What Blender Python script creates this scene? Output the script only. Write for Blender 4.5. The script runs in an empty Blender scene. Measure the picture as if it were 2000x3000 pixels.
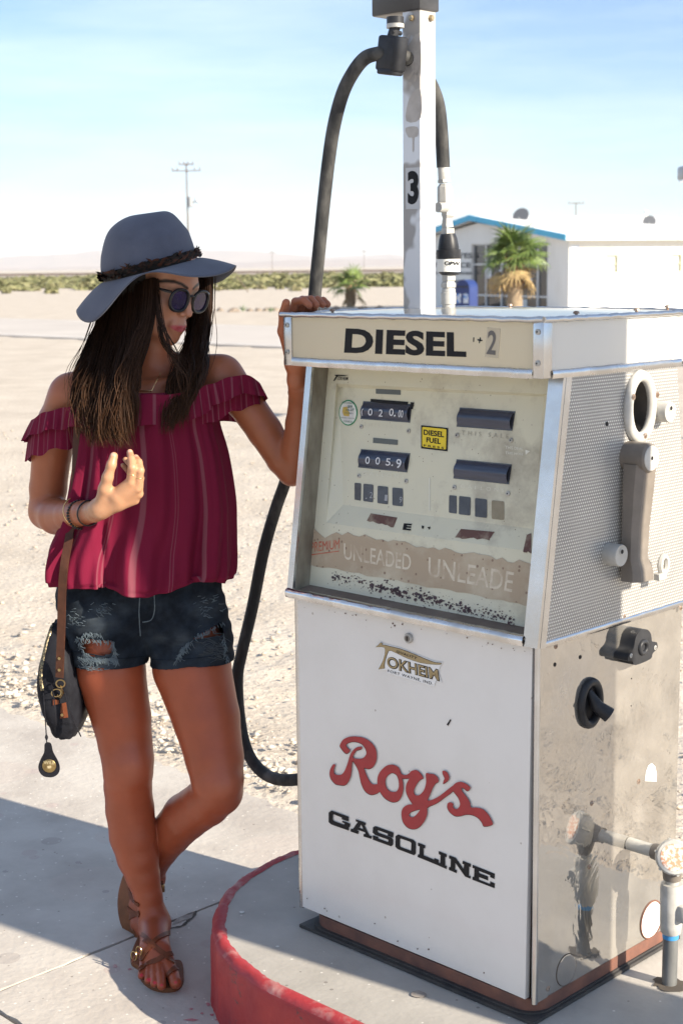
import bpy, bmesh, math, random
import numpy as np
from mathutils import Vector, Matrix
from mathutils.geometry import tessellate_polygon
R=math.radians
random.seed(7); np.random.seed(7)
scene=bpy.context.scene
COL=scene.collection
# ------------------------------------------------------------------ camera
FPX,PITCH,ROLL,PYAW=4407.255,0.1618,-0.0111,0.776
CH=1.6308; PX,PY=-0.0993,3.2091; W,D=0.6535,0.4953
cam=bpy.data.cameras.new('camera'); cam_o=bpy.data.objects.new('camera',cam); COL.objects.link(cam_o)
cam.sensor_fit='VERTICAL'; cam.sensor_height=36; cam.sensor_width=24; cam.lens=FPX/3000*36
cam.clip_start=.05; cam.clip_end=60000
_X=Vector((1,0,0)); _U=Vector((0,math.sin(PITCH),math.cos(PITCH))); _F=Vector((0,math.cos(PITCH),-math.sin(PITCH)))
_c,_s=math.cos(ROLL),math.sin(ROLL)
_r=_X*_c+_U*_s; _u=_X*-_s+_U*_c
cam_o.matrix_world=Matrix(((_r.x,_u.x,-_F.x,0),(_r.y,_u.y,-_F.y,0),(_r.z,_u.z,-_F.z,CH),(0,0,0,1)))
cam.dof.use_dof=True; cam.dof.focus_distance=3.3; cam.dof.aperture_fstop=8
scene.camera=cam_o
# ------------------------------------------------------------------ sky, sun, exposure
SAZ,SEL=R(-35.5),R(26)
TOSUN=Vector((math.cos(SAZ)*math.cos(SEL),math.sin(SAZ)*math.cos(SEL),math.sin(SEL)))
wd=bpy.data.worlds.new('World'); scene.world=wd; wd.use_nodes=True
nt=wd.node_tree; nt.nodes.clear()
out=nt.nodes.new('ShaderNodeOutputWorld'); bg=nt.nodes.new('ShaderNodeBackground'); sky=nt.nodes.new('ShaderNodeTexSky')
sky.sky_type='NISHITA'; sky.sun_disc=False; sky.sun_elevation=SEL; sky.sun_rotation=math.atan2(TOSUN.x,TOSUN.y)
sky.air_density=.8; sky.dust_density=.2; sky.ozone_density=4.5; sky.altitude=200
tc=nt.nodes.new('ShaderNodeTexCoord'); mp=nt.nodes.new('ShaderNodeMapping'); mp.inputs['Scale'].default_value=(1.2,1.2,9); mp.inputs['Rotation'].default_value=(0,R(14),R(20))
nz=nt.nodes.new('ShaderNodeTexNoise'); nz.inputs['Scale'].default_value=2.2; nz.inputs['Detail'].default_value=6; nz.inputs['Roughness'].default_value=.6
cr=nt.nodes.new('ShaderNodeValToRGB'); cr.color_ramp.elements[0].position=.36; cr.color_ramp.elements[0].color=(.05,.05,.05,1); cr.color_ramp.elements[1].position=.76; cr.color_ramp.elements[1].color=(.58,.58,.58,1)
mx=nt.nodes.new('ShaderNodeMixRGB'); mx.inputs['Color2'].default_value=(6.6,7.4,8.3,1)
nt.links.new(tc.outputs['Generated'],mp.inputs['Vector']); nt.links.new(mp.outputs[0],nz.inputs['Vector']); nt.links.new(nz.outputs['Fac'],cr.inputs[0])
nt.links.new(cr.outputs[0],mx.inputs['Fac']); nt.links.new(sky.outputs[0],mx.inputs['Color1']); nt.links.new(mx.outputs[0],bg.inputs['Color'])
bg.inputs['Strength'].default_value=.082; nt.links.new(bg.outputs[0],out.inputs[0])
sun=bpy.data.lights.new('sun','SUN'); sun.energy=5.0; sun.angle=R(.53); sun.color=(1,.895,.735)
sun_o=bpy.data.objects.new('sun',sun); COL.objects.link(sun_o); sun_o.rotation_euler=TOSUN.to_track_quat('Z','Y').to_euler(); sun_o.location=(6,-4,6)
scene.view_settings.view_transform='Standard'; scene.view_settings.look='None'; scene.view_settings.exposure=1.2; scene.view_settings.gamma=1
scene.cycles.max_bounces=6; scene.cycles.diffuse_bounces=3; scene.cycles.glossy_bounces=3; scene.cycles.transmission_bounces=4; scene.cycles.volume_bounces=0
# ------------------------------------------------------------------ measuring helpers (full-size photo pixels -> places in the world)
def ray(x,y):
    a,b=x-1000,y-1500
    X=(_c*a+_s*b)/FPX; Y=-(-_s*a+_c*b)/FPX
    return _X*X+_F+_U*Y
CP=Vector((0,0,CH))
def AZ(x,y,z=0.): r=ray(x,y); return CP+r*((z-CH)/r.z)
def AY(x,y,Y): r=ray(x,y); return CP+r*(Y/r.y)
def pxm(P): # metres per photo pixel at P
    return (Vector(P)-CP).dot(_F)/FPX
def proj_np(P):
    P=np.asarray(P,float)-np.array([0,0,CH]); cp,sp=math.cos(PITCH),math.sin(PITCH)
    d=P[:,1]*cp-P[:,2]*sp; up=P[:,1]*sp+P[:,2]*cp; X=P[:,0]/d*FPX; Y=-up/d*FPX
    return np.stack([1000+_c*X-_s*Y,1500+_s*X+_c*Y],1)
_cy,_sy=math.cos(PYAW),math.sin(PYAW)
def pw(u,v,z): return Vector((PX+u*_cy+v*_sy,PY-u*_sy+v*_cy,z))
def wp(P): dx,dy=P[0]-PX,P[1]-PY; return (dx*_cy-dy*_sy, dx*_sy+dy*_cy, P[2])
def hit(x,y,p0,n):
    r=ray(x,y); return CP+r*(n.dot(p0-CP)/n.dot(r))
NU=Vector((_cy,-_sy,0)); NV=Vector((_sy,_cy,0))
def FR(x,y,v=0.): return wp(hit(x,y,pw(0,v,0),NV))      # on a plane of constant v of the pump
def SD(x,y,u=W): return wp(hit(x,y,pw(u,0,0),NU))       # on a plane of constant u
# ------------------------------------------------------------------ mesh helpers
class MB:
    def __init__(s): s.v=[]; s.f=[]; s.m=[]
    def add(s,vs,fs,mi=0,M=None):
        o=len(s.v)
        if M is not None: vs=[M@Vector(p) for p in vs]
        s.v+= [tuple(p) for p in vs]; s.f+=[tuple(i+o for i in f) for f in fs]; s.m+=[mi]*len(fs); return s
    def box(s,a,b,mi=0,bev=0,M=None,seg=2):
        a,b=Vector(a),Vector(b)
        bm=bmesh.new(); bmesh.ops.create_cube(bm,size=1)
        for v in bm.verts: v.co=Vector([a[i] if v.co[i]<0 else b[i] for i in range(3)])
        if bev: bmesh.ops.bevel(bm,geom=bm.edges[:],offset=bev,segments=seg,affect='EDGES',profile=.5)
        bm.verts.index_update(); s.add([v.co.copy() for v in bm.verts],[[v.index for v in f.verts] for f in bm.faces],mi,M); bm.free(); return s
    def tube(s,pts,rad,n=10,mi=0,caps=True,up=None,flat=1.0,M=None):
        pts=[Vector(p) for p in pts]; k=len(pts)
        if not hasattr(rad,'__len__'): rad=[rad]*k
        vs=[];fs=[]; t0=None; nx=None
        for i,p in enumerate(pts):
            t=(pts[min(i+1,k-1)]-pts[max(i-1,0)]).normalized()
            if nx is None:
                a=Vector(up) if up is not None else (Vector((0,0,1)) if abs(t.z)<.9 else Vector((1,0,0)))
                nx=t.cross(a).normalized()
            else:
                nx=(nx-t*nx.dot(t)).normalized()
            ny=t.cross(nx)
            for j in range(n):
                q=2*math.pi*j/n; vs.append(p+nx*(math.cos(q)*rad[i])+ny*(math.sin(q)*rad[i]*flat))
        for i in range(k-1):
            for j in range(n): fs.append((i*n+j,i*n+(j+1)%n,(i+1)*n+(j+1)%n,(i+1)*n+j))
        if caps: fs.append(tuple(range(n-1,-1,-1))); fs.append(tuple((k-1)*n+j for j in range(n)))
        return s.add(vs,fs,mi,M)
    def cyl(s,a,b,r,r2=None,n=16,mi=0,M=None): return s.tube([a,b],[r,r if r2 is None else r2],n,mi,M=M)
    def lathe(s,prof,o,ax,n=20,mi=0,M=None):   # prof: (distance along ax, radius)
        o=Vector(o); ax=Vector(ax).normalized()
        return s.tube2([o+ax*d for d,r in prof],[r for d,r in prof],ax,n,mi,M)
    def tube2(s,pts,rad,ax,n,mi=0,M=None):
        a=Vector((0,0,1)) if abs(ax.z)<.9 else Vector((1,0,0)); nx=ax.cross(a).normalized(); ny=ax.cross(nx); vs=[];fs=[];k=len(pts)
        for p,r in zip(pts,rad):
            for j in range(n):
                q=2*math.pi*j/n; vs.append(p+nx*(math.cos(q)*r)+ny*(math.sin(q)*r))
        for i in range(k-1):
            for j in range(n): fs.append((i*n+j,i*n+(j+1)%n,(i+1)*n+(j+1)%n,(i+1)*n+j))
        fs.append(tuple(range(n-1,-1,-1))); fs.append(tuple((k-1)*n+j for j in range(n)))
        return s.add(vs,fs,mi,M)
    def ring(s,o,ax,rx,ry,w,h,n=28,mi=0,upv=(0,0,1),prof=6):  # oval torus-like bezel: centre line radii rx,ry, width w, height h
        o=Vector(o); ax=Vector(ax).normalized(); b=Vector(upv); a=b.cross(ax).normalized(); vs=[];fs=[]
        for i in range(n):
            q=2*math.pi*i/n; c=Vector((math.cos(q),math.sin(q),0)); 
            for j in range(prof):
                t=2*math.pi*j/prof; k=math.cos(t)*w*.5
                vs.append(o+a*(c.x*(rx+k))+b*(c.y*(ry+k))+ax*(math.sin(t)*h))
        for i in range(n):
            for j in range(prof): fs.append((i*prof+j,((i+1)%n)*prof+j,((i+1)%n)*prof+(j+1)%prof,i*prof+(j+1)%prof))
        return s.add(vs,fs,mi)
    def poly(s,loops,to3,th,mi=0):  # flat outline(s) with holes, extruded by th; to3(x,y,h) -> point
        L=[[Vector((p[0],p[1],0)) for p in l] for l in loops]
        tri=tessellate_polygon(L); flat=[p for l in L for p in l]; n=len(flat)
        vs=[to3(p.x,p.y,th) for p in flat]+[to3(p.x,p.y,0) for p in flat]
        fs=[tuple(t) for t in tri]+[tuple(i+n for i in reversed(t)) for t in tri]; o=0
        for l in L:
            m=len(l)
            for i in range(m): fs.append((o+i,o+(i+1)%m,n+o+(i+1)%m,n+o+i))
            o+=m
        return s.add(vs,fs,mi)
    def build(s,name,mats,parent=None,smooth=None,loc=None,kind=None,fixn=False):
        me=bpy.data.meshes.new(name); me.from_pydata(s.v,[],s.f)
        if not isinstance(mats,(list,tuple)): mats=[mats]
        for m in mats: me.materials.append(m)
        if len(mats)>1: me.polygons.foreach_set('material_index',s.m)
        if fixn:
            bm=bmesh.new(); bm.from_mesh(me); bmesh.ops.recalc_face_normals(bm,faces=bm.faces[:]); bm.to_mesh(me); bm.free()
        me.update()
        if smooth:
            me.polygons.foreach_set('use_smooth',[True]*len(me.polygons)); me.set_sharp_from_angle(angle=R(smooth))
        return link(name,me,parent,loc,kind)
def link(name,me,parent=None,loc=None,kind=None):
    o=bpy.data.objects.new(name,me); COL.objects.link(o)
    if parent: o.parent=parent
    if loc is not None: o.location=loc
    if kind: o['kind']=kind
    return o
def empty(name,loc,rz=0,label=None,cat=None,group=None):
    o=bpy.data.objects.new(name,None); COL.objects.link(o); o.location=loc; o.rotation_euler=(0,0,rz); o.empty_display_size=.1
    return tag(o,label,cat,group)
def tag(o,label=None,cat=None,group=None):
    if label:o['label']=label
    if cat:o['category']=cat
    if group:o['group']=group
    return o
def np_mesh(name,V,Fq,mat,parent=None,smooth=True,kind=None,sharp=None):
    V=np.asarray(V,np.float32); Fq=np.asarray(Fq,np.int32); k=Fq.shape[1]; me=bpy.data.meshes.new(name)
    me.vertices.add(len(V)); me.vertices.foreach_set('co',V.ravel()); me.loops.add(Fq.size); me.loops.foreach_set('vertex_index',Fq.ravel())
    me.polygons.add(len(Fq)); me.polygons.foreach_set('loop_start',np.arange(0,Fq.size,k,dtype=np.int32))
    me.update(calc_edges=True)
    if smooth: me.polygons.foreach_set('use_smooth',np.ones(len(Fq),bool))
    if sharp: me.set_sharp_from_angle(angle=R(sharp))
    if mat: me.materials.append(mat)
    return link(name,me,parent,None,kind)
def crom(P,n=6,closed=False):   # smooth curve through points of any dimension
    P=np.array([list(p) for p in P],float); k=len(P); outp=[]
    rng=range(k) if closed else range(k-1)
    for i in rng:
        if closed: a,b,c,d=P[i-1],P[i],P[(i+1)%k],P[(i+2)%k]
        else: a,b,c,d=P[max(i-1,0)],P[i],P[i+1],P[min(i+2,k-1)]
        for j in range(n):
            t=j/n; outp.append(.5*((2*b)+(c-a)*t+(2*a-5*b+4*c-d)*t*t+(3*b-a-3*c+d)*t**3))
    if not closed: outp.append(P[-1])
    return np.array(outp)
def text_tris(body,offset=0.,spacing=1.):
    cu=bpy.data.curves.new('lettering_curve','FONT'); cu.body=body; cu.offset=offset; cu.space_character=spacing; cu.resolution_u=4
    o=bpy.data.objects.new('lettering_curve',cu); COL.objects.link(o)
    dg=bpy.context.evaluated_depsgraph_get(); me=o.evaluated_get(dg).to_mesh()
    V=np.array([v.co[:] for v in me.vertices])[:,:2]; Fc=[tuple(p.vertices) for p in me.polygons]
    bpy.data.objects.remove(o); bpy.data.curves.remove(cu)
    lo,hi=V.min(0),V.max(0); return (V-lo)/(hi-lo),Fc
def text_on(mb,body,quad,to3,h,mi=0,offset=0.,spacing=1.):  # quad: TL,TR,BR,BL in photo pixels, to3(x,y,h)->point
    V,Fc=text_tris(body,offset,spacing); q=[np.array(c,float) for c in quad]; vs=[]
    for s_,t_ in V:
        p=(q[3]*(1-s_)+q[2]*s_)*(1-t_)+(q[0]*(1-s_)+q[1]*s_)*t_; vs.append(to3(p[0],p[1],h))
    mb.add(vs,Fc,mi)
# ------------------------------------------------------------------ materials
def N(t,ty,**kw):
    n=t.nodes.new(ty)
    for k,v in kw.items():
        if k in n.inputs: n.inputs[k].default_value=v
        else: setattr(n,k,v)
    return n
def mat(name,col,rough=.5,metal=0.,col2=None,scale=6.,lo=.35,hi=.65,bump=0.,bscale=60.,detail=5.,spec=.5,coat=0.,sss=0.,sssr=(.02,.008,.004),trans=0.,stretch=(1,1,1),rough2=None,sheen=0.):
    m=bpy.data.materials.new(name); m.use_nodes=True; t=m.node_tree; b=t.nodes['Principled BSDF']; L=t.links.new
    c4=lambda c:(c[0],c[1],c[2],1)
    b.inputs['Base Color'].default_value=c4(col); b.inputs['Roughness'].default_value=rough; b.inputs['Metallic'].default_value=metal
    b.inputs['Specular IOR Level'].default_value=spec; b.inputs['Coat Weight'].default_value=coat; b.inputs['Coat Roughness'].default_value=.08
    b.inputs['Sheen Weight'].default_value=sheen
    if sss: b.inputs['Subsurface Weight'].default_value=sss; b.inputs['Subsurface Radius'].default_value=sssr; b.inputs['Subsurface Scale'].default_value=1.
    if trans: b.inputs['Transmission Weight'].default_value=trans
    tcn=N(t,'ShaderNodeTexCoord'); mpn=N(t,'ShaderNodeMapping'); mpn.inputs['Scale'].default_value=stretch; L(tcn.outputs['Object'],mpn.inputs['Vector'])
    if col2 is not None:
        nn=N(t,'ShaderNodeTexNoise',Scale=scale,Detail=detail,Roughness=.62); L(mpn.outputs[0],nn.inputs['Vector'])
        rr=N(t,'ShaderNodeMapRange'); rr.inputs[1].default_value=lo; rr.inputs[2].default_value=hi; L(nn.outputs['Fac'],rr.inputs[0])
        mm=N(t,'ShaderNodeMixRGB'); mm.inputs['Color1'].default_value=c4(col); mm.inputs['Color2'].default_value=c4(col2); L(rr.outputs[0],mm.inputs['Fac']); L(mm.outputs[0],b.inputs['Base Color'])
        if rough2 is not None:
            r2=N(t,'ShaderNodeMapRange'); r2.inputs[3].default_value=rough; r2.inputs[4].default_value=rough2; L(rr.outputs[0],r2.inputs[0]); L(r2.outputs[0],b.inputs['Roughness'])
    if bump:
        n2=N(t,'ShaderNodeTexNoise',Scale=bscale,Detail=4.); L(mpn.outputs[0],n2.inputs['Vector'])
        bb=N(t,'ShaderNodeBump',Strength=1.,Distance=bump); L(n2.outputs['Fac'],bb.inputs['Height']); L(bb.outputs[0],b.inputs['Normal'])
    return m
def nodes(m): return m.node_tree,m.node_tree.nodes['Principled BSDF'],m.node_tree.links.new
# ================================================================== SETTING
m_conc=mat('concrete',(.50,.46,.41),.85,col2=(.385,.345,.305),scale=2.6,lo=.42,hi=.64,bump=.0022,bscale=48,detail=9)
def add_specks(m,scale,thr,col,fac=.8,warp=None):
    t,b,L=nodes(m); src=b.inputs['Base Color'].links[0].from_socket
    tcn=N(t,'ShaderNodeTexCoord'); v=N(t,'ShaderNodeTexVoronoi',Scale=scale); L(tcn.outputs['Object'],v.inputs['Vector'])
    n=N(t,'ShaderNodeTexNoise',Scale=scale*.23,Detail=3.); L(tcn.outputs['Object'],n.inputs['Vector'])
    a=N(t,'ShaderNodeMath',operation='MULTIPLY'); L(n.outputs['Fac'],a.inputs[0]); a.inputs[1].default_value=thr
    l=N(t,'ShaderNodeMath',operation='LESS_THAN'); L(v.outputs['Distance'],l.inputs[0]); L(a.outputs[0],l.inputs[1])
    f=N(t,'ShaderNodeMath',operation='MULTIPLY'); L(l.outputs[0],f.inputs[0]); f.inputs[1].default_value=fac
    mm=N(t,'ShaderNodeMixRGB'); mm.inputs['Color2'].default_value=(*col,1); L(f.outputs[0],mm.inputs['Fac']); L(src,mm.inputs['Color1']); L(mm.outputs[0],b.inputs['Base Color'])
add_specks(m_conc,38,.22,(.74,.70,.63),.7); add_specks(m_conc,23,.13,(.14,.11,.09),.6); add_specks(m_conc,5.2,.24,(.40,.30,.28),.35); add_specks(m_conc,2.1,.5,(.47,.40,.35),.3); add_specks(m_conc,3.3,.22,(.27,.23,.21),.4); add_specks(m_conc,7.7,.15,(.24,.2,.2),.45)
m_islconc=mat('island_concrete',(.42,.395,.36),.8,col2=(.33,.31,.28),scale=4,bump=.001,bscale=80); add_specks(m_islconc,30,.16,(.66,.64,.6),.7); add_specks(m_islconc,17,.12,(.13,.11,.1),.6)
m_gravel=mat('gravel_sand',(.54,.475,.395),.95,col2=(.43,.37,.30),scale=1.3,lo=.35,hi=.68,bump=.011,bscale=30,detail=11)
add_specks(m_gravel,34,.40,(.32,.27,.22),.65); add_specks(m_gravel,21,.34,(.72,.66,.57),.7); add_specks(m_gravel,60,.42,(.30,.25,.2),.6)
m_pebble=mat('pebble',(.56,.48,.38),.9,col2=(.30,.25,.21),scale=3.5,lo=.35,hi=.66)
m_asph=mat('old_asphalt',(.52,.475,.43),.9,col2=(.45,.41,.37),scale=.35,bump=.003,bscale=30)
m_line=mat('road_paint',(.74,.72,.68),.7,col2=(.5,.47,.43),scale=2.5,lo=.45,hi=.75)
m_crack=mat('crack_dirt',(.075,.062,.05),1.)
m_red=mat('red_kerb_paint',(.36,.022,.022),.5,col2=(.25,.014,.02),scale=7,bump=.0035,bscale=24,rough2=.7,detail=8)
def worn_red(m):  # chipped paint: bare dark steel and primer through the red
    t,b,L=nodes(m); src=b.inputs['Base Color'].links[0].from_socket; tcn=N(t,'ShaderNodeTexCoord')
    n=N(t,'ShaderNodeTexNoise',Scale=6.,Detail=8.,Roughness=.72); mpn=N(t,'ShaderNodeMapping'); mpn.inputs['Scale'].default_value=(1,1,1.7); L(tcn.outputs['Object'],mpn.inputs['Vector']); L(mpn.outputs[0],n.inputs['Vector'])
    r=N(t,'ShaderNodeMapRange'); r.inputs[1].default_value=.585; r.inputs[2].default_value=.64; L(n.outputs['Fac'],r.inputs[0])
    mm=N(t,'ShaderNodeMixRGB'); mm.inputs['Color2'].default_value=(.05,.035,.035,1); L(r.outputs[0],mm.inputs['Fac']); L(src,mm.inputs['Color1']); L(mm.outputs[0],b.inputs['Base Color'])
worn_red(m_red)
m_redtop=mat('worn_red_edge',(.34,.03,.035),.6,col2=(.42,.22,.20),scale=16,lo=.52,hi=.72,bump=.0012,bscale=70)
PROT=-PYAW
def pump_frame(name,kind='structure'):
    o=bpy.data.objects.new(name,None); return o
# apron of concrete slabs, laid square to the pump island
mb=MB(); mb.box((-6.6,-3.6,-.2),(5.6,.72,-.03)); apron=mb.build('apron',m_crack,loc=(PX,PY,0),kind='structure'); apron.rotation_euler=(0,0,PROT)
us=[-6.5,-3.5,-.51,2.6,5.5]; vs_=[-3.5,-.53,.80]; g=.006
for i in range(4):
    for j in range(2):
        u0,u1,v0,v1=us[i]+g,us[i+1]-g,vs_[j]+g,vs_[j+1]-g
        n=90; rnd=random.Random(i*7+j); loop=[]
        for k in range(n): loop.append((u0+(u1-u0)*k/n,v0+rnd.uniform(-.0025,.0025)))
        for k in range(n//2): loop.append((u1+rnd.uniform(-.002,.002),v0+(v1-v0)*k/(n//2)))
        amp=.03 if j==1 else .002
        for k in range(n): loop.append((u1+(u0-u1)*k/n,v1+(math.sin(k*.31+i)+.7*math.sin(k*.83+2*i)+.5*math.sin(k*1.9)+rnd.uniform(-.35,.35))*amp*.5))
        for k in range(n//2): loop.append((u0+rnd.uniform(-.002,.002),v1+(v0-v1)*k/(n//2)))
        s=MB(); s.poly([loop],lambda x,y,h:(x,y,h-.06),.06+(.0015*((i+j)%2)))
        s.build('slab',m_conc,apron)
# open crack beside the joint
def ground_strip(name,pts,w,mt,parent,z=.003):
    P=[Vector(wp(AZ(x,y,0))) for x,y in pts]; s=MB(); L_=[];R_=[]
    for i,p in enumerate(P):
        t=(P[min(i+1,len(P)-1)]-P[max(i-1,0)]); t.z=0; t.normalize(); nrm=Vector((-t.y,t.x,0)); ww=w*random.uniform(.5,1.3)*(.35 if i in(0,len(P)-1) else 1)
        L_.append((p.x+nrm.x*ww,p.y+nrm.y*ww)); R_.append((p.x-nrm.x*ww,p.y-nrm.y*ww))
    k=len(P); s.add([(a,b,z) for a,b in L_]+[(a,b,z) for a,b in R_],[(i,i+1,k+i+1,k+i) for i in range(k-1)]); return s.build(name,mt,parent)
ground_strip('crack',crom([(455,2742),(478,2732),(505,2722),(535,2715),(552,2700),(566,2690),(575,2672)],5),.004,m_crack,apron,.0035)
m_stain=mat('dark_stain',(.20,.17,.155),.9,col2=(.34,.3,.26),scale=30)
for pts in ([(505,2712),(525,2690),(560,2682),(575,2676),(560,2692),(535,2700)],):
    s=MB(); s.poly([[wp(AZ(*p))[:2] for p in crom(pts,4,True)]],lambda x,y,h:(x,y,.0025+h),.0003); s.build('stain',m_stain,apron)
m_splash=mat('red_paint_splash',(.40,.09,.12),.7,col2=(.5,.36,.33),scale=40,lo=.4,hi=.7)
for cx,cy,rx,ry in ((655,2968,20,8),(560,2990,22,4),(620,2975,9,4),(640,2990,12,3),(592,2972,7,3),(560,2958,6,3),(425,2828,6,5),(338,2832,9,5),(380,2842,6,3),(610,2945,7,5)):
    rnd=random.Random(cx); a=[(cx+rx*math.cos(q/9*6.283)*rnd.uniform(.5,1.2),cy+ry*math.sin(q/9*6.283)*rnd.uniform(.5,1.2)) for q in range(9)]
    s=MB(); s.poly([[wp(AZ(*p))[:2] for p in crom(a,3,True)]],lambda x,y,h:(x,y,.0022+h),.0004); s.build('paint_splash',m_splash,apron)
# fuel island: rounded end, red kerb
ZI=.167; IR=.52; IU,IV=.19,.25
def isl(r,n=170):
    L=[(IU+r*math.cos(q),IV+r*math.sin(q)) for q in [math.pi/2+math.pi*k/n for k in range(n+1)]]
    return L+[(3.2,IV-r),(3.2,IV+r)]
s=MB(); s.poly([isl(IR-.028)],lambda x,y,h:(x,y,h),ZI-.0015)
island=s.build('fuel_island',m_islconc,loc=(PX,PY,0),kind='structure'); island.rotation_euler=(0,0,PROT)
prof=[(IR+.004,0.),(IR+.002,.02),(IR+.001,.06),(IR,.11),(IR-.001,.148),(IR-.004,.158),(IR-.010,.166),(IR-.018,.1695),(IR-.027,.1692),(IR-.034,.1665)]
path=[isl(r) for r,z in prof]; k=len(path[0]); V=[];Fc=[];mi=[]
rnd=random.Random(3)
for i,(r,z) in enumerate(prof):
    for j,(x,y) in enumerate(path[i]):
        wob=math.sin(j*.21)*.0012+math.sin(j*.63+i*.4)*.0009+rnd.uniform(-.0007,.0007); inr=(rnd.uniform(-.005,.004) if i==9 else 0); V.append((x+wob+inr*(1 if j<40 else -.3),y+wob+inr*.6,z+(rnd.uniform(-.0011,.0011) if 3<i<9 else 0)))
for i in range(len(prof)-1):
    for j in range(k-1): Fc.append((i*k+j,i*k+j+1,(i+1)*k+j+1,(i+1)*k+j)); mi.append(1 if i>=5 else 0)
kb=MB(); kb.v=V; kb.f=Fc; kb.m=mi; kb.build('kerb',[m_red,m_redtop],island,smooth=50,fixn=True)
for cx,cy,r in ((709,2673,8),(1224,2914,22),(905,2721,8),(813,2774,5)):
    a=[(cx+r*math.cos(q/8*6.283)*random.uniform(.7,1.2),cy+.45*r*math.sin(q/8*6.283)*random.uniform(.7,1.2)) for q in range(8)]
    s=MB(); s.poly([[wp(AZ(*p,ZI))[:2] for p in crom(a,3,True)]],lambda x,y,h:(x,y,ZI+.0006+h),.0006); s.build('stain',m_stain if r>10 else mat('gum_spot',(.62,.6,.56),.8),island)
# ground sheet
def graded(lo,hi,c,fine,grow):
    a=[c];st=fine
    while a[-1]<hi: a.append(a[-1]+st); st=min(st*grow,3000)
    b=[c];st=fine
    while b[-1]>lo: b.append(b[-1]-st); st=min(st*grow,3000)
    return np.array(sorted(set(b[1:]+a)))
gx=graded(-22000,22000,-.6,.028,1.035); gy=graded(-9000,22000,5.2,.03,1.03)
XX,YY=np.meshgrid(gx,gy,indexing='ij')
def vnoise(x,y,s,seed):
    rs=np.random.RandomState(seed); T=rs.rand(64,64); x=x/s; y=y/s; i=np.floor(x).astype(int); j=np.floor(y).astype(int); fx=x-i; fy=y-j; fx=fx*fx*(3-2*fx); fy=fy*fy*(3-2*fy)
    g=lambda a,b:T[a%64,b%64]
    return (g(i,j)*(1-fx)+g(i+1,j)*fx)*(1-fy)+(g(i,j+1)*(1-fx)+g(i+1,j+1)*fx)*fy-.5
UU=(XX-PX)*_cy-(YY-PY)*_sy; VV=(XX-PX)*_sy+(YY-PY)*_cy
dist=np.hypot(XX,YY); near=np.clip(1-dist/40,0,1)
ZZ=-.012+near*(vnoise(XX,YY,.07,1)*.016+vnoise(XX,YY,.2,2)*.02+vnoise(XX,YY,.9,3)*.03)
ZZ+=np.exp(-((VV-.98)/.2)**2)*(.012+vnoise(XX,YY,.3,4)*.02)*near
lip_=(VV<.88)&(VV>-3.8)&(UU<5.8)&(UU>-6.8); ZZ=np.where(lip_,np.minimum(ZZ,-.006),ZZ); inside=(VV<.70)&(VV>-3.7)&(UU<5.7)&(UU>-6.7)
ZZ=np.where(inside,np.minimum(ZZ,-.06)-.2,ZZ); roadm=np.clip(1-np.abs(VV-22.9)/5.5,0,1); ZZ=ZZ-.02*(roadm>.3)
ZZ=np.where((dist>30)&(roadm<=0),ZZ+vnoise(XX,YY,14,8)*.25*np.clip((dist-60)/60,0,1),ZZ)
a,b=XX.shape; idx=np.arange(a*b).reshape(a,b)
Fq=np.stack([idx[:-1,:-1],idx[1:,:-1],idx[1:,1:],idx[:-1,1:]],-1).reshape(-1,4)
np_mesh('ground',np.stack([XX,YY,ZZ],-1).reshape(-1,3),Fq,m_gravel,kind='structure')
# loose stones in the gravel
def stones(name,n,rs,place,size,mt,zlift=.2):
    base=np.array([[1,0,0],[-1,0,0],[0,1,0],[0,-1,0],[0,0,1],[0,0,-.6],[.6,.6,.5],[-.6,.6,.45],[-.6,-.6,.5],[.6,-.6,.45]],float)
    f=np.array([[4,6,7],[4,7,8],[4,8,9],[4,9,6],[6,0,2],[6,2,7],[7,2,1],[7,1,8],[8,1,3],[8,3,9],[9,3,0],[9,0,6],[5,2,0],[5,1,2],[5,3,1],[5,0,3]])
    P=place(rs,n); n=len(P); sz=size(rs,n)
    V=base[None]*rs.uniform(.6,1.3,(n,10,1))*sz[:,None,None]*rs.uniform(.6,1.3,(n,1,3))*np.array([1,1,.65]); an=rs.uniform(0,6.28,n); c,s=np.cos(an)[:,None],np.sin(an)[:,None]
    V=np.stack([V[...,0]*c-V[...,1]*s,V[...,0]*s+V[...,1]*c,V[...,2]],-1)+P[:,None,:]; V[...,2]+=sz[:,None]*zlift
    Fc=(f[None]+(np.arange(n)*10)[:,None,None]).reshape(-1,3)
    return np_mesh(name,V.reshape(-1,3),Fc,mt,smooth=False,kind='stuff')
def pl(rs,n):
    d=3.6*np.exp(rs.rand(n*2)*1.5); ang=rs.uniform(-.27,.55,n*2); x=d*np.sin(ang); y=d*np.cos(ang); v=(x-PX)*_sy+(y-PY)*_cy; k=v>.84
    return np.stack([x[k],y[k],np.full(k.sum(),-.008)],1)[:n]
st=stones('loose_stones',13000,np.random.RandomState(5),pl,lambda rs,n:.0028*np.exp(rs.rand(n)**3*1.9),m_pebble); tag(st,'loose pale stones strewn over the sandy lot','stones')
def pl2(rs,n):
    u=rs.uniform(-3.5,4,n); v=.86+np.abs(rs.normal(0,.2,n))*np.where(u>.6,4,1); return np.stack([PX+u*_cy+v*_sy,PY-u*_sy+v*_cy,np.full(n,.008)],1)
st=stones('rubble',4200,np.random.RandomState(6),pl2,lambda rs,n:.0035*np.exp(rs.rand(n)**2.5*1.9),mat('rubble',(.62,.56,.48),.95,col2=(.45,.39,.32),scale=5)); tag(st,'crumbled concrete and soil heaped along the slab edge','rubble')
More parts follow.
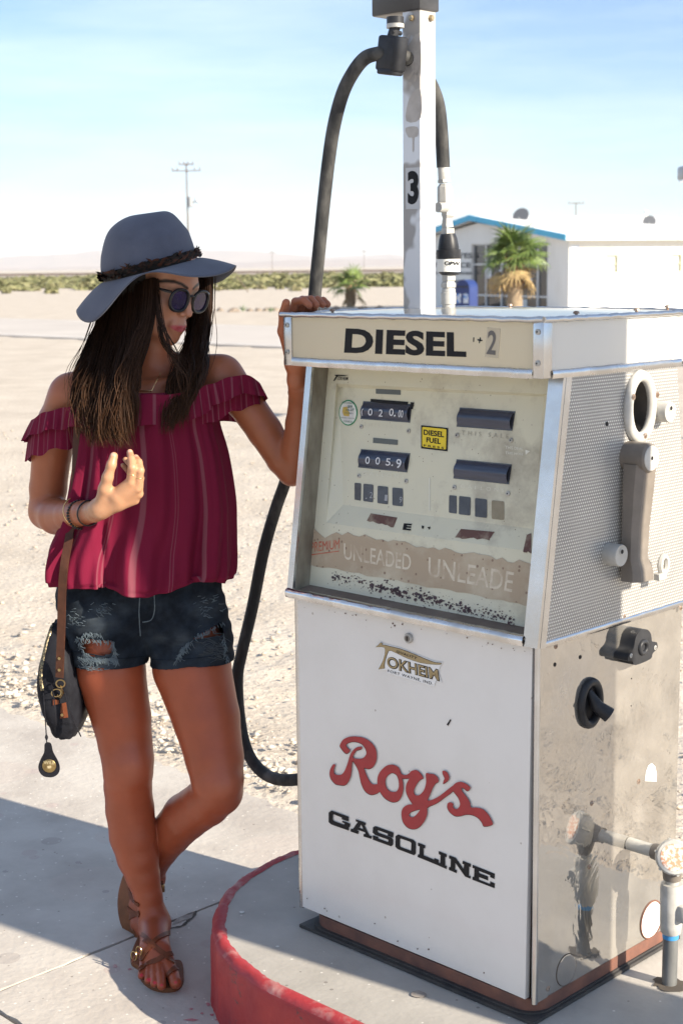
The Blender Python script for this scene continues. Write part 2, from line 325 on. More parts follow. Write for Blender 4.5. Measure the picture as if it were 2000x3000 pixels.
# road
s=MB(); s.box((-400,19.1,-.3),(400,26.7,0)); road=s.build('road',m_asph,loc=(PX,PY,.012),kind='structure'); road.rotation_euler=(0,0,PROT)
s=MB()
for v in (19.45,26.2): s.add([(-400,v,.004),(400,v,.004),(400,v+.13,.004),(-400,v+.13,.004)],[(0,1,2,3)])
s.build('road_marking',m_line,road)
# verge kerb strip and rocks across the road
m_rock=mat('volcanic_rock',(.16,.125,.10),.9,col2=(.30,.25,.2),scale=5,bump=.02,bscale=9)
def rock(x,y,wpx,hpx,label):
    P=AZ(x,y); k=pxm(P); rs=random.Random(int(x*7+y)); bm=bmesh.new(); bmesh.ops.create_icosphere(bm,subdivisions=2,radius=1)
    for v in bm.verts:
        q=v.co; d=1+.28*math.sin(q.x*3+x)*math.sin(q.y*4+y)+rs.uniform(-.14,.14); v.co=Vector((q.x*d*wpx*k*.5,q.y*d*wpx*k*.45,q.z*d*hpx*k*.75))
    me=bpy.data.meshes.new('rock'); bm.to_mesh(me); bm.free(); me.materials.append(m_rock); o=link('rock',me,None,(P.x,P.y,0)); tag(o,label,'rock','rocks lined up across the road')
rl=['brown rock just right of the hat brim','broad dark rock second to the right of the hat brim','small dark rock left of an agave by the road','flat rock right of an agave by the road','rounded rock midway between hat and hose','dark rock just left of the hose by the road','small rock right behind the hose by the road','rock left of the small palm trunk','low rock at the foot of the small palm','dark rock right of the small palm trunk','grey rock between small palm and steel post','small rock left of the steel post']
for (x,y,w_,h_),lb in zip(((645,911,22,12),(686,913,40,14),(733,911,20,10),(757,911,22,11),(782,910,26,12),(806,910,30,14),(905,909,18,10),(950,908,22,10),(985,909,30,14),(1062,910,34,16),(1110,909,36,16),(1150,909,24,12)),rl): rock(x,y,w_,h_,lb)
# shrubs
m_shrub=mat('creosote_leaf',(.135,.15,.055),.8,col2=(.25,.23,.12),scale=.6,lo=.3,hi=.7)
m_dry=mat('dry_brush',(.33,.29,.17),.9,col2=(.22,.21,.10),scale=1.5)
def bush_mesh(n,rs,size=1.,leaf=.09):
    d=rs.normal(0,1,(n,3)); d/=np.linalg.norm(d,axis=1)[:,None]; r=rs.rand(n)**.45; P=d*r[:,None]*np.array([1,1,.62]); P[:,2]=np.abs(P[:,2])*1.2
    P*=(1+.25*np.sin(P[:,:1]*7+rs.rand()*6)); a=rs.normal(0,1,(n,3))*leaf; b=rs.normal(0,1,(n,3))*leaf
    V=np.stack([P-a,P+b,P+a*1.0,P-b],1)*size; return V.reshape(-1,3)
def leafmass(name,spots,per,rs,mt,leaf):
    Vs=[]
    for (x,y,z,sx,sz) in spots:
        V=bush_mesh(per,rs,1.,leaf); V=V*np.array([sx,sx,sz])+np.array([x,y,z]); Vs.append(V)
    V=np.concatenate(Vs); return np_mesh(name,V,np.arange(len(V)).reshape(-1,4),mt,smooth=False)
rs=np.random.RandomState(11); sp=[]
for i in range(620):
    y=rs.uniform(118,290); x=rs.uniform(-.25,.12)*y; s_=rs.uniform(.7,1.7); sp.append((x,y,-.1,s_*1.3,s_*rs.uniform(.42,.72)))
o=leafmass('creosote_scrub',sp,190,rs,m_shrub,.10); o['kind']='stuff'; tag(o,'belt of green creosote scrub along the far desert','scrub')
for x,y,w_,h_,lb,dry in ((149,858,44,26,'round green bush alone on the sand at far left',0),(260,846,30,20,'small bush just left of the hat brim',0),(112,852,18,12,'little dry bush beside the lone round bush',1),(820,846,32,22,'dark green bush right of the hat brim',0),(866,852,34,18,'pale low bush just left of the hose',1),(766,846,26,16,'pale dry bush between hat and hose',1),(20,858,30,22,'green bush at the left picture edge',0),(640,850,26,14,'small bush hard by the hat brim tip',1)):
    P=AZ(x,y); k=pxm(P); o=leafmass('desert_bush',[(0,0,0,w_*k*.5,h_*k)],320,rs,m_dry if dry else m_shrub,.11); o.location=(P.x,P.y,0); tag(o,lb,'bush','single bushes on the sand')
# agaves by the verge
m_agave=mat('agave_leaf',(.22,.27,.17),.6)
def agave(x,y,hpx,lb):
    P=AZ(x,y); k=pxm(P); h=hpx*k; t=empty('agave',(P.x,P.y,0),0,lb,'plant','agaves by the verge')
    for i in range(11):
        q=i*2.4; e=R(35+45*(i%4)/3); d=Vector((math.cos(q)*math.cos(e),math.sin(q)*math.cos(e),math.sin(e))); s=MB(); L_=h*random.uniform(.75,1.05)
        s.tube([(0,0,0),d*L_*.4+Vector((0,0,.02)),d*L_*.75+Vector((0,0,.01)),d*L_],[.03,.045,.03,.002],5,flat=.3); s.build('leaf',m_agave,t)
agave(712,912,22,'spiky agave between two rocks across the road'); agave(793,914,18,'spiky agave left of the hose across the road'); agave(834,908,14,'small agave right beside the hose across the road')
# railway
s=MB(); s.add([(-900,330,0),(900,318,0),(900,323,.55),(-900,335,.55),(900,326,.55),(-900,338,.55),(900,334,0),(-900,346,0)],[(0,1,2,3),(3,2,4,5),(5,4,6,7)])
s.build('railway_bank',mat('ballast',(.30,.25,.21),.95,col2=(.2,.17,.15),scale=.5),kind='structure')
s=MB(); s.box((-900,0,.55),(900,.4,.86)); o=s.build('railway_track',mat('rail_rust',(.10,.07,.055),.8),loc=(0,329.5,0)); o.rotation_euler=(0,0,math.atan2(-12,1800)); o['kind']='structure'
# hills
def ridge(Y,seed,h0,h1,xs,col,zoff=0):
    n=240; x=np.linspace(-xs,xs,n); rs=np.random.RandomState(seed); h=np.zeros(n)
    for o_,am in ((3,1.),(7,.5),(15,.3),(33,.16),(70,.08)):
        kk=rs.rand(o_+4); xi=np.linspace(0,o_+2.99,n); i=xi.astype(int); f=xi-i; f=f*f*(3-2*f); h+=am*(kk[i]*(1-f)+kk[i+1]*f)
    h=h0+(h1-h0)*(h-h.min())/(h.max()-h.min()); rows=[]
    for t,k_ in ((0,-.02),(.25,.3),(.5,.62),(.8,.93),(1,1.),(1.6,.4),(2.2,-.02)):
        jit=rs.rand(n)*.12*h*(0<t<1); rows.append(np.stack([x,Y+t*900+jit*4,h*k_+jit+zoff],1))
    V=np.concatenate(rows); m_=len(rows); I=np.arange(m_*n).reshape(m_,n); Fc=np.stack([I[:-1,:-1],I[:-1,1:],I[1:,1:],I[1:,:-1]],-1).reshape(-1,4)
    return np_mesh('hills',V,Fc,col,kind='structure')
m_hill=mat('desert_hill',(.36,.25,.20),.95,col2=(.24,.17,.14),scale=.004)
ridge(9500,3,12,88,5200,m_hill); ridge(13500,9,30,190,7500,m_hill)
# utility poles
m_wood=mat('pole_wood',(.13,.095,.07),.9,col2=(.2,.15,.11),scale=3,stretch=(1,1,.1)); m_gal=mat('galvanised',(.42,.43,.44),.5,.6,col2=(.33,.34,.35),scale=20); m_dark=mat('dark_metal',(.05,.05,.055),.5,.5)
def utility_pole(x,ytop,Y,arms,lb,lamp):
    P=AY(x,ytop,Y); k=pxm(P); t=empty('utility_pole',(P.x,Y,0),0,lb,'pole','utility poles')
    MB().tube([(0,0,-.2),(0,0,P.z)],[.085,.06],8).build('pole',m_wood,t)
    for dy,half,ins in arms:
        z=P.z-dy*k; MB().box((-half*k,-.16,z-.045),(half*k,-.06,z+.045)).build('crossarm',m_wood,t)
        for i in ins: MB().lathe([(0,.05),(.1,.09),(.2,.09),(.24,.04)],(i*half*k,-.1,z+.06),(0,0,1),8).build('insulator',m_gal,t)
    if lamp:
        z=P.z-112*k; MB().lathe([(-.42,.2),(-.38,.24),(.38,.24),(.42,.2)],(.28,-.3,z),(0,0,1),12).build('transformer',m_gal,t)
        MB().tube([(0,-.1,z-.4),(.4,-.3,z-.1),(.8,-.4,z+.1)],.05,6).build('lamp_arm',m_gal,t)
        MB().lathe([(-.14,.05),(-.1,.2),(.1,.26),(.2,.14)],(.9,-.4,z+.12),(.5,-.2,.3),10).build('lamp_head',mat('lamp_glass',(.7,.72,.74),.2),t)
utility_pole(546,478,130,((4,22,(-.9,-.3,.3,.9)),(22,42,(-.95,-.6,.6,.95))),'tall wooden utility pole with lamp rising behind the hat',True)
utility_pole(1686,592,205,((4,23,(-.9,-.35,.35,.9)),),'far utility pole with single crossarm above the white roof',False)
for x in (770,1095): # far line poles along the track
    P=AZ(x,800); t=empty('line_pole',(P.x,500,0),0,'thin distant line pole '+('left of the hose' if x==770 else 'between small palm and steel post'),'pole'); MB().tube([(0,0,0),(0,0,7.)],[.09,.07],6).build('pole',m_wood,t); MB().box((-1,-.1,6.3),(1,.05,6.45)).build('crossarm',m_wood,t)
P=AZ(727,856); t=MB().tube([(0,0,0),AY(693,808,P.y)-P],[.035,.03],6).build('leaning_stake',m_wood,None,loc=P); tag(t,'thin leaning stake in the scrub right of the hat','stake')
# floodlight at the right edge
P=AY(2016,508,14.); t=empty('floodlight',(P.x+.12,14,0),0,'grey floodlight head at the upper right picture edge','floodlight')
MB().tube([(0.22,0,0),(.22,0,P.z+.5)],.045,10).build('pole',m_gal,t); MB().tube([(.22,0,P.z+.12),(-.06,0,P.z+.1)],.018,8).build('bracket',m_gal,t)
MB().box((-.2,-.14,-.055),(.0,.12,.065),bev=.015,M=Matrix.Translation((0,0,P.z))).build('lamp_head',m_gal,t,smooth=40); MB().box((-.19,-.12,-.072),(-.01,.1,-.056),M=Matrix.Translation((0,0,P.z))).build('lens',mat('flood_lens',(.7,.75,.8),.15),t)
# ------------------------------------------------------------------ post office
B0=AY(1665,786,48.); bo=empty('post_office_building',(B0.x,B0.y,0),math.atan2(.375,.927),'low white stucco post office with sky-blue roof trim','building')
m_stuc=mat('white_stucco',(.78,.77,.73),.85,col2=(.66,.64,.59),scale=1.2,lo=.5,hi=.85,stretch=(1,1,.35),bump=.003,bscale=40); m_roof=mat('white_roof',(.80,.80,.80),.7,col2=(.74,.74,.73),scale=1); m_blue=mat('sky_blue_trim',(.05,.38,.62),.55,col2=(.08,.42,.62),scale=2)
m_alum=mat('aluminium_frame',(.62,.62,.62),.4,.3); m_glass=mat('shop_glass',(.035,.04,.045),.06,spec=.6); m_letter=mat('dark_letter',(.055,.055,.06),.5); m_cream=mat('cream_frame',(.55,.55,.40),.6)
HW,BL,ZE,ZR=6.25,8.6,2.42,3.2; YL=10.6
s=MB(); gx0,gx1,gz1=1.35,6.75,2.36
def quadv(y0,y1,z0,z1,x=0): return [(x,y0,z0),(x,y1,z0),(x,y1,z1),(x,y0,z1)]
def zr(y): return ZE+(ZR-.12-ZE)*(1-abs(y-HW)/HW)
# gable wall around the shop front
for y0,y1 in ((0,gx0),(gx1,YL)): s.add([(0,y0,0),(0,y1,0),(0,y1,zr(y1)),(0,y0,zr(y0))],[(0,1,2,3)])
s.add([(0,gx0,gz1),(0,gx1,gz1),(0,gx1,zr(gx1)),(0,HW,zr(HW)),(0,gx0,zr(gx0))],[(0,1,2,3,4)])
for y0,y1,flip in ((gx0,gx0,0),(gx1,gx1,1)): s.add([(0,y0,0),(.25,y0,0),(.25,y0,gz1),(0,y0,gz1)],[(0,1,2,3)])
s.add([(0,gx0,gz1),(.25,gx0,gz1),(.25,gx1,gz1),(0,gx1,gz1)],[(0,1,2,3)])
# long side with two window openings
wins=((1.28,1.81),(3.78,4.22)); xs=[0]+[a for w_ in wins for a in w_]+[BL]
for i in range(len(xs)-1):
    if i%2==0: s.add([(xs[i],0,0),(xs[i+1],0,0),(xs[i+1],0,ZE+.05),(xs[i],0,ZE+.05)],[(0,1,2,3)])
    else:
        s.add([(xs[i],0,0),(xs[i+1],0,0),(xs[i+1],0,1.31),(xs[i],0,1.31)],[(0,1,2,3)]); s.add([(xs[i],0,1.93),(xs[i+1],0,1.93),(xs[i+1],0,ZE+.05),(xs[i],0,ZE+.05)],[(0,1,2,3)])
s.add([(BL,0,0),(BL,YL,0),(BL,YL,ZE),(BL,0,ZE)],[(0,1,2,3)]); s.add([(0,2*HW,0),(BL,YL,0),(BL,YL,ZE),(0,2*HW,ZE)],[(0,1,2,3)])
s.build('wall',m_stuc,bo)
ov=.33; th=.14
def roofpt(x,y): return ZE+(ZR-ZE)*(1-abs(y-HW)/HW)
e=ZE+(ZR-ZE)*(-ov/HW)
V=[(-ov,-ov,e+th),(-ov,HW,ZR+th),(-ov,YL+ov,roofpt(0,YL+ov)+th),(BL+ov,YL+ov,roofpt(0,YL+ov)+th),(BL-1.2,HW,ZR+th),(BL+ov,-ov,e+th)]
V+= [(a,b,c-th) for a,b,c in V]
MB().add(V,[(0,5,4,1),(1,4,3,2),(5,3,4),(6,7,10,11),(7,8,9,10),(11,10,9),(0,6,11,5),(5,11,9,3),(2,3,9,8)]).build('roof',m_roof,bo)
s=MB()
for (ya,za,yb,zb) in ((-ov-.02,e,HW,ZR),(HW,ZR,YL+ov+.02,roofpt(0,YL+ov))):
    s.add([(-ov-.03,ya,za-.03),(-ov-.03,yb,zb-.03),(-ov-.03,yb,zb+th+.02),(-ov-.03,ya,za+th+.02),(-ov+.03,ya,za-.03),(-ov+.03,yb,zb-.03),(-ov+.03,yb,zb+th+.02),(-ov+.03,ya,za+th+.02)],[(0,1,2,3),(4,7,6,5),(0,4,5,1),(3,2,6,7),(0,3,7,4),(1,5,6,2)])
s.build('fascia',m_blue,bo,fixn=True)
MB().box((-ov,-ov-.05,e-.02),(BL+ov,-ov-.003,e+th+.01)).build('gutter',mat('pale_gutter',(.66,.76,.78),.6),bo)
ys=[1.35,2.1,3.35,4.6,5.75,6.75]
for i in range(5):
    for z0,z1 in ((.06,.55),(.6,1.62),(1.68,2.33)): MB().box((.12,ys[i]+.04,z0),(.13,ys[i+1]-.04,z1)).build('pane',m_glass,bo)
for y in ys: MB().box((.06,y-.035,.03),(.16,y+.035,2.36),bev=.008).build('mullion',m_alum,bo)
for z in (.03,.575,1.65,2.345): MB().box((.075,1.35,z-.025),(.145,6.75,z+.025)).build('rail',m_alum,bo)
MB().box((.4,1.4,.0),(.45,6.7,2.35)).build('interior_partition',mat('dim_interior',(.10,.085,.07),.9,col2=(.03,.03,.03),scale=1.7,lo=.45,hi=.55),bo)
for (y,z,sy,sz,c) in ((5.55,1.35,.14,.18,(.8,.8,.8)),(3.0,1.05,.22,.07,(.75,.75,.73)),(3.15,.32,.3,.16,(.6,.62,.6)),(2.6,1.0,.08,.2,(.7,.7,.68)),(4.75,1.25,.1,.2,(.72,.72,.7))):
    MB().box((.10,y-sy,z-sz),(.112,y+sy,z+sz)).build('notice',mat('notice_paper',c,.7),bo)
for (x0,x1) in wins:
    f=MB()
    for a_,b_ in (((x0,-.02,1.31),(x0+.05,.05,1.93)),((x1-.05,-.02,1.31),(x1,.05,1.93)),((x0+.05,-.02,1.31),(x1-.05,.05,1.36)),((x0+.05,-.02,1.88),(x1-.05,.05,1.93)),((x0+.05,0,1.6),(x1-.05,.045,1.635))): f.box(a_,b_)
    f=f.build('window',m_cream,bo); MB().box((x0+.05,.05,1.36),(x1-.05,.06,1.88)).build('pane',mat('pale_pane',(.62,.62,.55),.2),f)
MB().box((.05,-.012,1.62),(.33,-.003,2.2)).build('notice_board',mat('blue_notice',(.35,.45,.72),.5,col2=(.7,.75,.82),scale=4,lo=.45,hi=.5),bo)
def tb(x,y,h): # on the gable wall
    n=Vector((-.927,-.375,0)); p=hit(x,y,Vector((B0.x,B0.y,0)),n)-Vector((B0.x,B0.y,0)); return (-.006-h,p.x*-.375+p.y*.927,p.z)
for body,x1_,y0_,y1_,wl in (('UNITED STATES',1384,741,757,190),('POST OFFICE',1379,769,784,160),('AMBOY, CALIFORNIA',1385,796,806,158),('92304',1347,819,829,42)):
    s=MB(); text_on(s,body,[(x1_-wl,y0_+1),(x1_,y0_),(x1_,y1_),(x1_-wl,y1_-1)],tb,.01,offset=.03); s.build('lettering',m_letter,bo)
MB().lathe([(-.3,.05),(.12,.05),(.13,.09),(.2,.09),(.22,.02)],(6.6,HW-.5,ZR+.1),(0,0,1),10).build('roof_vent',m_stuc,bo)
MB().tube([(5.2,-.04,.2),(5.2,-.04,2.3)],.03,8).build('conduit',m_stuc,bo)
# satellite dishes
def dish(x,y,Y,rpx,tilt,lb):
    P=AY(x,y,Y); k=pxm(P); r=rpx*k; t=empty('satellite_dish',(P.x,P.y,P.z-r*1.15),0,lb,'dish','satellite dishes on the roof')
    ax=Vector((tilt,-.75,.45)).normalized(); a=MB(); pr=[(.0,.02)]+[((q/6)**2*.22*r,q/6*r) for q in range(1,7)]+[(.22*r+.03,r*.99)]
    a.lathe([(d,q) for d,q in pr],(0,0,r*1.15),ax,20); a.build('reflector',mat('dish_grey',(.13,.135,.145),.6),t,smooth=60)
    MB().tube([(0,0.1,-.3),(0,.1,r*.8),(0,.03,r*1.1)],.03,8).build('mast',m_gal,t); MB().tube([(0,-.02,r*.5),tuple(ax*r*.9+Vector((0,0,r*.7)))],.018,6).build('arm',m_gal,t)
dish(1527,636,53,26,-.5,'dark satellite dish above the palm on the white roof'); dish(1901,651,53,19,-.2,'small dark satellite dish at the right end of the white roof')
# mailbox
P=AY(1366,786,45.); mbx=empty('mailbox',(P.x,P.y,0),math.atan2(.375,.927)+R(-58),'blue collection mailbox beside the shop front','mailbox')
m_mail=mat('mailbox_blue',(.012,.028,.13),.35,col2=(.02,.04,.16),scale=6)
pr=[(-.24,.12),(.24,.12),(.24,.95)]+[(.24*math.cos(q),.95+.26*math.sin(q)) for q in [math.pi*k/12 for k in range(1,12)]]+[(-.24,.95)]
MB().poly([pr],lambda x,y,h:(x,-.24+h,y),.48).build('body',m_mail,mbx,smooth=40)
for x in(-.18,.18):
    for y in (-.18,.18): MB().box((x-.025,y-.025,0),(x+.025,y+.025,.13)).build('leg',m_mail,mbx)
for x in (-.12,.12): MB().box((x-.075,-.256,.52),(x+.075,-.246,.8)).build('label',mat('mail_label',(.55,.6,.68),.6,col2=(.12,.25,.55),scale=9,lo=.5,hi=.52),mbx)
MB().box((-.2,-.27,.98),(.2,-.238,1.02)).build('handle',m_dark,mbx)
# palms
def frond_mesh(seed,nb=15,droop=.42):
    rs=random.Random(seed); s=MB(); Lp=.46
    s.tube([(0,0,0),(0,.25,.06),(0,Lp,.07)],[.02,.014,.012],5,0)
    for i in range(nb):
        a=R(-115+230*i/(nb-1))+rs.uniform(-.05,.05); L_=.50*(.72+.28*math.cos(a*.7))*rs.uniform(.85,1.08); d=Vector((math.sin(a),math.cos(a),0)); w=.030
        side=Vector((d.y,-d.x,0)); pts=[]
        for t in (0,.35,.7,1.): p=Vector((0,Lp,.07))+d*L_*t+Vector((0,0,-droop*L_*t*t*rs.uniform(.6,1.1))); pts.append((p,w*(.35+.65*math.sin(math.pi*min(t*1.1+.12,1)))*(1 if t<1 else .1)))
        o=[]
        for p,ww in pts: o+= [p-side*ww,p+Vector((0,0,.015)),p+side*ww]
        f=[]
        for q in range(3): f+=[(q*3,q*3+1,q*3+4,q*3+3),(q*3+1,q*3+2,q*3+5,q*3+4)]
        s.add(o,f,0)
    return s
m_palm=mat('palm_green',(.085,.15,.03),.5,col2=(.20,.25,.07),scale=3); m_palmdry=mat('palm_dry',(.42,.31,.14),.8,col2=(.30,.2,.09),scale=4); m_trunk=mat('palm_trunk',(.36,.28,.19),.9,col2=(.22,.16,.10),scale=6,stretch=(1,1,6),bump=.02,bscale=10); m_boot=mat('palm_boot',(.26,.15,.08),.9,col2=(.4,.28,.16),scale=9)
FM=[frond_mesh(i) for i in range(4)]; meshes={}
for k_,mt in (('g',m_palm),('d',m_palmdry)):
    for i,f in enumerate(FM):
        o=f.build('frond',mt); meshes[(k_,i)]=o.data; bpy.data.objects.remove(o)
def palm(x,ycrown,ybase_Y,H0,rt,scale,nf,nd,lb,seed,green):
    rs=random.Random(seed); P=AY(x,ycrown,ybase_Y); t=empty('palm_tree',(P.x,P.y,0),0,lb,'palm tree','palms across the lot')
    prof=[]; n=14
    for i in range(n+1):
        z=P.z*i/n; prof.append((z,rt*(1.12-.22*i/n+.05*(i%2))))
    MB().lathe(prof,(0,0,0),(0,0,1),14).build('trunk',m_trunk,t,smooth=60)
    s=MB()
    for i in range(46):
        q=i*2.4; z=P.z-.75*scale*(i/46)-.02; d=Vector((math.cos(q),math.sin(q),0)); s.tube([d*rt*.8+Vector((0,0,z-.12)),d*rt*1.3+Vector((0,0,z+.02)),d*(rt*1.5)+Vector((0,0,z+.12))],[.05,.045,.02],5,flat=.4)
    s.build('leaf_bases',m_boot,t)
    for i in range(nf+nd):
        dry=i>=nf; el=R(rs.uniform(-60,-20)) if dry else R(90-115*((i+.5)/nf)**.8+rs.uniform(-8,8)); az=i*2.399+rs.uniform(-.3,.3)
        o=link('frond',meshes[('d' if dry else 'g',rs.randrange(4))],t,(0,0,P.z-(.25*scale if dry else .0))); sc=scale*rs.uniform(.85,1.12)
        o.rotation_euler=(el,rs.uniform(-.5,.5),az); o.scale=(sc,sc,sc)
palm(1508,752,40.,1,.19,1.0,34,9,'stout fan palm with drying fronds before the shop front',4,1)
palm(1026,838,62.,1,.16,.98,15,2,'small young fan palm on the sand left of the steel post',5,1)

# desert haze: one even box of air round everything
m_haze=bpy.data.materials.new('haze_air'); m_haze.use_nodes=True; _t=m_haze.node_tree; _t.nodes.clear(); _o=_t.nodes.new('ShaderNodeOutputMaterial'); _v=_t.nodes.new('ShaderNodeVolumePrincipled')
_v.inputs['Color'].default_value=(.985,.985,.99,1); _v.inputs['Density'].default_value=1.0e-4; _t.links.new(_v.outputs[0],_o.inputs['Volume'])
hz=MB().box((-22600,-9400,-1.6),(22600,25200,260)).build('haze',m_haze,kind='stuff'); tag(hz,'pale dusty haze over the far desert','haze')
# ================================================================== FUEL PUMP
z0,z1,z3,z4,zb=.206,.924,1.427,1.532,.178; UA,VB,VT=.0087,-.0163,.0558; HH,HV=.014,-.0125
pump=empty('fuel_pump',pw(W/2,D/2,ZI),PROT,'weathered white and steel fuel pump with diesel header on red kerbed island','fuel pump')
OFF=Vector((-W/2,-D/2,-ZI))
def pb(s,name,mt,parent=None,smooth=None,fixn=False,label=None):
    o=s.build(name,mt,parent or pump,smooth,loc=OFF if parent is None else None,fixn=fixn)
    if label:o['label']=label
    return o
m_white=mat('enamel_white',(.70,.68,.65),.28,col2=(.60,.575,.535),scale=2.2,lo=.42,hi=.8,coat=.25,bump=.0012,bscale=4,detail=8); add_specks(m_white,18,.10,(.25,.2,.16),.6)
m_chrome=mat('chrome_trim',(.66,.66,.67),.16,1.,col2=(.52,.51,.50),scale=14,bump=.0016,bscale=16,rough2=.35)
m_chrome2=mat('satin_trim',(.60,.61,.63),.25,1.,col2=(.5,.5,.5),scale=9,bump=.0006,bscale=12)
m_rust=mat('rust_base',(.20,.085,.055),.7,col2=(.10,.05,.04),scale=12,bump=.001,bscale=60); m_black=mat('black_plate',(.03,.03,.032),.6,col2=(.06,.055,.05),scale=20)
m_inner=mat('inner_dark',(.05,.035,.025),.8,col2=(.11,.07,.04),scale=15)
m_blk=mat('black_plastic',(.014,.015,.018),.42,spec=.25,col2=(.035,.036,.04),scale=12); m_rub=mat('hose_rubber',(.035,.035,.035),.62,spec=.2,col2=(.14,.135,.125),scale=22,lo=.45,hi=.8,bump=.0006,bscale=120,stretch=(1,1,.4))
m_grey=mat('cast_grey',(.47,.46,.43),.5,.2,col2=(.36,.35,.32),scale=18,bump=.0006,bscale=90); m_offw=mat('cast_offwhite',(.52,.51,.475),.45,col2=(.37,.355,.325),scale=16,bump=.0005,bscale=80)
m_tan=mat('cast_tan',(.20,.172,.145),.55,col2=(.14,.12,.10),scale=14,bump=.0005,bscale=70); m_screw=mat('rusty_screw',(.22,.13,.08),.5,.6,col2=(.4,.33,.28),scale=90); m_ink=mat('black_ink',(.014,.014,.016),.5,spec=.15)
# mirror steel of the lower side: dented, dusty
m_steel=mat('stainless_panel',(.52,.505,.48),.035,1.)
def steel_nodes(m):
    t,b,L=nodes(m); tcn=N(t,'ShaderNodeTexCoord')
    n1=N(t,'ShaderNodeTexNoise',Scale=5.5,Detail=3.,Distortion=1.2); n2=N(t,'ShaderNodeTexNoise',Scale=17.,Detail=3.,Distortion=2.2); 
    for n in(n1,n2): L(tcn.outputs['Object'],n.inputs['Vector'])
    a=N(t,'ShaderNodeMath',operation='MULTIPLY_ADD'); L(n2.outputs['Fac'],a.inputs[0]); a.inputs[1].default_value=.09; L(n1.outputs['Fac'],a.inputs[2])
    bp=N(t,'ShaderNodeBump',Strength=1.,Distance=.0021); L(a.outputs[0],bp.inputs['Height']); L(bp.outputs[0],b.inputs['Normal'])
    d=N(t,'ShaderNodeBsdfDiffuse',Roughness=.3); d.inputs['Color'].default_value=(.62,.58,.52,1); mxs=N(t,'ShaderNodeMixShader'); n3=N(t,'ShaderNodeTexNoise',Scale=9.,Detail=6.); L(tcn.outputs['Object'],n3.inputs['Vector'])
    r=N(t,'ShaderNodeMapRange'); r.inputs[3].default_value=.06; r.inputs[4].default_value=.24; r.inputs[1].default_value=.3; r.inputs[2].default_value=.7; L(n3.outputs['Fac'],r.inputs[0]); L(r.outputs[0],mxs.inputs[0])
    L(b.outputs[0],mxs.inputs[1]); L(d.outputs[0],mxs.inputs[2]); L(mxs.outputs[0],t.nodes['Material Output'].inputs[0])
steel_nodes(m_steel)
# perforated sheet
m_perf=mat('perforated_sheet',(.52,.51,.49),.35,.75)
def perf_nodes(m):
    t,b,L=nodes(m); tcn=N(t,'ShaderNodeTexCoord'); sp=N(t,'ShaderNodeSeparateXYZ'); L(tcn.outputs['Object'],sp.inputs[0])
    def fr(sock,per,off):
        a=N(t,'ShaderNodeMath',operation='MULTIPLY_ADD'); L(sock,a.inputs[0]); a.inputs[1].default_value=1/per
        if hasattr(off,'links'): L(off,a.inputs[2])
        else: a.inputs[2].default_value=off
        f=N(t,'ShaderNodeMath',operation='FRACT'); L(a.outputs[0],f.inputs[0]); s_=N(t,'ShaderNodeMath',operation='SUBTRACT'); L(f.outputs[0],s_.inputs[0]); s_.inputs[1].default_value=.5; return s_.outputs[0],a.outputs[0]
    fz,rawz=fr(sp.outputs['Z'],.0062,0.); fl=N(t,'ShaderNodeMath',operation='FLOOR'); L(rawz,fl.inputs[0]); hf=N(t,'ShaderNodeMath',operation='MULTIPLY'); L(fl.outputs[0],hf.inputs[0]); hf.inputs[1].default_value=.5
    fy,_=fr(sp.outputs['Y'],.0066,hf.outputs[0])
    h=N(t,'ShaderNodeMath',operation='MULTIPLY'); L(fz,h.inputs[0]); L(fz,h.inputs[1]); h2=N(t,'ShaderNodeMath',operation='MULTIPLY_ADD'); L(fy,h2.inputs[0]); L(fy,h2.inputs[1]); L(h.outputs[0],h2.inputs[2])
    r=N(t,'ShaderNodeMapRange'); r.inputs[1].default_value=.05; r.inputs[2].default_value=.10; L(h2.outputs[0],r.inputs[0])
    mm=N(t,'ShaderNodeMixRGB'); mm.inputs['Color1'].default_value=(.95,.94,.9,1); mm.inputs['Color2'].default_value=(.40,.39,.375,1); L(r.outputs[0],mm.inputs['Fac'])
    n3=N(t,'ShaderNodeTexNoise',Scale=7.,Detail=5.); L(tcn.outputs['Object'],n3.inputs['Vector']); m2=N(t,'ShaderNodeMixRGB',blend_type='MULTIPLY'); m2.inputs['Fac'].default_value=.35; L(mm.outputs[0],m2.inputs['Color1']); L(n3.outputs['Fac'],m2.inputs['Color2']); L(m2.outputs[0],b.inputs['Base Color'])
    bp=N(t,'ShaderNodeBump',Strength=.8,Distance=.0016); bp.invert=True; L(r.outputs[0],bp.inputs['Height']); L(bp.outputs[0],b.inputs['Normal'])
    d=N(t,'ShaderNodeBsdfDiffuse'); L(m2.outputs[0],d.inputs['Color']); L(bp.outputs[0],d.inputs['Normal']); ms=N(t,'ShaderNodeMixShader'); ms.inputs[0].default_value=.45; L(b.outputs[0],ms.inputs[1]); L(d.outputs[0],ms.inputs[2]); L(ms.outputs[0],t.nodes['Material Output'].inputs[0])
perf_nodes(m_perf)
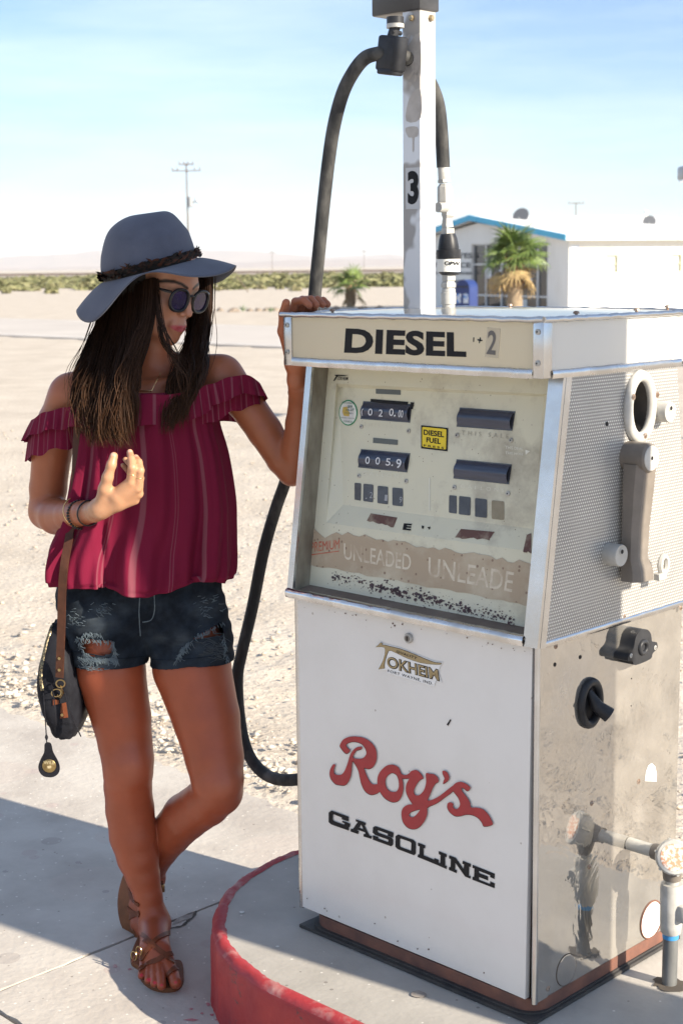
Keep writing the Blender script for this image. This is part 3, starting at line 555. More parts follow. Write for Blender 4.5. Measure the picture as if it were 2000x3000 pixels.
# ---- base and lower cabinet
pb(MB().box((.012,-.020,ZI),(W+.012,D+.012,ZI+.007)),'base_plate',m_black)
def rrect(u0,v0,u1,v1,r,n=7):
    L=[]
    for cx,cy,a in ((u1-r,v1-r,0),(u0+r,v1-r,90),(u0+r,v0+r,180),(u1-r,v0+r,270)):
        for k in range(n): q=R(a+90*k/(n-1)); L.append((cx+r*math.cos(q),cy+r*math.sin(q)))
    return L
s=MB(); s.poly([rrect(.03,-.004,W+.003,D+.002,.05)],lambda x,y,h:(x,y,ZI+.007+h),z0-ZI-.009); pb(s,'base_frame',m_rust,smooth=40)
s=MB(); s.poly([rrect(.03-.006,-.012,W+.007,D+.008,.05)],lambda x,y,h:(x,y,ZI+.0075+h),.004); pb(s,'gasket',m_black)
pb(MB().box((.012,.016,z0),(W-.01,D-.012,z1)),'inner_body',m_inner)
# door: slightly bowed sheet, sprung at its lower right corner
s=MB(); nu,nz=14,14; V=[];Fc=[]
for i in range(nu+1):
    for j in range(nz+1):
        u=.003+(W-.014-.003)*i/nu; z=z0+(z1-.003-z0)*j/nz; b_=-.0018*math.sin(math.pi*i/nu)-.005*(max(0,i/nu-.6)/.4)**2*(1-j/nz); V.append((u-.006*(max(0,i/nu-.6)/.4)*(1-j/nz),b_,z))
n=len(V); V+=[(a,b+.013,c) for a,b,c in V]
I=lambda i,j:i*(nz+1)+j
for i in range(nu):
    for j in range(nz): Fc+=[(I(i,j),I(i+1,j),I(i+1,j+1),I(i,j+1)),(n+I(i,j+1),n+I(i+1,j+1),n+I(i+1,j),n+I(i,j))]
for i in range(nu): Fc+=[(I(i,0),n+I(i,0),n+I(i+1,0),I(i+1,0)),(I(i,nz),I(i+1,nz),n+I(i+1,nz),n+I(i,nz))]
for j in range(nz): Fc+=[(I(0,j),I(0,j+1),n+I(0,j+1),n+I(0,j)),(I(nu,j),n+I(nu,j),n+I(nu,j+1),I(nu,j+1))]
s.add(V,Fc); door=pb(s,'front_door',m_white,smooth=40,fixn=True)
pb(MB().box((-.006,-.002,z0-.004),(.0,D,z1),bev=.001),'side_panel',m_steel,label='plain steel left side panel')
side=pb(MB().box((W-.001,.004,z0-.004),(W+.002,D,z1+.002)),'side_panel',m_steel,label='dented mirror steel right side panel')
pb(MB().tube([(W-.003,.003,z0-.006),(W-.004,.003,z1)],.0065,10),'corner_trim',m_chrome2,smooth=50); pb(MB().tube([(-.001,.002,z0-.003),(-.001,.002,z1)],.0045,8),'corner_trim',m_chrome2,smooth=50)
pb(MB().box((0,D-.006,z0),(W-.002,D+.002,z1)),'rear_panel',m_white)
# ---- upper cabinet
LEN=math.hypot(VT-VB,z3-z1); SV=(VT-VB)/LEN; SZ=(z3-z1)/LEN
def slant(u,t,h): # t along the sloping front, h out of it
    return (u,VB+SV*t-SZ*h,z1+SZ*t+SV*h)
for u,lb in ((W+UA,'perforated sheet on the right flank'),(-UA-.002,'perforated sheet on the left flank')):
    q=[(VB+.012,z1),(D-VB,z1),(D-VT,z3),(VT+.012,z3)]; pc=SD(1868,1192,W+UA+.002); s=MB(); s.poly([q]+([[(pc[1]+.0315*math.cos(6.2832*k/28),pc[2]+.0515*math.sin(6.2832*k/28)) for k in range(28)]] if u>0 else []),lambda x,y,h:(u+h,x,y),.002); pb(s,'perforated_sheet',m_perf,label=lb)
s=MB(); s.add([(-UA,D-VB-.002,z1),(W+UA,D-VB-.002,z1),(W+UA,D-VT-.002,z3),(-UA,D-VT-.002,z3)],[(0,1,2,3)]); pb(s,'rear_panel',m_perf)
def slbox(s,u0,u1,t0,t1,h0,h1): s.add([slant(u,t,h) for u in(u0,u1) for t in(t0,t1) for h in(h0,h1)],[(0,1,3,2),(4,6,7,5),(0,4,5,1),(2,3,7,6),(0,2,6,4),(1,5,7,3)])
def bentstrip(name,u0,u1,t0,t1,h0,h1,mt,n=1):
    s=MB(); slbox(s,u0,u1,t0,t1,h0,h1); return pb(s,name,mt,fixn=True)
bentstrip('front_trim',W+UA-.030,W+UA+.004,-.002,LEN,-.004,.004,m_chrome2); bentstrip('front_trim',W+UA+.0015,W+UA+.0045,-.002,LEN,-.022,-.0045,m_chrome2)
bentstrip('front_trim',-UA-.003,-UA+.014,-.002,LEN,-.004,.004,m_chrome2)
bentstrip('recess_wall',-UA+.012,-UA+.015,.012,LEN,-.075,-.004,mat('olive_recess',(.27,.255,.20),.6,col2=(.13,.11,.08),scale=14,stretch=(1,1,.4)))
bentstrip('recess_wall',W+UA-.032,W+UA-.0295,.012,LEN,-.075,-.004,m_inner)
EDG=.046
m_sill=mat('dirty_sill',(.14,.105,.085),.7,col2=(.22,.18,.15),scale=10)
s=MB(); s.add([slant(-UA+.012,.014,.002),slant(W+UA-.03,.014,.002),slant(W+UA-.03,.030,-EDG-.02),slant(-UA+.012,.030,-EDG-.02)],[(0,1,2,3)]); pb(s,'sill',m_sill)
# wavy lower chrome lip
def wavy_lip(name,f,n,parent=None):
    s=MB(); V=[];Fc=[]
    prf=[(-.002,-.004),(-.003,.006),(.004,.010),(.014,.0095),(.018,.004),(.018,-.006)]
    for i in range(n+1):
        t=i/n; d=.0005*math.sin(t*31)+.0004*math.sin(t*77+1)+.0004*math.sin(t*13+2)*math.sin(t*160)
        for a,b in prf: V.append(f(t,a+d*.7,b+d))
    k=len(prf)
    for i in range(n):
        for j in range(k-1): Fc.append((i*k+j,i*k+j+1,(i+1)*k+j+1,(i+1)*k+j))
    s.add(V,Fc); return pb(s,name,m_chrome,parent,smooth=60,fixn=True)
wavy_lip('lower_lip',lambda t,a,b:slant(-UA-.003+(W+2*UA+.004-.030)*t,a,b-.001),90)
wavy_lip('side_lip',lambda t,a,b:(W+UA-.004+b*.8,VB+.02+(D-2*VB-.02)*t,z1+a*.7-.004),60)
# ---- dial sheet
NS=(0,-SZ,SV); nW=NV*NS[1]+Vector((0,0,NS[2]))
def plane_at(h,off=0.):
    p=slant(0,0,h); p0=pw(*p)
    def f(x,y,hh=0.):
        q=wp(hit(x,y,p0,nW)); return (q[0],q[1]+NS[1]*(hh+off),q[2]+NS[2]*(hh+off))
    return f
def c3(p): return (860+p[0]*.49745,1060+p[1]*.49745)
OUTP=plane_at(-EDG); INP=plane_at(-EDG-.014)
m_dial=mat('dial_cream',(.63,.60,.45),.5,col2=(.55,.54,.44),scale=3.,lo=.35,hi=.7,bump=.0003,bscale=20)
def grime(m):
    t,b,L=nodes(m); src=b.inputs['Base Color'].links[0].from_socket; tcn=N(t,'ShaderNodeTexCoord')
    n=N(t,'ShaderNodeTexNoise',Scale=4.2,Detail=10.,Roughness=.7); L(tcn.outputs['Object'],n.inputs['Vector']); sp=N(t,'ShaderNodeSeparateXYZ'); L(tcn.outputs['Object'],sp.inputs[0])
    a=N(t,'ShaderNodeMath',operation='MULTIPLY_ADD'); L(sp.outputs['X'],a.inputs[0]); a.inputs[1].default_value=.16; L(n.outputs['Fac'],a.inputs[2])
    r=N(t,'ShaderNodeMapRange'); r.inputs[1].default_value=.555; r.inputs[2].default_value=.76; L(a.outputs[0],r.inputs[0]); mm=N(t,'ShaderNodeMixRGB'); mm.inputs['Color2'].default_value=(.20,.16,.12,1)
    f=N(t,'ShaderNodeMath',operation='MULTIPLY'); L(r.outputs[0],f.inputs[0]); f.inputs[1].default_value=.75; L(f.outputs[0],mm.inputs['Fac']); L(src,mm.inputs['Color1']); L(mm.outputs[0],b.inputs['Base Color'])
grime(m_dial); add_specks(m_dial,60,.15,(.2,.15,.1),.8)
oc=[slant(-UA+.013,.026,-EDG),slant(W+UA-.031,.026,-EDG),slant(W+UA-.031,LEN,-EDG),slant(-UA+.013,LEN,-EDG)]
hole=[OUTP(*c3(p)) for p in((190,948),(1402,1118),(1490,190),(252,128))]; inn=[INP(*c3(p)) for p in ((292,842),(1408,985),(1472,205),(266,150))]
s=MB(); s.add(oc+hole+inn,[(0,1,5,4),(1,2,6,5),(2,3,7,6),(3,0,4,7),(4,5,9,8),(5,6,10,9),(6,7,11,10),(7,4,8,11),(8,9,10,11)])
dial=pb(s,'dial_face',m_dial)
# slope plane for the brown bars at the foot of the recess
_a,_b,_c2=[pw(*p) for p in (hole[0],hole[1],inn[0])]; nSl=(_b-_a).cross(_c2-_a).normalized(); nSl=-nSl if nSl.dot(_a-CP)>0 else nSl
def SLP(x,y,h=0.): return wp(hit(x,y,_a,nSl)+nSl*h)
m_brown=mat('brown_bar',(.115,.055,.045),.7,col2=(.3,.24,.18),scale=28,lo=.5,hi=.75)
for pts in (((455,893),(610,918),(588,975),(432,936)),((985,985),(1182,1002),(1150,1048),(950,1035)),((1372,1020),(1398,1010),(1398,1125),(1350,1118))):
    s=MB(); rnd=random.Random(pts[0][0]); q=[]
    for i in range(4):
        a_,b_=pts[i],pts[(i+1)%4]
        for k in range(9): q.append((a_[0]+(b_[0]-a_[0])*k/9+rnd.uniform(-4,4)*(i==2),a_[1]+(b_[1]-a_[1])*k/9+rnd.uniform(-6,6)*(i==2)))
    s.poly([[c3(p) for p in q]],lambda x,y,h:SLP(x,y,.0006+h),.0004); pb(s,'brown_bar',m_brown,dial)
s=MB(); text_on(s,'E',[c3(p) for p in((650,952),(698,955),(690,995),(642,990))],SLP,.0012,offset=.05); s.poly([[c3(p) for p in((755,965),(768,968),(764,985),(756,982))]],lambda x,y,h:SLP(x,y,.001+h),.0003); s.poly([[c3(p) for p in((788,975),(805,972),(800,990))]],lambda x,y,h:SLP(x,y,.001+h),.0003); pb(s,'lettering',m_ink,dial)
m_drum=mat('drum_blue',(.018,.026,.055),.25,col2=(.03,.042,.08),scale=9,stretch=(1,1,9),coat=.3); m_win=mat('window_dark',(.028,.03,.042),.2,col2=(.06,.065,.08),scale=16); m_digit=mat('digit_pale',(.62,.63,.66),.6)
def drum(pts,digits):
    q=[np.array(c3(p)) for p in pts]; s=MB(); V=[];Fc=[]; n=8; m_=10
    s2=MB(); e=[(-7,-6),(7,-6),(7,7),(-7,7)]; s2.poly([[c3((p[0]+d[0],p[1]+d[1])) for p,d in zip(pts,e)]],lambda x,y,h:INP(x,y,.0006+h),.0008); fr=pb(s2,'counter_window',m_win,dial)
    for i in range(m_+1):
        for j in range(n+1):
            a=i/m_; b=j/n; p=(q[0]*(1-a)+q[1]*a)*(1-b)+(q[3]*(1-a)+q[2]*a)*b; V.append(INP(p[0]+5*math.sin(math.pi*b)*(a-.5)*0,p[1],.0016+.008*math.sin(math.pi*b)))
    I=lambda i,j:i*(n+1)+j
    for i in range(m_):
        for j in range(n): Fc.append((I(i,j),I(i,j+1),I(i+1,j+1),I(i+1,j)))
    s.add(V,Fc); dr=pb(s,'counter_drum',m_drum,fr,smooth=60)
    for ch,qd in digits:
        s=MB(); text_on(s,ch,[c3(p) for p in qd],INP,.0108,offset=.01); pb(s,'digit',m_digit,fr)
def dq(x,y,w,h): return ((x,y),(x+w,y+h*.06),(x+w-4,y+h),(x-4,y+h*.94))
drum(((418,238),(690,255),(678,352),(402,330)),[('0',dq(460,276,26,44)),('2',dq(522,282,24,44)),('0',dq(584,276,26,46)),('.',dq(611,313,11,12)),('00',dq(638,285,28,46)),('(',dq(420,276,10,44))])
drum(((405,520),(680,545),(662,645),(388,615)),[('0',dq(444,558,26,46)),('0',dq(504,562,26,46)),('5',dq(564,568,28,46)),('.',dq(597,605,9,10)),('9',dq(625,572,30,58))])
drum(((985,275),(1298,298),(1280,400),(967,375)),[]); drum(((967,580),(1278,610),(1260,715),(948,680)),[])
m_wtan=mat('window_tan',(.20,.17,.11),.5,col2=(.27,.23,.16),scale=30)
def flatdecal(pts,mt,name,h=.0006,f=INP,n=1,parent=dial,th=.0005,sm=0):
    q=[c3(p) for p in pts]
    if sm: q=crom(q,sm,True)
    s=MB(); s.poly([[tuple(p) for p in q]],lambda x,y,hh:f(x,y,h+hh),th); return pb(s,name,mt,parent)
def rq(pts,r=.16): # rounded quad
    o=[]; P=[np.array(p,float) for p in pts]
    for i in range(4):
        a,b,c=P[i-1],P[i],P[(i+1)%4]; o+= [b+(a-b)*r,b+(a-b)*r*.3+(c-b)*r*.1,b+(c-b)*r*.3+(a-b)*r*.1,b+(c-b)*r]
    return o
for pts in (((360,712),(398,716),(396,818),(360,812)),((412,718),(470,724),(468,828),(410,820)),((496,730),(556,736),(556,840),(494,832)),((582,740),(644,746),(644,852),(582,845)),((916,785),(960,790),(960,895),(914,888)),((974,790),(1042,798),(1040,906),(972,898)),((1068,802),(1138,810),(1138,920),(1068,912)),((1166,815),(1238,822),(1238,932),(1166,925))):
    flatdecal(rq(pts,.12),m_wtan if pts[0][0]==1166 else m_win,'price_window')
s=MB()
for ch,x,y in (('2',452,766),('1',540,782),('9',626,794),('.',428,800)): text_on(s,ch,[c3(p) for p in dq(x,y,16 if ch!='.' else 7,38 if ch!='.' else 8)],INP,.0014)
pb(s,'digit',mat('digit_dim',(.33,.34,.36),.6),dial)
for pts in (((485,157),(630,165),(630,195),(485,188)),((469,447),(613,460),(613,490),(468,478))): flatdecal(pts,mat('slot_grey',(.10,.115,.11),.5),'slot')
flatdecal(((455,219),(676,236),(672,252),(690,254),(690,238),(711,240),(702,280),(692,278),(694,262),(560,250),(455,236)),m_ink,'tape_scrap',h=.0012)
# stickers
m_yel=mat('sticker_yellow',(.75,.56,.015),.5,col2=(.6,.45,.03),scale=30,lo=.5,hi=.8); st=flatdecal(((752,374),(910,390),(906,527),(752,510)),m_ink,'sticker',h=.001)
flatdecal(rq(((760,383),(902,397),(899,517),(760,500)),.08),m_yel,'sticker_face',h=.0017,parent=st)
s=MB(); text_on(s,'DIESEL',[c3(p) for p in((768,398),(889,412),(888,446),(768,430))],INP,.0024,offset=.035); text_on(s,'FUEL',[c3(p) for p in((785,444),(870,454),(868,486),(784,474))],INP,.0024,offset=.035); text_on(s,'PRESS',[c3(p) for p in((768,486),(888,502),(887,514),(768,498))],INP,.0024,offset=.03,spacing=1.5); pb(s,'lettering',m_ink,st)
def ell(cx,cy,rx,ry,n=28): return [(cx+rx*math.cos(6.2832*k/n),cy+ry*math.sin(6.2832*k/n)) for k in range(n)]
st=flatdecal(ell(323,300,54,76),mat('sticker_green',(.01,.22,.09),.5),'seal_sticker',h=.0008); flatdecal(ell(323,300,49,69),mat('sticker_white',(.66,.68,.62),.5),'seal_ring',h=.0014,parent=st); 
s=MB(); s.poly([[c3(p) for p in ell(323,300,36,52)]],lambda x,y,h:INP(x,y,.0019+h),.0003); pb(s,'seal_disc',mat('seal_pink',(.62,.60,.58),.6),st)
flatdecal(((296,268),(320,264),(322,285),(334,300),(330,322),(300,318),(292,296)),mat('seal_gold',(.50,.35,.08),.6),'seal_map',h=.0024,parent=st)
s=MB()
for body,q,o in (('2016',((322,258),(350,254),(350,270),(322,274)),.02),('10-27',((314,278),(360,276),(360,290),(314,292)),.02),('COUNTY',((304,296),(356,302),(356,310),(304,305)),.01),('WEIGHTS & MEASURES',((288,246),(358,250),(357,238),(290,233)),0),('DEPARTMENT OF AGRICULTURE',((282,325),(362,332),(362,338),(282,332)),0),('ACCURATE WHEN TESTED',((296,344),(352,350),(350,362),(298,356)),0)):
    text_on(s,body,[c3(p) for p in (q if q[0][1]<q[3][1] else (q[3],q[2],q[1],q[0]))],INP,.003,offset=o)
pb(s,'lettering',mat('seal_ink',(.05,.12,.09),.6),st)
for x,y in ((400,383),(678,408),(963,433),(1280,462),(386,672),(664,703),(947,740),(1262,776)):
    s=MB(); s.lathe([(0,.005),(.0015,.005),(.003,.003)],INP(*c3((x,y)),.0004),NS,10); s.lathe([(.003,.0016),(.0034,.0016)],INP(*c3((x,y)),.0004),NS,6,1); pb(s,'rivet',[m_grey,m_ink],dial)
m_faint=mat('faint_print',(.30,.28,.22),.7); m_pale=mat('pale_print',(.72,.71,.62),.7)
s=MB(); text_on(s,'THIS SALE',[c3(p) for p in((990,404),(1266,426),(1264,452),(988,430))],INP,.001,spacing=1.8,offset=-.012); pb(s,'lettering',m_faint,dial)
s=MB(); text_on(s,'THIS SALE',[c3(p) for p in((415,358),(640,376),(638,398),(413,380))],INP,.001,spacing=1.8,offset=-.03); pb(s,'lettering',mat('fainter_print',(.50,.47,.38),.7),dial)
s=MB(); text_on(s,'GALLONS',[c3(p) for p in((412,644),(650,668),(648,688),(410,664))],INP,.001,spacing=1.8,offset=-.02); text_on(s,'GALLONS',[c3(p) for p in((985,722),(1240,748),(1238,768),(983,742))],INP,.001,spacing=1.8,offset=-.02); text_on(s,'THIS DEAL',[c3(p) for p in((1247,494),(1352,506),(1351,522),(1246,512))],INP,.001,offset=.01); text_on(s,'THIS HOSE',[c3(p) for p in((1247,528),(1352,538),(1351,552),(1246,544))],INP,.001,offset=.01); s.poly([[c3(p) for p in((1364,518),(1392,526),(1366,548))]],lambda x,y,h:INP(x,y,.0008+h),.0003); pb(s,'lettering',m_pale,dial)
s=MB(); s.poly([[c3(p) for p in((799,682),(804,682),(804,878),(799,878))]],lambda x,y,h:INP(x,y,.0008+h),.0003); pb(s,'divider_line',m_pale,dial)
# outer sheet print
m_band=mat('faded_brown_band',(.40,.315,.22),.7,col2=(.55,.49,.37),scale=6,lo=.45,hi=.66,detail=9); add_specks(m_band,55,.3,(.16,.09,.06),.7)
rnd=random.Random(9); top=[(85+ (1428-85)*k/40,978+(1195-978)*k/40+rnd.uniform(-16,14)+(34 if 1<k<5 else 0)) for k in range(41)]; bot=[(1402-(1402-80)*k/30,1440-(1440-1190)*k/30+rnd.uniform(-6,6)) for k in range(31)]
flatdecal(top+bot,m_band,'faded_band',h=.0006,f=OUTP)
m_redp=mat('red_print',(.42,.06,.03),.6,col2=(.5,.2,.12),scale=40); s=MB(); text_on(s,'PREMIUM',[c3(p) for p in((105,1064),(273,1046),(272,1100),(104,1122))],OUTP,.0016); s.poly([[c3(p) for p in((102,1134),(270,1112),(270,1117),(102,1140))]],lambda x,y,h:OUTP(x,y,.0012+h),.0004); pb(s,'lettering',m_redp,dial)
m_worn=mat('worn_cream_letter',(.62,.55,.43),.7,col2=(.44,.35,.25),scale=30,lo=.45,hi=.62); s=MB(); text_on(s,'UNLEADED',[c3(p) for p in((298,1068),(694,1136),(690,1230),(298,1162))],OUTP,.0013,offset=.005); pb(s,'lettering',m_worn,dial); s=MB(); text_on(s,'UNLEADE',[c3(p) for p in((796,1150),(1300,1240),(1285,1358),(794,1264))],OUTP,.0013,offset=.005); pb(s,'lettering',m_worn,dial)
s=MB(); text_on(s,'TOKHEIM',[c3(p) for p in((262,86),(322,88),(320,110),(250,108))],OUTP,.001,offset=.01); s.poly([[c3(p) for p in((240,78),(262,76),(324,79),(296,84),(262,83),(243,112),(234,113),(252,84))]],lambda x,y,h:OUTP(x,y,.0008+h),.0003); pb(s,'lettering',m_ink,dial)
rnd=random.Random(21); s=MB()
for i in range(520):
    t=rnd.random(); d=rnd.gauss(0,1); x=225+1080*t; y=1262+262*t+d*26; sc=rnd.choice((3,4,5,7,10,13))*(1 if abs(d)<1 else .5)*(1.15 if .2<t<.75 else .7)
    if y>1300+245*t+55: continue
    k=rnd.randint(3,6); a0=rnd.random()*6; s.poly([[c3((x+sc*rnd.uniform(.5,1.1)*math.cos(a0+6.283*j/k),y+sc*rnd.uniform(.5,1.)*math.sin(a0+6.283*j/k))) for j in range(k)]],lambda x,y,h:OUTP(x,y,.0007+h),.0004)
o=pb(s,'paint_flakes',mat('dark_flake',(.045,.035,.05),.6,col2=(.10,.05,.05),scale=60),dial); o['kind']='stuff'
# ---- header box (hollow, translucent plastic sign that the sun shines into)
m_sign=bpy.data.materials.new('sign_plastic'); m_sign.use_nodes=True
def plastic(m,col,tr):
    t,b,L=nodes(m); b.inputs['Base Color'].default_value=(*col,1); b.inputs['Roughness'].default_value=.3
    tl=N(t,'ShaderNodeBsdfTranslucent'); tl.inputs['Color'].default_value=(*tr,1); ms=N(t,'ShaderNodeMixShader'); ms.inputs[0].default_value=.6 if col[2]<.7 else .35
    L(b.outputs[0],ms.inputs[1]); L(tl.outputs[0],ms.inputs[2]); L(ms.outputs[0],t.nodes['Material Output'].inputs[0])
plastic(m_sign,(.88,.79,.61),(.98,.86,.62))
m_sidep=bpy.data.materials.new('header_side_plastic'); m_sidep.use_nodes=True; plastic(m_sidep,(.80,.79,.75),(.95,.90,.80))
HV1=D-HV; hu0,hu1=-HH,W+HH
def sheet(a,b,c,d): return MB().add([a,b,c,d],[(0,1,2,3)])
sign=pb(sheet((hu0+.022,HV+.003,z3+.014),(hu1-.022,HV+.003,z3+.014),(hu1-.022,HV+.003,z4-.006),(hu0+.022,HV+.003,z4-.006)),'sign_panel',m_sign)
for u_ in (hu1-.002,hu0+.002): hs=pb(sheet((u_,HV+.026,z3+.010),(u_,HV1-.018,z3+.010),(u_,HV1-.018,z4-.003),(u_,HV+.026,z4-.003)),'header_side',m_sidep)
pb(MB().box((hu0+.022,HV1-.006,z3+.014),(hu1-.022,HV1-.003,z4-.006)),'sign_panel',m_sign); pb(MB().box((hu0+.006,HV+.01,z3+.006),(hu1-.006,HV1-.01,z3+.009)),'header_floor',m_sidep)
for u0 in (hu0,hu1-.024):
    for v0 in (HV-.001,HV1-.027): 
        b_=pb(MB().box((u0,v0,z3-.002),(u0+.024,v0+.028,z4+.001),bev=.002),'corner_bracket',m_chrome2,smooth=30)
        if v0<.2:
            for z in (z3+.026,z4-.022):
                s=MB(); s.lathe([(0,.0055),(.002,.0055),(.0035,.003)],(u0+.012,v0-.0002,z),(0,-1,0),10); s.lathe([(.0034,.0018),(.0040,.0018)],(u0+.012,v0,z),(0,-1,0),6,1); pb(s,'screw',[m_grey,m_ink],b_)
wavy_lip('header_lip',lambda t,a,b:(hu0+.024+(hu1-hu0-.048)*t,HV+.003-b*.5,z3+a*.85),80); wavy_lip('header_lip',lambda t,a,b:(hu1-.003+b*.5,HV+.027+(D-.06)*t,z3-.001+a*.75),60)
# lid: slightly crowned sheet with a rolled, battered chrome edge
m_lid=bpy.data.materials.new('lid_translucent'); m_lid.use_nodes=True; plastic(m_lid,(.80,.80,.79),(.95,.93,.88)); nodes(m_lid)[1].inputs['Roughness'].default_value=.1; nodes(m_lid)[1].inputs['Coat Weight'].default_value=.6  # translucency added so daylight enters through the lid and brightens the sign
s=MB(); V=[];Fc=[];n=16
for i in range(n+1):
    for j in range(n+1): V.append((hu0-.002+(hu1-hu0+.004)*i/n,HV-.004+(HV1-HV+.008)*j/n,z4+.002+.007*(math.sin(math.pi*i/n)*math.sin(math.pi*j/n))**.6))
I=lambda i,j:i*(n+1)+j; Fc=[(I(i,j),I(i+1,j),I(i+1,j+1),I(i,j+1)) for i in range(n) for j in range(n)]; s.add(V,Fc); lid=pb(s,'lid',m_lid,smooth=60)
def roll(a,b,k):
    a,b=Vector(a),Vector(b); return [a+(b-a)*i/k+Vector((random.uniform(-.0008,.0008),random.uniform(-.0008,.0008),.0012*math.sin(i*1.3)*random.random())) for i in range(k+1)]
for a,b in (((hu0-.003,HV-.004,z4),(hu1+.003,HV-.004,z4)),((hu1+.003,HV-.004,z4),(hu1+.003,HV1+.004,z4)),((hu0-.003,HV-.004,z4),(hu0-.003,HV1+.004,z4)),((hu0-.003,HV1+.004,z4),(hu1+.003,HV1+.004,z4))): pb(MB().tube(roll(a,b,60),.0055,8),'lid_edge',m_chrome2,smooth=60)
for u,v in ((.10,.02),(W+.004,.10),(W+.004,.30),(W-.05,D),(.2,D-.01)): pb(MB().lathe([(0,.003),(.004,.003),(.0045,.0062),(.008,.0055),(.0095,.003)],(u,v,z4+.003),(0,0,1),8),'lid_bolt',m_screw)
def HD(x,y,h): q=FR(x,y,HV+.003); return (q[0],q[1]-h,q[2])
s=MB(); text_on(s,'DIESEL',[(1013,961),(1365,974),(1366,1047),(1008,1034)],HD,.0008,offset=.042,spacing=1.04); pb(s,'lettering',m_ink,sign)
s=MB(); s.poly([[(1427,959),(1466,963),(1459,1049),(1420,1045)]],lambda x,y,h:HD(x,y,.0004+h),.0004); stk=pb(s,'number_sticker',mat('sticker_tan',(.50,.43,.31),.5),sign)
s=MB(); text_on(s,'2',[(1430,967),(1457,970),(1451,1040),(1425,1037)],HD,.0014,offset=.02); pb(s,'lettering',mat('grey_ink',(.12,.11,.10),.5),stk)
s=MB(); s.poly([[(1386,988),(1389,989),(1388,1002),(1385,1001)]],lambda x,y,h:HD(x,y,.0004+h),.0003); s.poly([[(1398,993),(1404,994),(1405,988),(1408,989),(1408,995),(1413,996),(1412,1000),(1407,999),(1404,1006),(1402,1005),(1403,999),(1398,997)]],lambda x,y,h:HD(x,y,.0004+h),.0003); pb(s,'scrap_mark',m_ink,sign)
# ---- door lettering
def DR(x,y,h): q=FR(x,y,-.0015); return (q[0],q[1]-h-.0012,q[2])
cr_=lambda p:(940+p[0]*.34439,2120+p[1]*.34439)
ROY=[[[(255,228),(232,252),(205,240),(172,195),(170,175),(195,135),(240,112),(300,107),(370,118),(430,155),(468,205),(481,260),(475,320),(450,365),(415,382),(375,375),(380,400),(400,450),(425,495),(455,515),(490,512),(512,540),(510,570),(480,592),(440,602),(405,590),(375,560),(350,505),(335,440),(325,395),(300,345),(275,318),(268,390),(258,450),(235,500),(205,522),(160,518),(128,508),(95,470),(82,430),(85,390),(105,350),(120,342),(130,355),(118,385),(118,415),(130,430),(160,434),(185,428),(210,395),(235,330),(255,265),(285,218),(320,196),(350,194),(358,205),(345,217),(315,225),(295,245),(280,288),(330,296),(365,290),(390,262),(394,235),(380,200),(355,170),(310,153),(270,152),(235,165),(220,182),(235,205),(250,218)]],
[[(605,345),(560,358),(515,400),(490,450),(490,520),(510,575),(545,625),(590,655),(630,665),(670,650),(695,610),(707,555),(704,500),(692,450),(685,410),(665,370),(635,352)],[(612,415),(575,438),(555,480),(560,530),(585,568),(625,578),(655,568),(670,530),(668,480),(655,440),(640,425)]],
[[(670,395),(695,428),(735,433),(772,412),(778,455),(740,463),(688,458)]],
[[(765,410),(790,395),(820,393),(850,415),(878,460),(860,470),(830,500),(805,545),(797,575),(805,600),(825,608),(850,600),(878,570),(895,530),(903,480),(900,420),(930,422),(970,428),(1000,455),(1008,490),(985,505),(960,540),(935,600),(915,648),(950,645),(1010,615),(1070,570),(1135,522),(1140,562),(1060,625),(990,675),(915,710),(912,750),(900,800),(870,850),(830,885),(785,893),(740,875),(705,830),(693,775),(697,730),(720,700),(755,685),(785,680),(760,640),(740,600),(730,560),(735,510),(760,460)],[(850,725),(810,735),(775,748),(757,770),(765,788),(790,792),(815,775),(838,748)]],
[[(1130,525),(1160,498),(1200,492),(1240,508),(1278,540),(1255,570),(1225,548),(1203,545),(1210,575),(1250,625),(1275,670),(1282,708),(1330,710),(1385,725),(1430,770),(1455,815),(1466,855),(1395,870),(1375,835),(1340,795),(1290,772),(1240,770),(1200,780),(1150,782),(1105,750),(1082,710),(1085,675),(1110,665),(1132,680),(1130,700),(1140,718),(1165,722),(1185,700),(1190,670),(1175,625),(1145,585),(1130,560)]],
[[(1042,398),(1070,402),(1092,430),(1098,465),(1080,490),(1048,508),(1052,480),(1060,460),(1045,425)]]]
m_signred=mat('sign_red',(.36,.022,.028),.45,col2=(.29,.018,.024),scale=30)
for i,g_ in enumerate(ROY):
    sm=[[cr_(p) for p in crom(l,3,True)] for l in g_]
    s=MB(); s.poly([[(x-1.6,y+2.0) for x,y in l] for l in sm],lambda x,y,h:DR(x,y,.0003+i*.00012+h),.0003); sh=pb(s,'letter_shadow',m_ink,door)
    s=MB(); s.poly(sm,lambda x,y,h:DR(x,y,.0014+i*.00015+h),.0005); pb(s,'letter',m_signred,door)
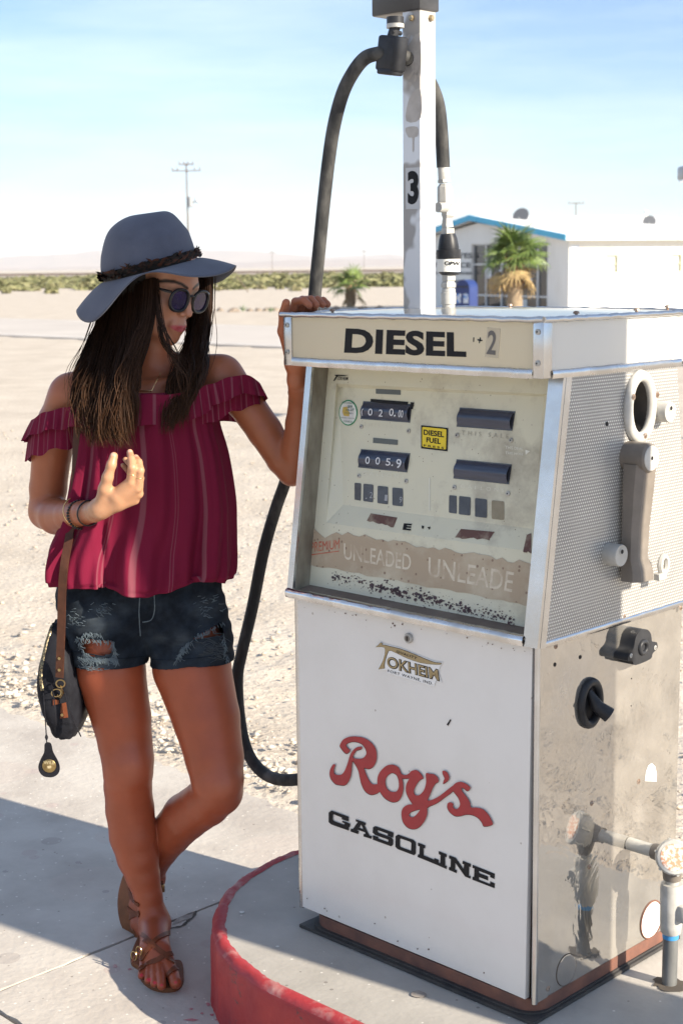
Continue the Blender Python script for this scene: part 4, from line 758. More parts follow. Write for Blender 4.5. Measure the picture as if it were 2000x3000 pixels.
GAS=[[[(92,738),(238,790),(238,830),(180,812),(182,797),(115,770),(105,775),(103,815),(112,827),(183,853),(205,860),(205,845),(185,838),(187,824),(250,848),(250,875),(240,880),(240,908),(90,855),(70,835),(70,755)]],
[[(300,812),(384,842),(382,862),(370,858),(415,950),(437,955),(432,978),(365,958),(368,935),(385,938),(378,922),(318,902),(312,908),(325,915),(318,938),(255,915),(258,892),(275,895),(318,835),(300,830)],[(345,855),(365,897),(328,885)]],
[[(465,870),(620,925),(617,968),(570,950),(572,935),(490,905),(483,912),(490,925),(600,965),(617,985),(615,1030),(600,1042),(445,985),(445,948),(490,962),(488,975),(572,1005),(578,998),(575,985),(465,945),(443,925),(447,880)]],
[[(660,942),(790,988),(810,1010),(808,1105),(795,1118),(655,1065),(636,1045),(638,955)],[(682,975),(762,1003),(772,1015),(770,1080),(680,1047),(674,1035),(675,980)]],
[[(828,1010),(890,1035),(888,1060),(875,1055),(875,1118),(965,1155),(968,1142),(1003,1158),(1003,1205),(825,1132),(828,1110),(840,1112),(843,1042),(828,1038)]],
[[(1005,1083),(1072,1110),(1070,1135),(1058,1130),(1058,1205),(1072,1210),(1070,1235),(1004,1206),(1004,1182),(1017,1185),(1020,1115),(1005,1108)]],
[[(1092,1118),(1148,1140),(1215,1235),(1220,1195),(1205,1190),(1208,1165),(1277,1192),(1275,1218),(1262,1215),(1260,1290),(1275,1295),(1273,1317),(1228,1298),(1145,1180),(1142,1240),(1157,1245),(1155,1270),(1090,1242),(1092,1218),(1105,1220),(1107,1150),(1092,1145)]],
[[(1292,1200),(1480,1275),(1478,1320),(1440,1303),(1442,1288),(1345,1250),(1345,1268),(1423,1298),(1422,1332),(1345,1302),(1345,1325),(1440,1362),(1442,1340),(1480,1357),(1478,1398),(1290,1325),(1292,1300),(1305,1303),(1307,1230),(1292,1225)]]]
for g_ in GAS:
    s=MB(); s.poly([[cr_(p) for p in l] for l in g_],lambda x,y,h:DR(x,y,.0004+h),.0004); pb(s,'letter',m_ink,door)
ct=lambda p:(1080+p[0]*.15306,1860+p[1]*.15306)
TG=[(240,145),(278,158),(262,182),(330,195),(450,225),(600,260),(750,315),(900,375),(1050,440),(1200,500),(1280,525),(1400,535),(1385,560),(1300,562),(1150,550),(1000,525),(850,480),(700,420),(560,350),(430,292),(390,300),(350,390),(320,500),(308,580),(312,635),(195,655),(240,590),(290,480),(322,370),(328,280),(310,235),(260,222),(145,230),(200,190)]
def grow(L,d):
    o=[];n=len(L)
    for i in range(n):
        a,b,c=[np.array(L[(i+k)%n],float) for k in(-1,0,1)]; t1=(b-a)/np.linalg.norm(b-a); t2=(c-b)/np.linalg.norm(c-b); nn=np.array([t1[1]+t2[1],-(t1[0]+t2[0])]); nn/=max(np.linalg.norm(nn),.3); o.append(tuple(b+nn*d))
    return o
s=MB(); s.poly([[ct(p) for p in ((235,120),(290,165),(600,240),(1050,418),(1280,508),(1425,520),(1370,610),(1340,700),(1405,915),(1290,870),(1260,985),(1180,965),(360,725),(350,665),(165,672),(290,380),(300,260),(130,240),(190,175))]],lambda x,y,h:DR(x,y,.0003+h),.0003); stk=pb(s,'maker_sticker',mat('sticker_clear_edge',(.74,.735,.72),.25),door)
s=MB(); s.poly([[ct(p) for p in grow(TG,7)]],lambda x,y,h:DR(x,y,.0008+h),.0002); text_on(s,'OKHEIM',[ct(p) for p in((362,395),(1335,650),(1372,892),(355,618))],DR,.001,offset=.05,spacing=1.0); text_on(s,'FORT WAYNE, IND.',[ct(p) for p in((375,658),(1240,905),(1235,968),(372,715))],DR,.001,offset=.01,spacing=1.15); text_on(s,'QUALITY',[ct(p) for p in((550,288),(945,420),(930,475),(546,335))],DR,.0026,spacing=1.3,offset=.01); pb(s,'lettering',m_ink,stk)
m_gold=mat('gold_print',(.34,.25,.12),.4); s=MB(); s.poly([[ct(p) for p in TG]],lambda x,y,h:DR(x,y,.0014+h),.0003); text_on(s,'OKHEIM',[ct(p) for p in((368,405),(1328,660),(1355,872),(363,608))],DR,.0016,offset=.004,spacing=1.0); pb(s,'gold_lettering',m_gold,stk)
p=Vector(DR(1199,1869,0)); s=MB(); s.lathe([(0,.0105),(.004,.0105),(.006,.009)],p,(0,-1,0),18); s.lathe([(.006,.0065),(.0066,.0065)],p,(0,-1,0),14,1); s.box((p.x-.0012,p.y-.0075,p.z-.004),(p.x+.0012,p.y-.0066,p.z+.004),2); pb(s,'lock',[m_grey,m_tan,m_ink],door,smooth=40)
s=MB(); s.poly([[(1309,2122),(1320,2106),(1322,2110),(1313,2126)]],lambda x,y,h:DR(x,y,.0003+h),.0003); pb(s,'paint_chip',m_ink,door)
rnd=random.Random(31); m_chip=mat('rust_chip',(.09,.045,.028),.8)
for i in range(34):
    f=rnd.random(); top=rnd.random()<.7; x=885+680*f; y=(1766+142*f+abs(rnd.gauss(0,10))) if top else (2640+285*f-abs(rnd.gauss(0,14))); r_=rnd.uniform(.8,2.4)
    s=MB(); s.poly([[(x+r_*rnd.uniform(.6,1.4)*math.cos(q),y+r_*rnd.uniform(.6,1.6)*math.sin(q)) for q in (0,1.2,2.5,3.8,5.1)]],lambda x,y,h:DR(x,y,.0002+h),.0003); pb(s,'rust_chip',m_chip,door)
# ---- fittings on the right flank
def SU(x,y): return Vector(SD(x,y,W+UA+.002))
UX=Vector((1,0,0))
def vscrew(P,r,mt=None,parent=None): s=MB(); s.lathe([(-.0002,r*1.5),(.0006,r*1.5),(.0008,r),(.0025,r*.7)],P,UX,10); s.lathe([(.0026,r*.3),(.003,r*.3)],P,UX,6,1); return pb(s,'screw',[mt or m_screw,m_ink],parent)
c=SU(1868,1192); rg=MB(); rg.ring(c+UX*.004,UX,.0415,.0615,.024,.010,36,prof=10); rg=pb(rg,'nozzle_port_ring',m_offw,smooth=60)
s=MB(); s.add([c+Vector((.0030,.031*math.cos(q),.051*math.sin(q))) for q in [6.2832*k/28 for k in range(28)]]+[c+Vector((-.06,.027*math.cos(q),.043*math.sin(q)-.012)) for q in [6.2832*k/28 for k in range(28)]],[(k,(k+1)%28,28+(k+1)%28,28+k) for k in range(28)]+[tuple(range(28,56))]); pb(s,'port_cup',mat('port_cup_dark',(.035,.032,.03),.6,col2=(.07,.062,.055),scale=18),rg,fixn=True)
for x,y in ((1837,1162),(1907,1156),(1872,1275)): vscrew(SU(x,y)+UX*.014,.004,None,rg)
def knob(x,y,r,d,mt):
    P=SU(x,y); s=MB(); s.lathe([(0,r*.98),(d*.92,r),(d,r*.95)],P,UX,26); k=pb(s,'knob',mt,smooth=40); s=MB(); s.lathe([(d,.007),(d+.001,.007)],P+Vector((0,0,.008)),UX,14,0); s.lathe([(d+.001,.0045),(d+.0016,.0045)],P+Vector((0,0,.008)),UX,10,1); pb(s,'knob_pin',[m_offw,m_ink],k)
knob(1925,1205,.021,.030,m_offw); knob(1779,1622,.022,.032,m_grey)
# switch lever
hp=SU(1838,1336); s=MB(); s.lathe([(0,.030),(.05,.029),(.054,.026)],hp,UX,24); 
a=hp+Vector((.006,0,0)); V=[]
for z,v0,v1,u0,u1 in ((-.012,-.030,.024,.004,.044),(-.06,-.031,.024,.004,.040),(-.14,-.031,.020,.004,.034),(-.20,-.031,.018,.004,.033),(-.222,-.031,.026,.004,.040),(-.245,-.031,.027,.004,.042)): V+= [(a.x+u0,a.y+v0,a.z+z),(a.x+u1*.72,a.y+v0+.002,a.z+z),(a.x+u1,a.y+v0+.014,a.z+z),(a.x+u1,a.y+v1,a.z+z),(a.x+u0,a.y+v1,a.z+z)]
Fc=[(i*5+j,i*5+(j+1)%5,(i+1)*5+(j+1)%5,(i+1)*5+j) for i in range(5) for j in range(5)]+[(0,1,2,3,4),(29,28,27,26,25)]; s.add(V,Fc)
lev=pb(s,'switch_lever',m_tan,smooth=35,fixn=True); s=MB(); s.lathe([(.054,.025),(.0555,.024)],hp,UX,20); s.lathe([(.0555,.004),(.056,.004)],hp,UX,8,1); pb(s,'lever_cap',[m_offw,m_ink],lev)
q=SU(1885,1660)+Vector((.030,0,0)); s=MB(); s.ring(q+Vector((.004,.018,.006)),UX,.0125,.017,.012,.006,18,prof=6); s.box((q.x-.004,q.y-.005,q.z-.024),(q.x+.010,q.y+.022,q.z-.010),bev=.002); pb(s,'lever_eye',m_offw,lev,smooth=50)
for x,y in ((1776,1242),): pb(MB().lathe([(0,.0045),(.0004,.0045)],SU(x,y)+UX*.0006,UX,12),'screw_hole',m_ink)
# lower side: hook, port, knockouts, screws
def SL(x,y): return Vector(SD(x,y,W+.002))
s=MB(); p=SL(1840,1888); arch=[(-.052,-.018),(-.050,-.005),(-.034,.004),(-.026,.026),(-.010,.036),(.014,.034),(.028,.022),(.034,.004),(.050,.001),(.053,-.012),(.036,-.020),(.028,-.030),(-.026,-.032),(-.036,-.022)]
s.poly([[tuple(q) for q in crom(arch,3,True)]],lambda x,y,h:(p.x+h,p.y+x,p.z+y),.034); hk=pb(s,'nozzle_hook',m_blk,smooth=45); s=MB(); s.ring(p+UX*.034,UX,.013,.012,.010,.006,16,prof=8); pb(s,'hook_lip',m_blk,hk,smooth=60)
for dv in (-.043,.044): vscrew(p+Vector((.0345,dv,-.009)),.0032,m_grey,hk)
p=SL(1724,2059); s=MB(); s.ring(p+UX*.003,UX,.031,.043,.018,.009,36,prof=10); hb=pb(s,'nozzle_boot',m_blk,smooth=60)
s=MB(); s.add([p+Vector((.0012,.025*math.cos(q),.037*math.sin(q))) for q in [6.2832*k/24 for k in range(24)]],[tuple(range(24))]); pb(s,'boot_opening',m_ink,hb)
pb(MB().tube([p+Vector((.002,-.004,.026)),p+Vector((.016,.004,-.004)),p+Vector((.036,.018,-.022))],[.006,.013,.016],14),'spout_cone',m_blk,hb,smooth=50)
for x,y in ((1627,1893),(1817,1804),(1983,1780),(1732,2353),(1869,2290),(1862,2468),(1725,2539),(1604,2896)): vscrew(SL(x,y) if y>1850 else SL(x,y)+UX*.008,.0038)
for x,y in ((1624,1947),(1698,1925),(1848,1988),(1847,2068)): pb(MB().lathe([(0,.0042 if x<1800 else .0014),(.0004,.0042 if x<1800 else .0014)],SL(x,y)+UX*.0004,UX,12),'screw_hole',m_ink)
p=SL(1657,2841); s=MB(); s.lathe([(0,.032),(.0012,.0318),(.0016,.030)],p,UX,28); pb(s,'knockout',m_steel); pb(MB().ring(p+UX*.0006,UX,.0325,.0325,.0016,.0006,30,prof=5),'knockout_rim',m_inner)
p=SL(1906,2694); s=MB(); s.lathe([(.0004,.0395),(.0010,.0395)],p,UX,28); pb(s,'pale_disc',mat('pale_disc_white',(.80,.78,.72),.7)); pb(MB().ring(p+UX*.001,UX,.041,.041,.004,.002,30,prof=6),'pale_disc_rim',m_rust,smooth=60)  # pale flat disc with a brown rim on the side panel
s=MB(); s.poly([[(1887,2288),(1890,2262),(1897,2243),(1907,2236),(1917,2246),(1921,2266),(1921,2289)]],lambda x,y,h:tuple(SL(x,y)+UX*(.0004+h)),.0004); pb(s,'pale_mark',mat('pale_mark_white',(.74,.73,.70),.5))  # pale round-topped mark on the steel side
# ---- mast with top box, hose clamp, hoses
MU,MV=.138,.25; mw=.025; zt=AY(1233,36,3.29).z
m_mast=mat('mast_aluminium',(.62,.62,.63),.42,.55,col2=(.40,.38,.36),scale=7,lo=.52,hi=.56,detail=3,rough2=.7,stretch=(1,1,.8))
mast=pb(MB().box((MU-mw,MV-mw,z4+.004),(MU+mw,MV+mw,zt+.12),bev=.002),'mast',m_mast)
bx=pb(MB().box((MU-.108,MV-mw-.006,zt),(MU+mw+.005,MV+mw+.006,zt+.20),bev=.004),'mast_box',mat('box_enamel',(.022,.024,.028),.35,col2=(.06,.06,.065),scale=8,lo=.5,hi=.7,coat=.3),smooth=40)
def MF(x,y,h): q=FR(x,y,MV-mw); return (q[0],q[1]-h,q[2])
for P_,n_ in ((MF(1207,53,0),(0,-1,0)),(SD(1260,53,MU+mw),(1,0,0))): s=MB(); s.lathe([(0,.0065),(.005,.0065),(.007,.005)],P_,n_,6); pb(s,'mast_bolt',mat('brass_bolt',(.42,.33,.2),.4,.8),mast)
s=MB(); s.poly([[(1188,492),(1231,490),(1232,612),(1189,613)]],lambda x,y,h:MF(x,y,.0003+h),.0004); stk=pb(s,'number_sticker',mat('sticker_grey',(.50,.50,.50),.5),mast)
s=MB(); text_on(s,'3',[(1194,501),(1227,500),(1226,597),(1195,600)],MF,.0012,offset=.05); pb(s,'lettering',m_ink,stk)
m_bare=mat('paint_scab',(.46,.43,.40),.6,col2=(.36,.33,.30),scale=30)
for pts in (((1190,150),(1228,96),(1232,215),(1222,222),(1200,188)),((1195,300),(1210,272),(1231,262),(1232,345),(1190,355)),((1188,375),(1222,372),(1223,398),(1213,405),(1212,440),(1208,442),(1207,405),(1196,402)),((1192,225),(1198,222),(1212,200),(1215,204),(1200,232)),((1196,240),(1206,243),(1201,254)),((1212,235),(1222,205),(1228,200),(1218,236)),((1188,110),(1202,100),(1190,125))):
    s=MB(); s.poly([[tuple(q) for q in crom(pts,3,True)]],lambda x,y,h:MF(x,y,.0003+h),.0003); pb(s,'paint_scab',m_bare,mast)
def at_uv(x,y,Y): return Vector(wp(AY(x,y,Y)))
cY=AY(1155,60,3.255).y
s=MB(); s.lathe([(0,.018),(.014,.018)],at_uv(1157,47,cY)+Vector((0,0,-.002)),(0,0,-1),16,0); s.lathe([(.014,.0185),(.022,.0185)],at_uv(1157,47,cY)+Vector((0,0,-.002)),(0,0,-1),16,1); swv=pb(s,'swivel_collar',[m_blk,m_offw],smooth=40)
p=at_uv(1157,78,cY); q=at_uv(1150,122,cY); s=MB(); s.tube([p,q+Vector((0,0,.012)),q],[.012,.013,.011],10,flat=.8); s.lathe([(-.014,.005),(.014,.005)],at_uv(1160,96,cY),(0,-1,0),8); pb(s,'clamp_link',m_blk,smooth=45)
M_=Matrix.Translation(at_uv(1147,158,cY))@Matrix.Rotation(R(9),4,'Y'); s=MB(); s.box((-.026,-.021,-.036),(.026,.021,.036),bev=.006,M=M_); s.box((-.018,-.0225,-.043),(.022,.019,-.03),bev=.004,M=M_); pb(s,'hose_clamp',m_blk,smooth=45)
hp_=[(1190,170,3.27),(1168,160,3.262),(1147,154,3.255),(1108,157,3.26),(1068,171,3.28),(1033,214,3.30),(1003,275,3.32),(979,364,3.34),(963,465,3.36),(949,586,3.375),(937,707,3.39),(927,808,3.405),(919,897,3.42),(908,1010,3.45),(890,1160,3.48),(865,1300,3.52),(837,1407,3.56),(808,1490,3.585),(772,1616,3.61),(740,1777,3.63),(708,1914,3.63),(696,1980,3.625),(699,2075,3.61),(714,2169,3.58),(740,2230,3.55),(777,2268,3.51),(820,2284,3.46),(880,2282,3.42),(930,2262,3.40)]
hose=pb(MB().tube([Vector(p) for p in crom([tuple(at_uv(*q)) for q in hp_],7)],.0148,16),'hose',m_rub,smooth=60,label='long black fuel hose looping down beside the cabinet')
h2=[(1190,170,3.27),(1225,195,3.34),(1258,240,3.385),(1282,303,3.40),(1292,384,3.40),(1298,490,3.40)]
pb(MB().tube([Vector(p) for p in crom([tuple(at_uv(*q)) for q in h2],7)],.0148,14),'hose',m_rub,smooth=60,label='short fuel hose behind the mast')
def fit(name,prof,mt,n=20,sm=40,parent=None):  # (y px, centre x px, half width px)
    s=MB(); P=[at_uv(x,y,3.40) for y,x,r in prof]; k=pxm(pw(*P[0])); s.tube(P,[r*k for y,x,r in prof],n,up=(0,1,0)); return pb(s,name,mt,parent,smooth=sm)
fit('hose_ferrule',[(480,1297,16.5),(526,1300,17)],m_offw); fit('collar',[(526,1300,20),(535,1301,20)],m_grey,6,20); sw=fit('swivel_body',[(538,1302,15),(548,1302,22),(585,1303,23),(600,1304,22),(615,1305,16),(625,1307,13)],m_grey,8,30)
p=at_uv(1300,608,3.38); pb(MB().lathe([(-.006,.011),(.02,.011)],p,(0,-1,0),14),'swivel_pin',m_grey,smooth=40); fit('swivel_fork',[(605,1314,11),(630,1311,20),(640,1310,15),(660,1310,18),(667,1311,18)],m_grey,6,30); fit('hex_nut',[(669,1311,20),(685,1311,20),(686,1311,21)],m_offw,6,20)
bk=fit('breakaway_coupling',[(685,1311,22),(700,1312,27),(725,1313,31),(731,1313,31),(732,1313,36),(756,1314,36),(759,1314,34)],m_blk,24,35); fit('coupling_label',[(759,1314,34),(796,1314,34)],mat('label_white',(.70,.69,.64),.5,col2=(.5,.48,.42),scale=24,lo=.55,hi=.62),24,35); fit('coupling_end',[(796,1314,34),(803,1313,27),(806,1313,20)],m_blk,24,35)
s=MB(); kk=pxm(AY(1314,775,3.40))
def LBL(x,y,h): P=at_uv(1314,777,3.40); dx=(x-1314); r=34; cd=math.sqrt(max(r*r-dx*dx,9)); v=AY(x,y,3.40)-Vector((0,(cd+1.5)*kk+h,0)); return wp(v)
text_on(s,'OPW',[(1299,765),(1346,767),(1345,778),(1298,777)],LBL,.0006,offset=.03); pb(s,'lettering',m_ink,bk)
fit('hex_nut',[(804,1314,21),(822,1314,21)],m_grey,6,20); fit('union',[(822,1313,17),(832,1313,23),(842,1313,23),(843,1313,17)],m_grey,6,20); fit('coupler',[(842,1313,17),(848,1313,20),(856,1313,20),(858,1313,22),(890,1313,22),(891,1313,19),(912,1313,19)],m_grey,18,35)
# ================================================================== CONDUIT STAND-PIPE
PB=AZ(1959,2881,ZI); pipe=empty('standpipe',(PB.x,PB.y,ZI),PROT,'grey conduit standpipe with valve beside the steel side of the pump','pipe')
def vp(s,name,mt,parent=None,smooth=40): return s.build(name,mt,parent or pipe,smooth)
def zpx(y): return AY(1960,y,PB.y).z-ZI
Zt=Vector((0,0,1)); s=MB(); s.lathe([(-.05,.0155),(zpx(2738),.0155)],(0,0,0),Zt,20); vp(s,'pipe',mat('conduit',(.12,.125,.125),.5,.4,col2=(.26,.26,.25),scale=10,stretch=(1,1,.3)))
s=MB(); s.lathe([(zpx(2747),.0165),(zpx(2732),.0168)],(0,0,0),Zt,18); vp(s,'thread_tape',mat('blue_tape',(.05,.25,.52),.5))
s=MB(); s.lathe([(zpx(2734),.017),(zpx(2728),.021),(zpx(2700),.0225),(zpx(2600),.0235),(zpx(2588),.0215),(zpx(2587),.017)],(0,0,0),Zt,22); ft=vp(s,'seal_fitting',m_offw); s=MB(); s.box((.012,-.012,zpx(2690)),(.038,.010,zpx(2640)),bev=.006); vp(s,'fitting_plug',m_offw,ft)
s=MB(); s.lathe([(zpx(2590),.0145),(zpx(2572),.0145)],(0,0,0),Zt,18); vp(s,'nipple',m_grey)
zc=zpx(2510); s=MB(); s.lathe([(zpx(2576),.018),(zpx(2552),.020),(zc,.026)],(0,0,0),Zt,20); s.lathe([(-.045,.0165),(-.028,.018),(.0,.024)],(0,0,zc),Vector((1,0,.0)),20); vl=vp(s,'valve_body',m_tan)
ax=Vector((.55,-.72,.32)).normalized(); s=MB(); s.lathe([(-.012,.020),(.0,.034),(.008,.036),(.026,.036),(.030,.033)],(0,0,zc),ax,8*3); vp(s,'valve_cap',m_offw,vl)
s=MB(); s.lathe([(.030,.027),(.0308,.027)],(0,0,zc),ax,24); vp(s,'cap_label',mat('orange_label',(.55,.27,.16),.6,col2=(.66,.6,.54),scale=120,lo=.45,hi=.55),vl)
a_=ax.cross(Zt).normalized(); b_=a_.cross(ax)
for k in range(6):
    q=6.2832*k/6+.3; d=a_*math.cos(q)+b_*math.sin(q); s=MB(); s.tube([Vector((0,0,zc))+d*.036+ax*.006,Vector((0,0,zc))+d*.036+ax*.026],.003,6); vp(s,'cap_rib',m_grey,vl)
su=PB_uv=wp(PB)[0]-W-.003; s=MB(); s.lathe([(-.04,.0135),(-su,.0135)][::-1],(0,0,zc),UX,18); vp(s,'side_pipe',m_grey)
s=MB(); n=24; rs_=random.Random(2); s.add([(math.cos(6.2832*k/n)*.034*rs_.uniform(.8,1.3),math.sin(6.2832*k/n)*.030*rs_.uniform(.8,1.3),.0006) for k in range(n)],[tuple(range(n))]); vp(s,'broken_hole',m_crack,None,None)
# ================================================================== unseen column off to the right, sized to cast the shadow on the pump
tsu,tsv=wp(Vector((PX,PY,0))+TOSUN)[:2]; k_=tsv/tsu; cu=W+1.35; vA=.258+k_*(cu-W); 
s=MB(); s.box((cu,vA-.262,ZI),(cu+.265,vA,4.2),bev=.01); s.box((cu-.03,vA-.29,ZI),(cu+.295,vA+.03,ZI+.02)); col_=s.build('shadow_column',m_stuc,None,loc=(PX,PY,0)); col_.rotation_euler=(0,0,PROT); tag(col_,'unseen square white column right of the pump, sized for its shadow','column')
# ================================================================== PERSON
class Field:
    def __init__(s,lo,hi,h):
        s.lo=np.array(lo,np.float32); s.h=h; s.n=(np.ceil((np.array(hi)-np.array(lo))/h)).astype(int)+1; s.F=np.full(s.n,.06,np.float32)
    def region(s,a,b,mar=.035):
        i0=np.clip(np.floor((np.minimum(a,b)-mar-s.lo)/s.h).astype(int),0,s.n-1); i1=np.clip(np.ceil((np.maximum(a,b)+mar-s.lo)/s.h).astype(int)+1,1,s.n)
        sl=tuple(slice(x,y) for x,y in zip(i0,i1)); ax=[(s.lo[k]+np.arange(i0[k],i1[k])*s.h).astype(np.float32) for k in range(3)]
        return sl,(ax[0][:,None,None],ax[1][None,:,None],ax[2][None,None,:])
    @staticmethod
    def smin(a,d,k):
        if k<=0: return np.minimum(a,d)
        h=np.clip(.5+.5*(a-d)/k,0,1); return a*(1-h)+d*h-k*h*(1-h)
    @staticmethod
    def rcone(X,a,b,r1,r2):
        ba=b-a; l2=float(ba@ba)
        if l2<1e-9: return np.sqrt((X[0]-a[0])**2+(X[1]-a[1])**2+(X[2]-a[2])**2)-max(r1,r2)
        rr=r1-r2; a2=max(l2-rr*rr,1e-9); il2=1/l2; px,py,pz=X[0]-a[0],X[1]-a[1],X[2]-a[2]; y=px*ba[0]+py*ba[1]+pz*ba[2]; z=y-l2
        x2=(px*l2-ba[0]*y)**2+(py*l2-ba[1]*y)**2+(pz*l2-ba[2]*y)**2; y2=y*y*l2; z2=z*z*l2; k=np.sign(rr)*rr*rr*x2
        d=(np.sqrt(x2*a2*il2)+y*rr)*il2-r1; m2=np.sign(y)*a2*y2<k; d=np.where(m2,np.sqrt(x2+y2)*il2-r1,d); m1=np.sign(z)*a2*z2>k; return np.where(m1,np.sqrt(x2+z2)*il2-r2,d)
    def chain(s,P,rad,k=.0,kin=.006):
        P=[np.array(p[:],np.float64) for p in P]; R_=max(rad)
        A=np.min(P,0)-R_; B=np.max(P,0)+R_; sl,X=s.region(A,B); T=np.full(s.F[sl].shape,.06,np.float32); off=np.array([q.start for q in sl])
        for i in range(max(len(P)-1,1)):
            a,b=P[i],P[min(i+1,len(P)-1)]; r=max(rad[i],rad[min(i+1,len(P)-1)]); s2,X2=s.region(np.minimum(a,b)-r,np.maximum(a,b)+r); s3=tuple(slice(q.start-o,q.stop-o) for q,o in zip(s2,off))
            s3=tuple(slice(max(q.start,0),min(q.stop,n)) for q,n in zip(s3,T.shape)); X2=tuple(X[k2][tuple(s3[k2] if k2==k3 else slice(None) for k3 in range(3))] for k2 in range(3))
            T[s3]=s.smin(T[s3],s.rcone(X2,a,b,rad[i],rad[min(i+1,len(P)-1)]).astype(np.float32),kin)
        s.F[sl]=s.smin(s.F[sl],T,k)
    def ell(s,c,r,fr,k=0.,sub=False):  # ellipsoid in an orthonormal frame fr (3 vectors)
        c=np.array(c); r=np.array(r,float); R_=r.max(); sl,X=s.region(c-R_,c+R_); d=[X[i]-c[i] for i in range(3)]
        q=[d[0]*f[0]+d[1]*f[1]+d[2]*f[2] for f in fr]; k0=np.sqrt(sum((q[i]/r[i])**2 for i in range(3))); k1=np.sqrt(sum((q[i]/r[i]**2)**2 for i in range(3)))+1e-9; e=(k0*(k0-1)/k1).astype(np.float32)
        if sub: s.F[sl]=-s.smin(-s.F[sl],e,k)
        else: s.F[sl]=s.smin(s.F[sl],e,k)
    def mesh(s):
        F=s.F; S=F<0; n=np.array(F.shape); c=np.zeros(tuple(n-1),np.int8)
        for dx in(0,1):
            for dy in (0,1):
                for dz in (0,1): c+=S[dx:n[0]-1+dx,dy:n[1]-1+dy,dz:n[2]-1+dz]
        I=np.argwhere((c>0)&(c<8)); del c
        m=n-1; flat=(I[:,0]*m[1]+I[:,1])*m[2]+I[:,2]; acc=np.zeros((len(I),3)); cnt=np.zeros(len(I)); C=[(a,b,d) for a in(0,1) for b in(0,1) for d in(0,1)]
        val={q:F[I[:,0]+q[0],I[:,1]+q[1],I[:,2]+q[2]] for q in C}
        for q in C:
            for ax in range(3):
                if q[ax]==0:
                    q2=list(q); q2[ax]=1; q2=tuple(q2); f0,f1=val[q],val[q2]; cr=(f0<0)!=(f1<0); t=np.where(cr,f0/np.where(cr,f0-f1,1),0); p=np.array(q,float)[None].repeat(len(I),0); p[:,ax]+=t; acc+=p*cr[:,None]; cnt+=cr
        V=(I+acc/cnt[:,None])*s.h+s.lo; Q=[]
        for ax in range(3):
            b,d=(ax+1)%3,(ax+2)%3; sa=[slice(None)]*3; sb=[slice(None)]*3; sa[ax]=slice(0,-1); sb[ax]=slice(1,None); s0=S[tuple(sa)]; s1=S[tuple(sb)]; E=np.argwhere(s0!=s1); E=E[(E[:,b]>0)&(E[:,d]>0)&(E[:,b]<n[b]-1)&(E[:,d]<n[d]-1)]
            fl=s0[E[:,0],E[:,1],E[:,2]]
            def ix(db,dd): G=E.copy(); G[:,b]+=db; G[:,d]+=dd; return np.searchsorted(flat,(G[:,0]*m[1]+G[:,1])*m[2]+G[:,2])
            q=np.stack([ix(-1,-1),ix(0,-1),ix(0,0),ix(-1,0)],1); q[~fl]=q[~fl][:,::-1]; Q.append(q)
        return V,np.concatenate(Q)
def v3(p): return np.array(p[:])
def pts(L): # (x px, y px, depth, radius px) -> points, radii in metres
    P=[AY(x,y,Y) for x,y,Y,r in L]; return [v3(p) for p in P],[r*pxm(p) for p,(x,y,Y,r) in zip(P,L)]
# head frame
hy,hpi,hr_=0.900,0.3075,-0.073; HC=np.array([-.4084,3.47,1.5941])
hf=np.array([math.sin(hy)*math.cos(hpi),-math.cos(hy)*math.cos(hpi),-math.sin(hpi)]); l0=np.array([math.cos(hy),math.sin(hy),0]); u0=np.cross(l0,hf); u0=u0 if u0[2]>0 else -u0
hl=l0*math.cos(hr_)+u0*math.sin(hr_); hu=u0*math.cos(hr_)-l0*math.sin(hr_); HFR=(hl,hf,hu)
def HP(l,f,u): return HC+hl*l+hf*f+hu*u
FD=Field((-.86,3.08,-.004),(.03,3.76,1.74),.0027)
FD.ell(HP(0,-.006,.03),(.073,.094,.088),HFR); FD.ell(HP(0,.030,-.028),(.058,.058,.082),HFR,.02)
for sg in(-1,1):
    FD.chain([HP(sg*.050,.0,-.055),HP(sg*.030,.050,-.088),HP(0,.066,-.098)],[.020,.018,.017],.022); FD.ell(HP(sg*.040,.056,-.030),(.022,.022,.022),HFR,.018)
FD.chain([HP(0,.068,-.098),HP(0,.068,-.0985)],[.0175,.0175],.012)
FD.chain([HP(-.032,.070,.020),HP(0,.078,.020),HP(.032,.070,.020)],[.013,.014,.013],.014)
for sg in(-1,1): FD.ell(HP(sg*.031,.096,-.002),(.016,.012,.011),HFR,.010,True); FD.ell(HP(sg*.031,.072,-.003),(.012,.012,.012),HFR,.003)
FD.chain([HP(0,.084,.008),HP(0,.096,-.016),HP(0,.106,-.034)],[.0075,.0078,.0088],.007); 
for sg in(-1,1): FD.ell(HP(sg*.010,.094,-.0385),(.0068,.009,.0065),HFR,.005)
FD.ell(HP(0,.084,-.070),(.026,.012,.020),HFR,.012)
FD.chain([HP(-.022,.082,-.0685),HP(-.010,.0925,-.0675),HP(0,.0945,-.0685),HP(.010,.0925,-.0675),HP(.022,.082,-.0685)],[.0022,.0040,.0038,.0040,.0022],.003)
FD.chain([HP(-.019,.083,-.0735),HP(0,.0930,-.0775),HP(.019,.083,-.0735)],[.0025,.0052,.0025],.0025)
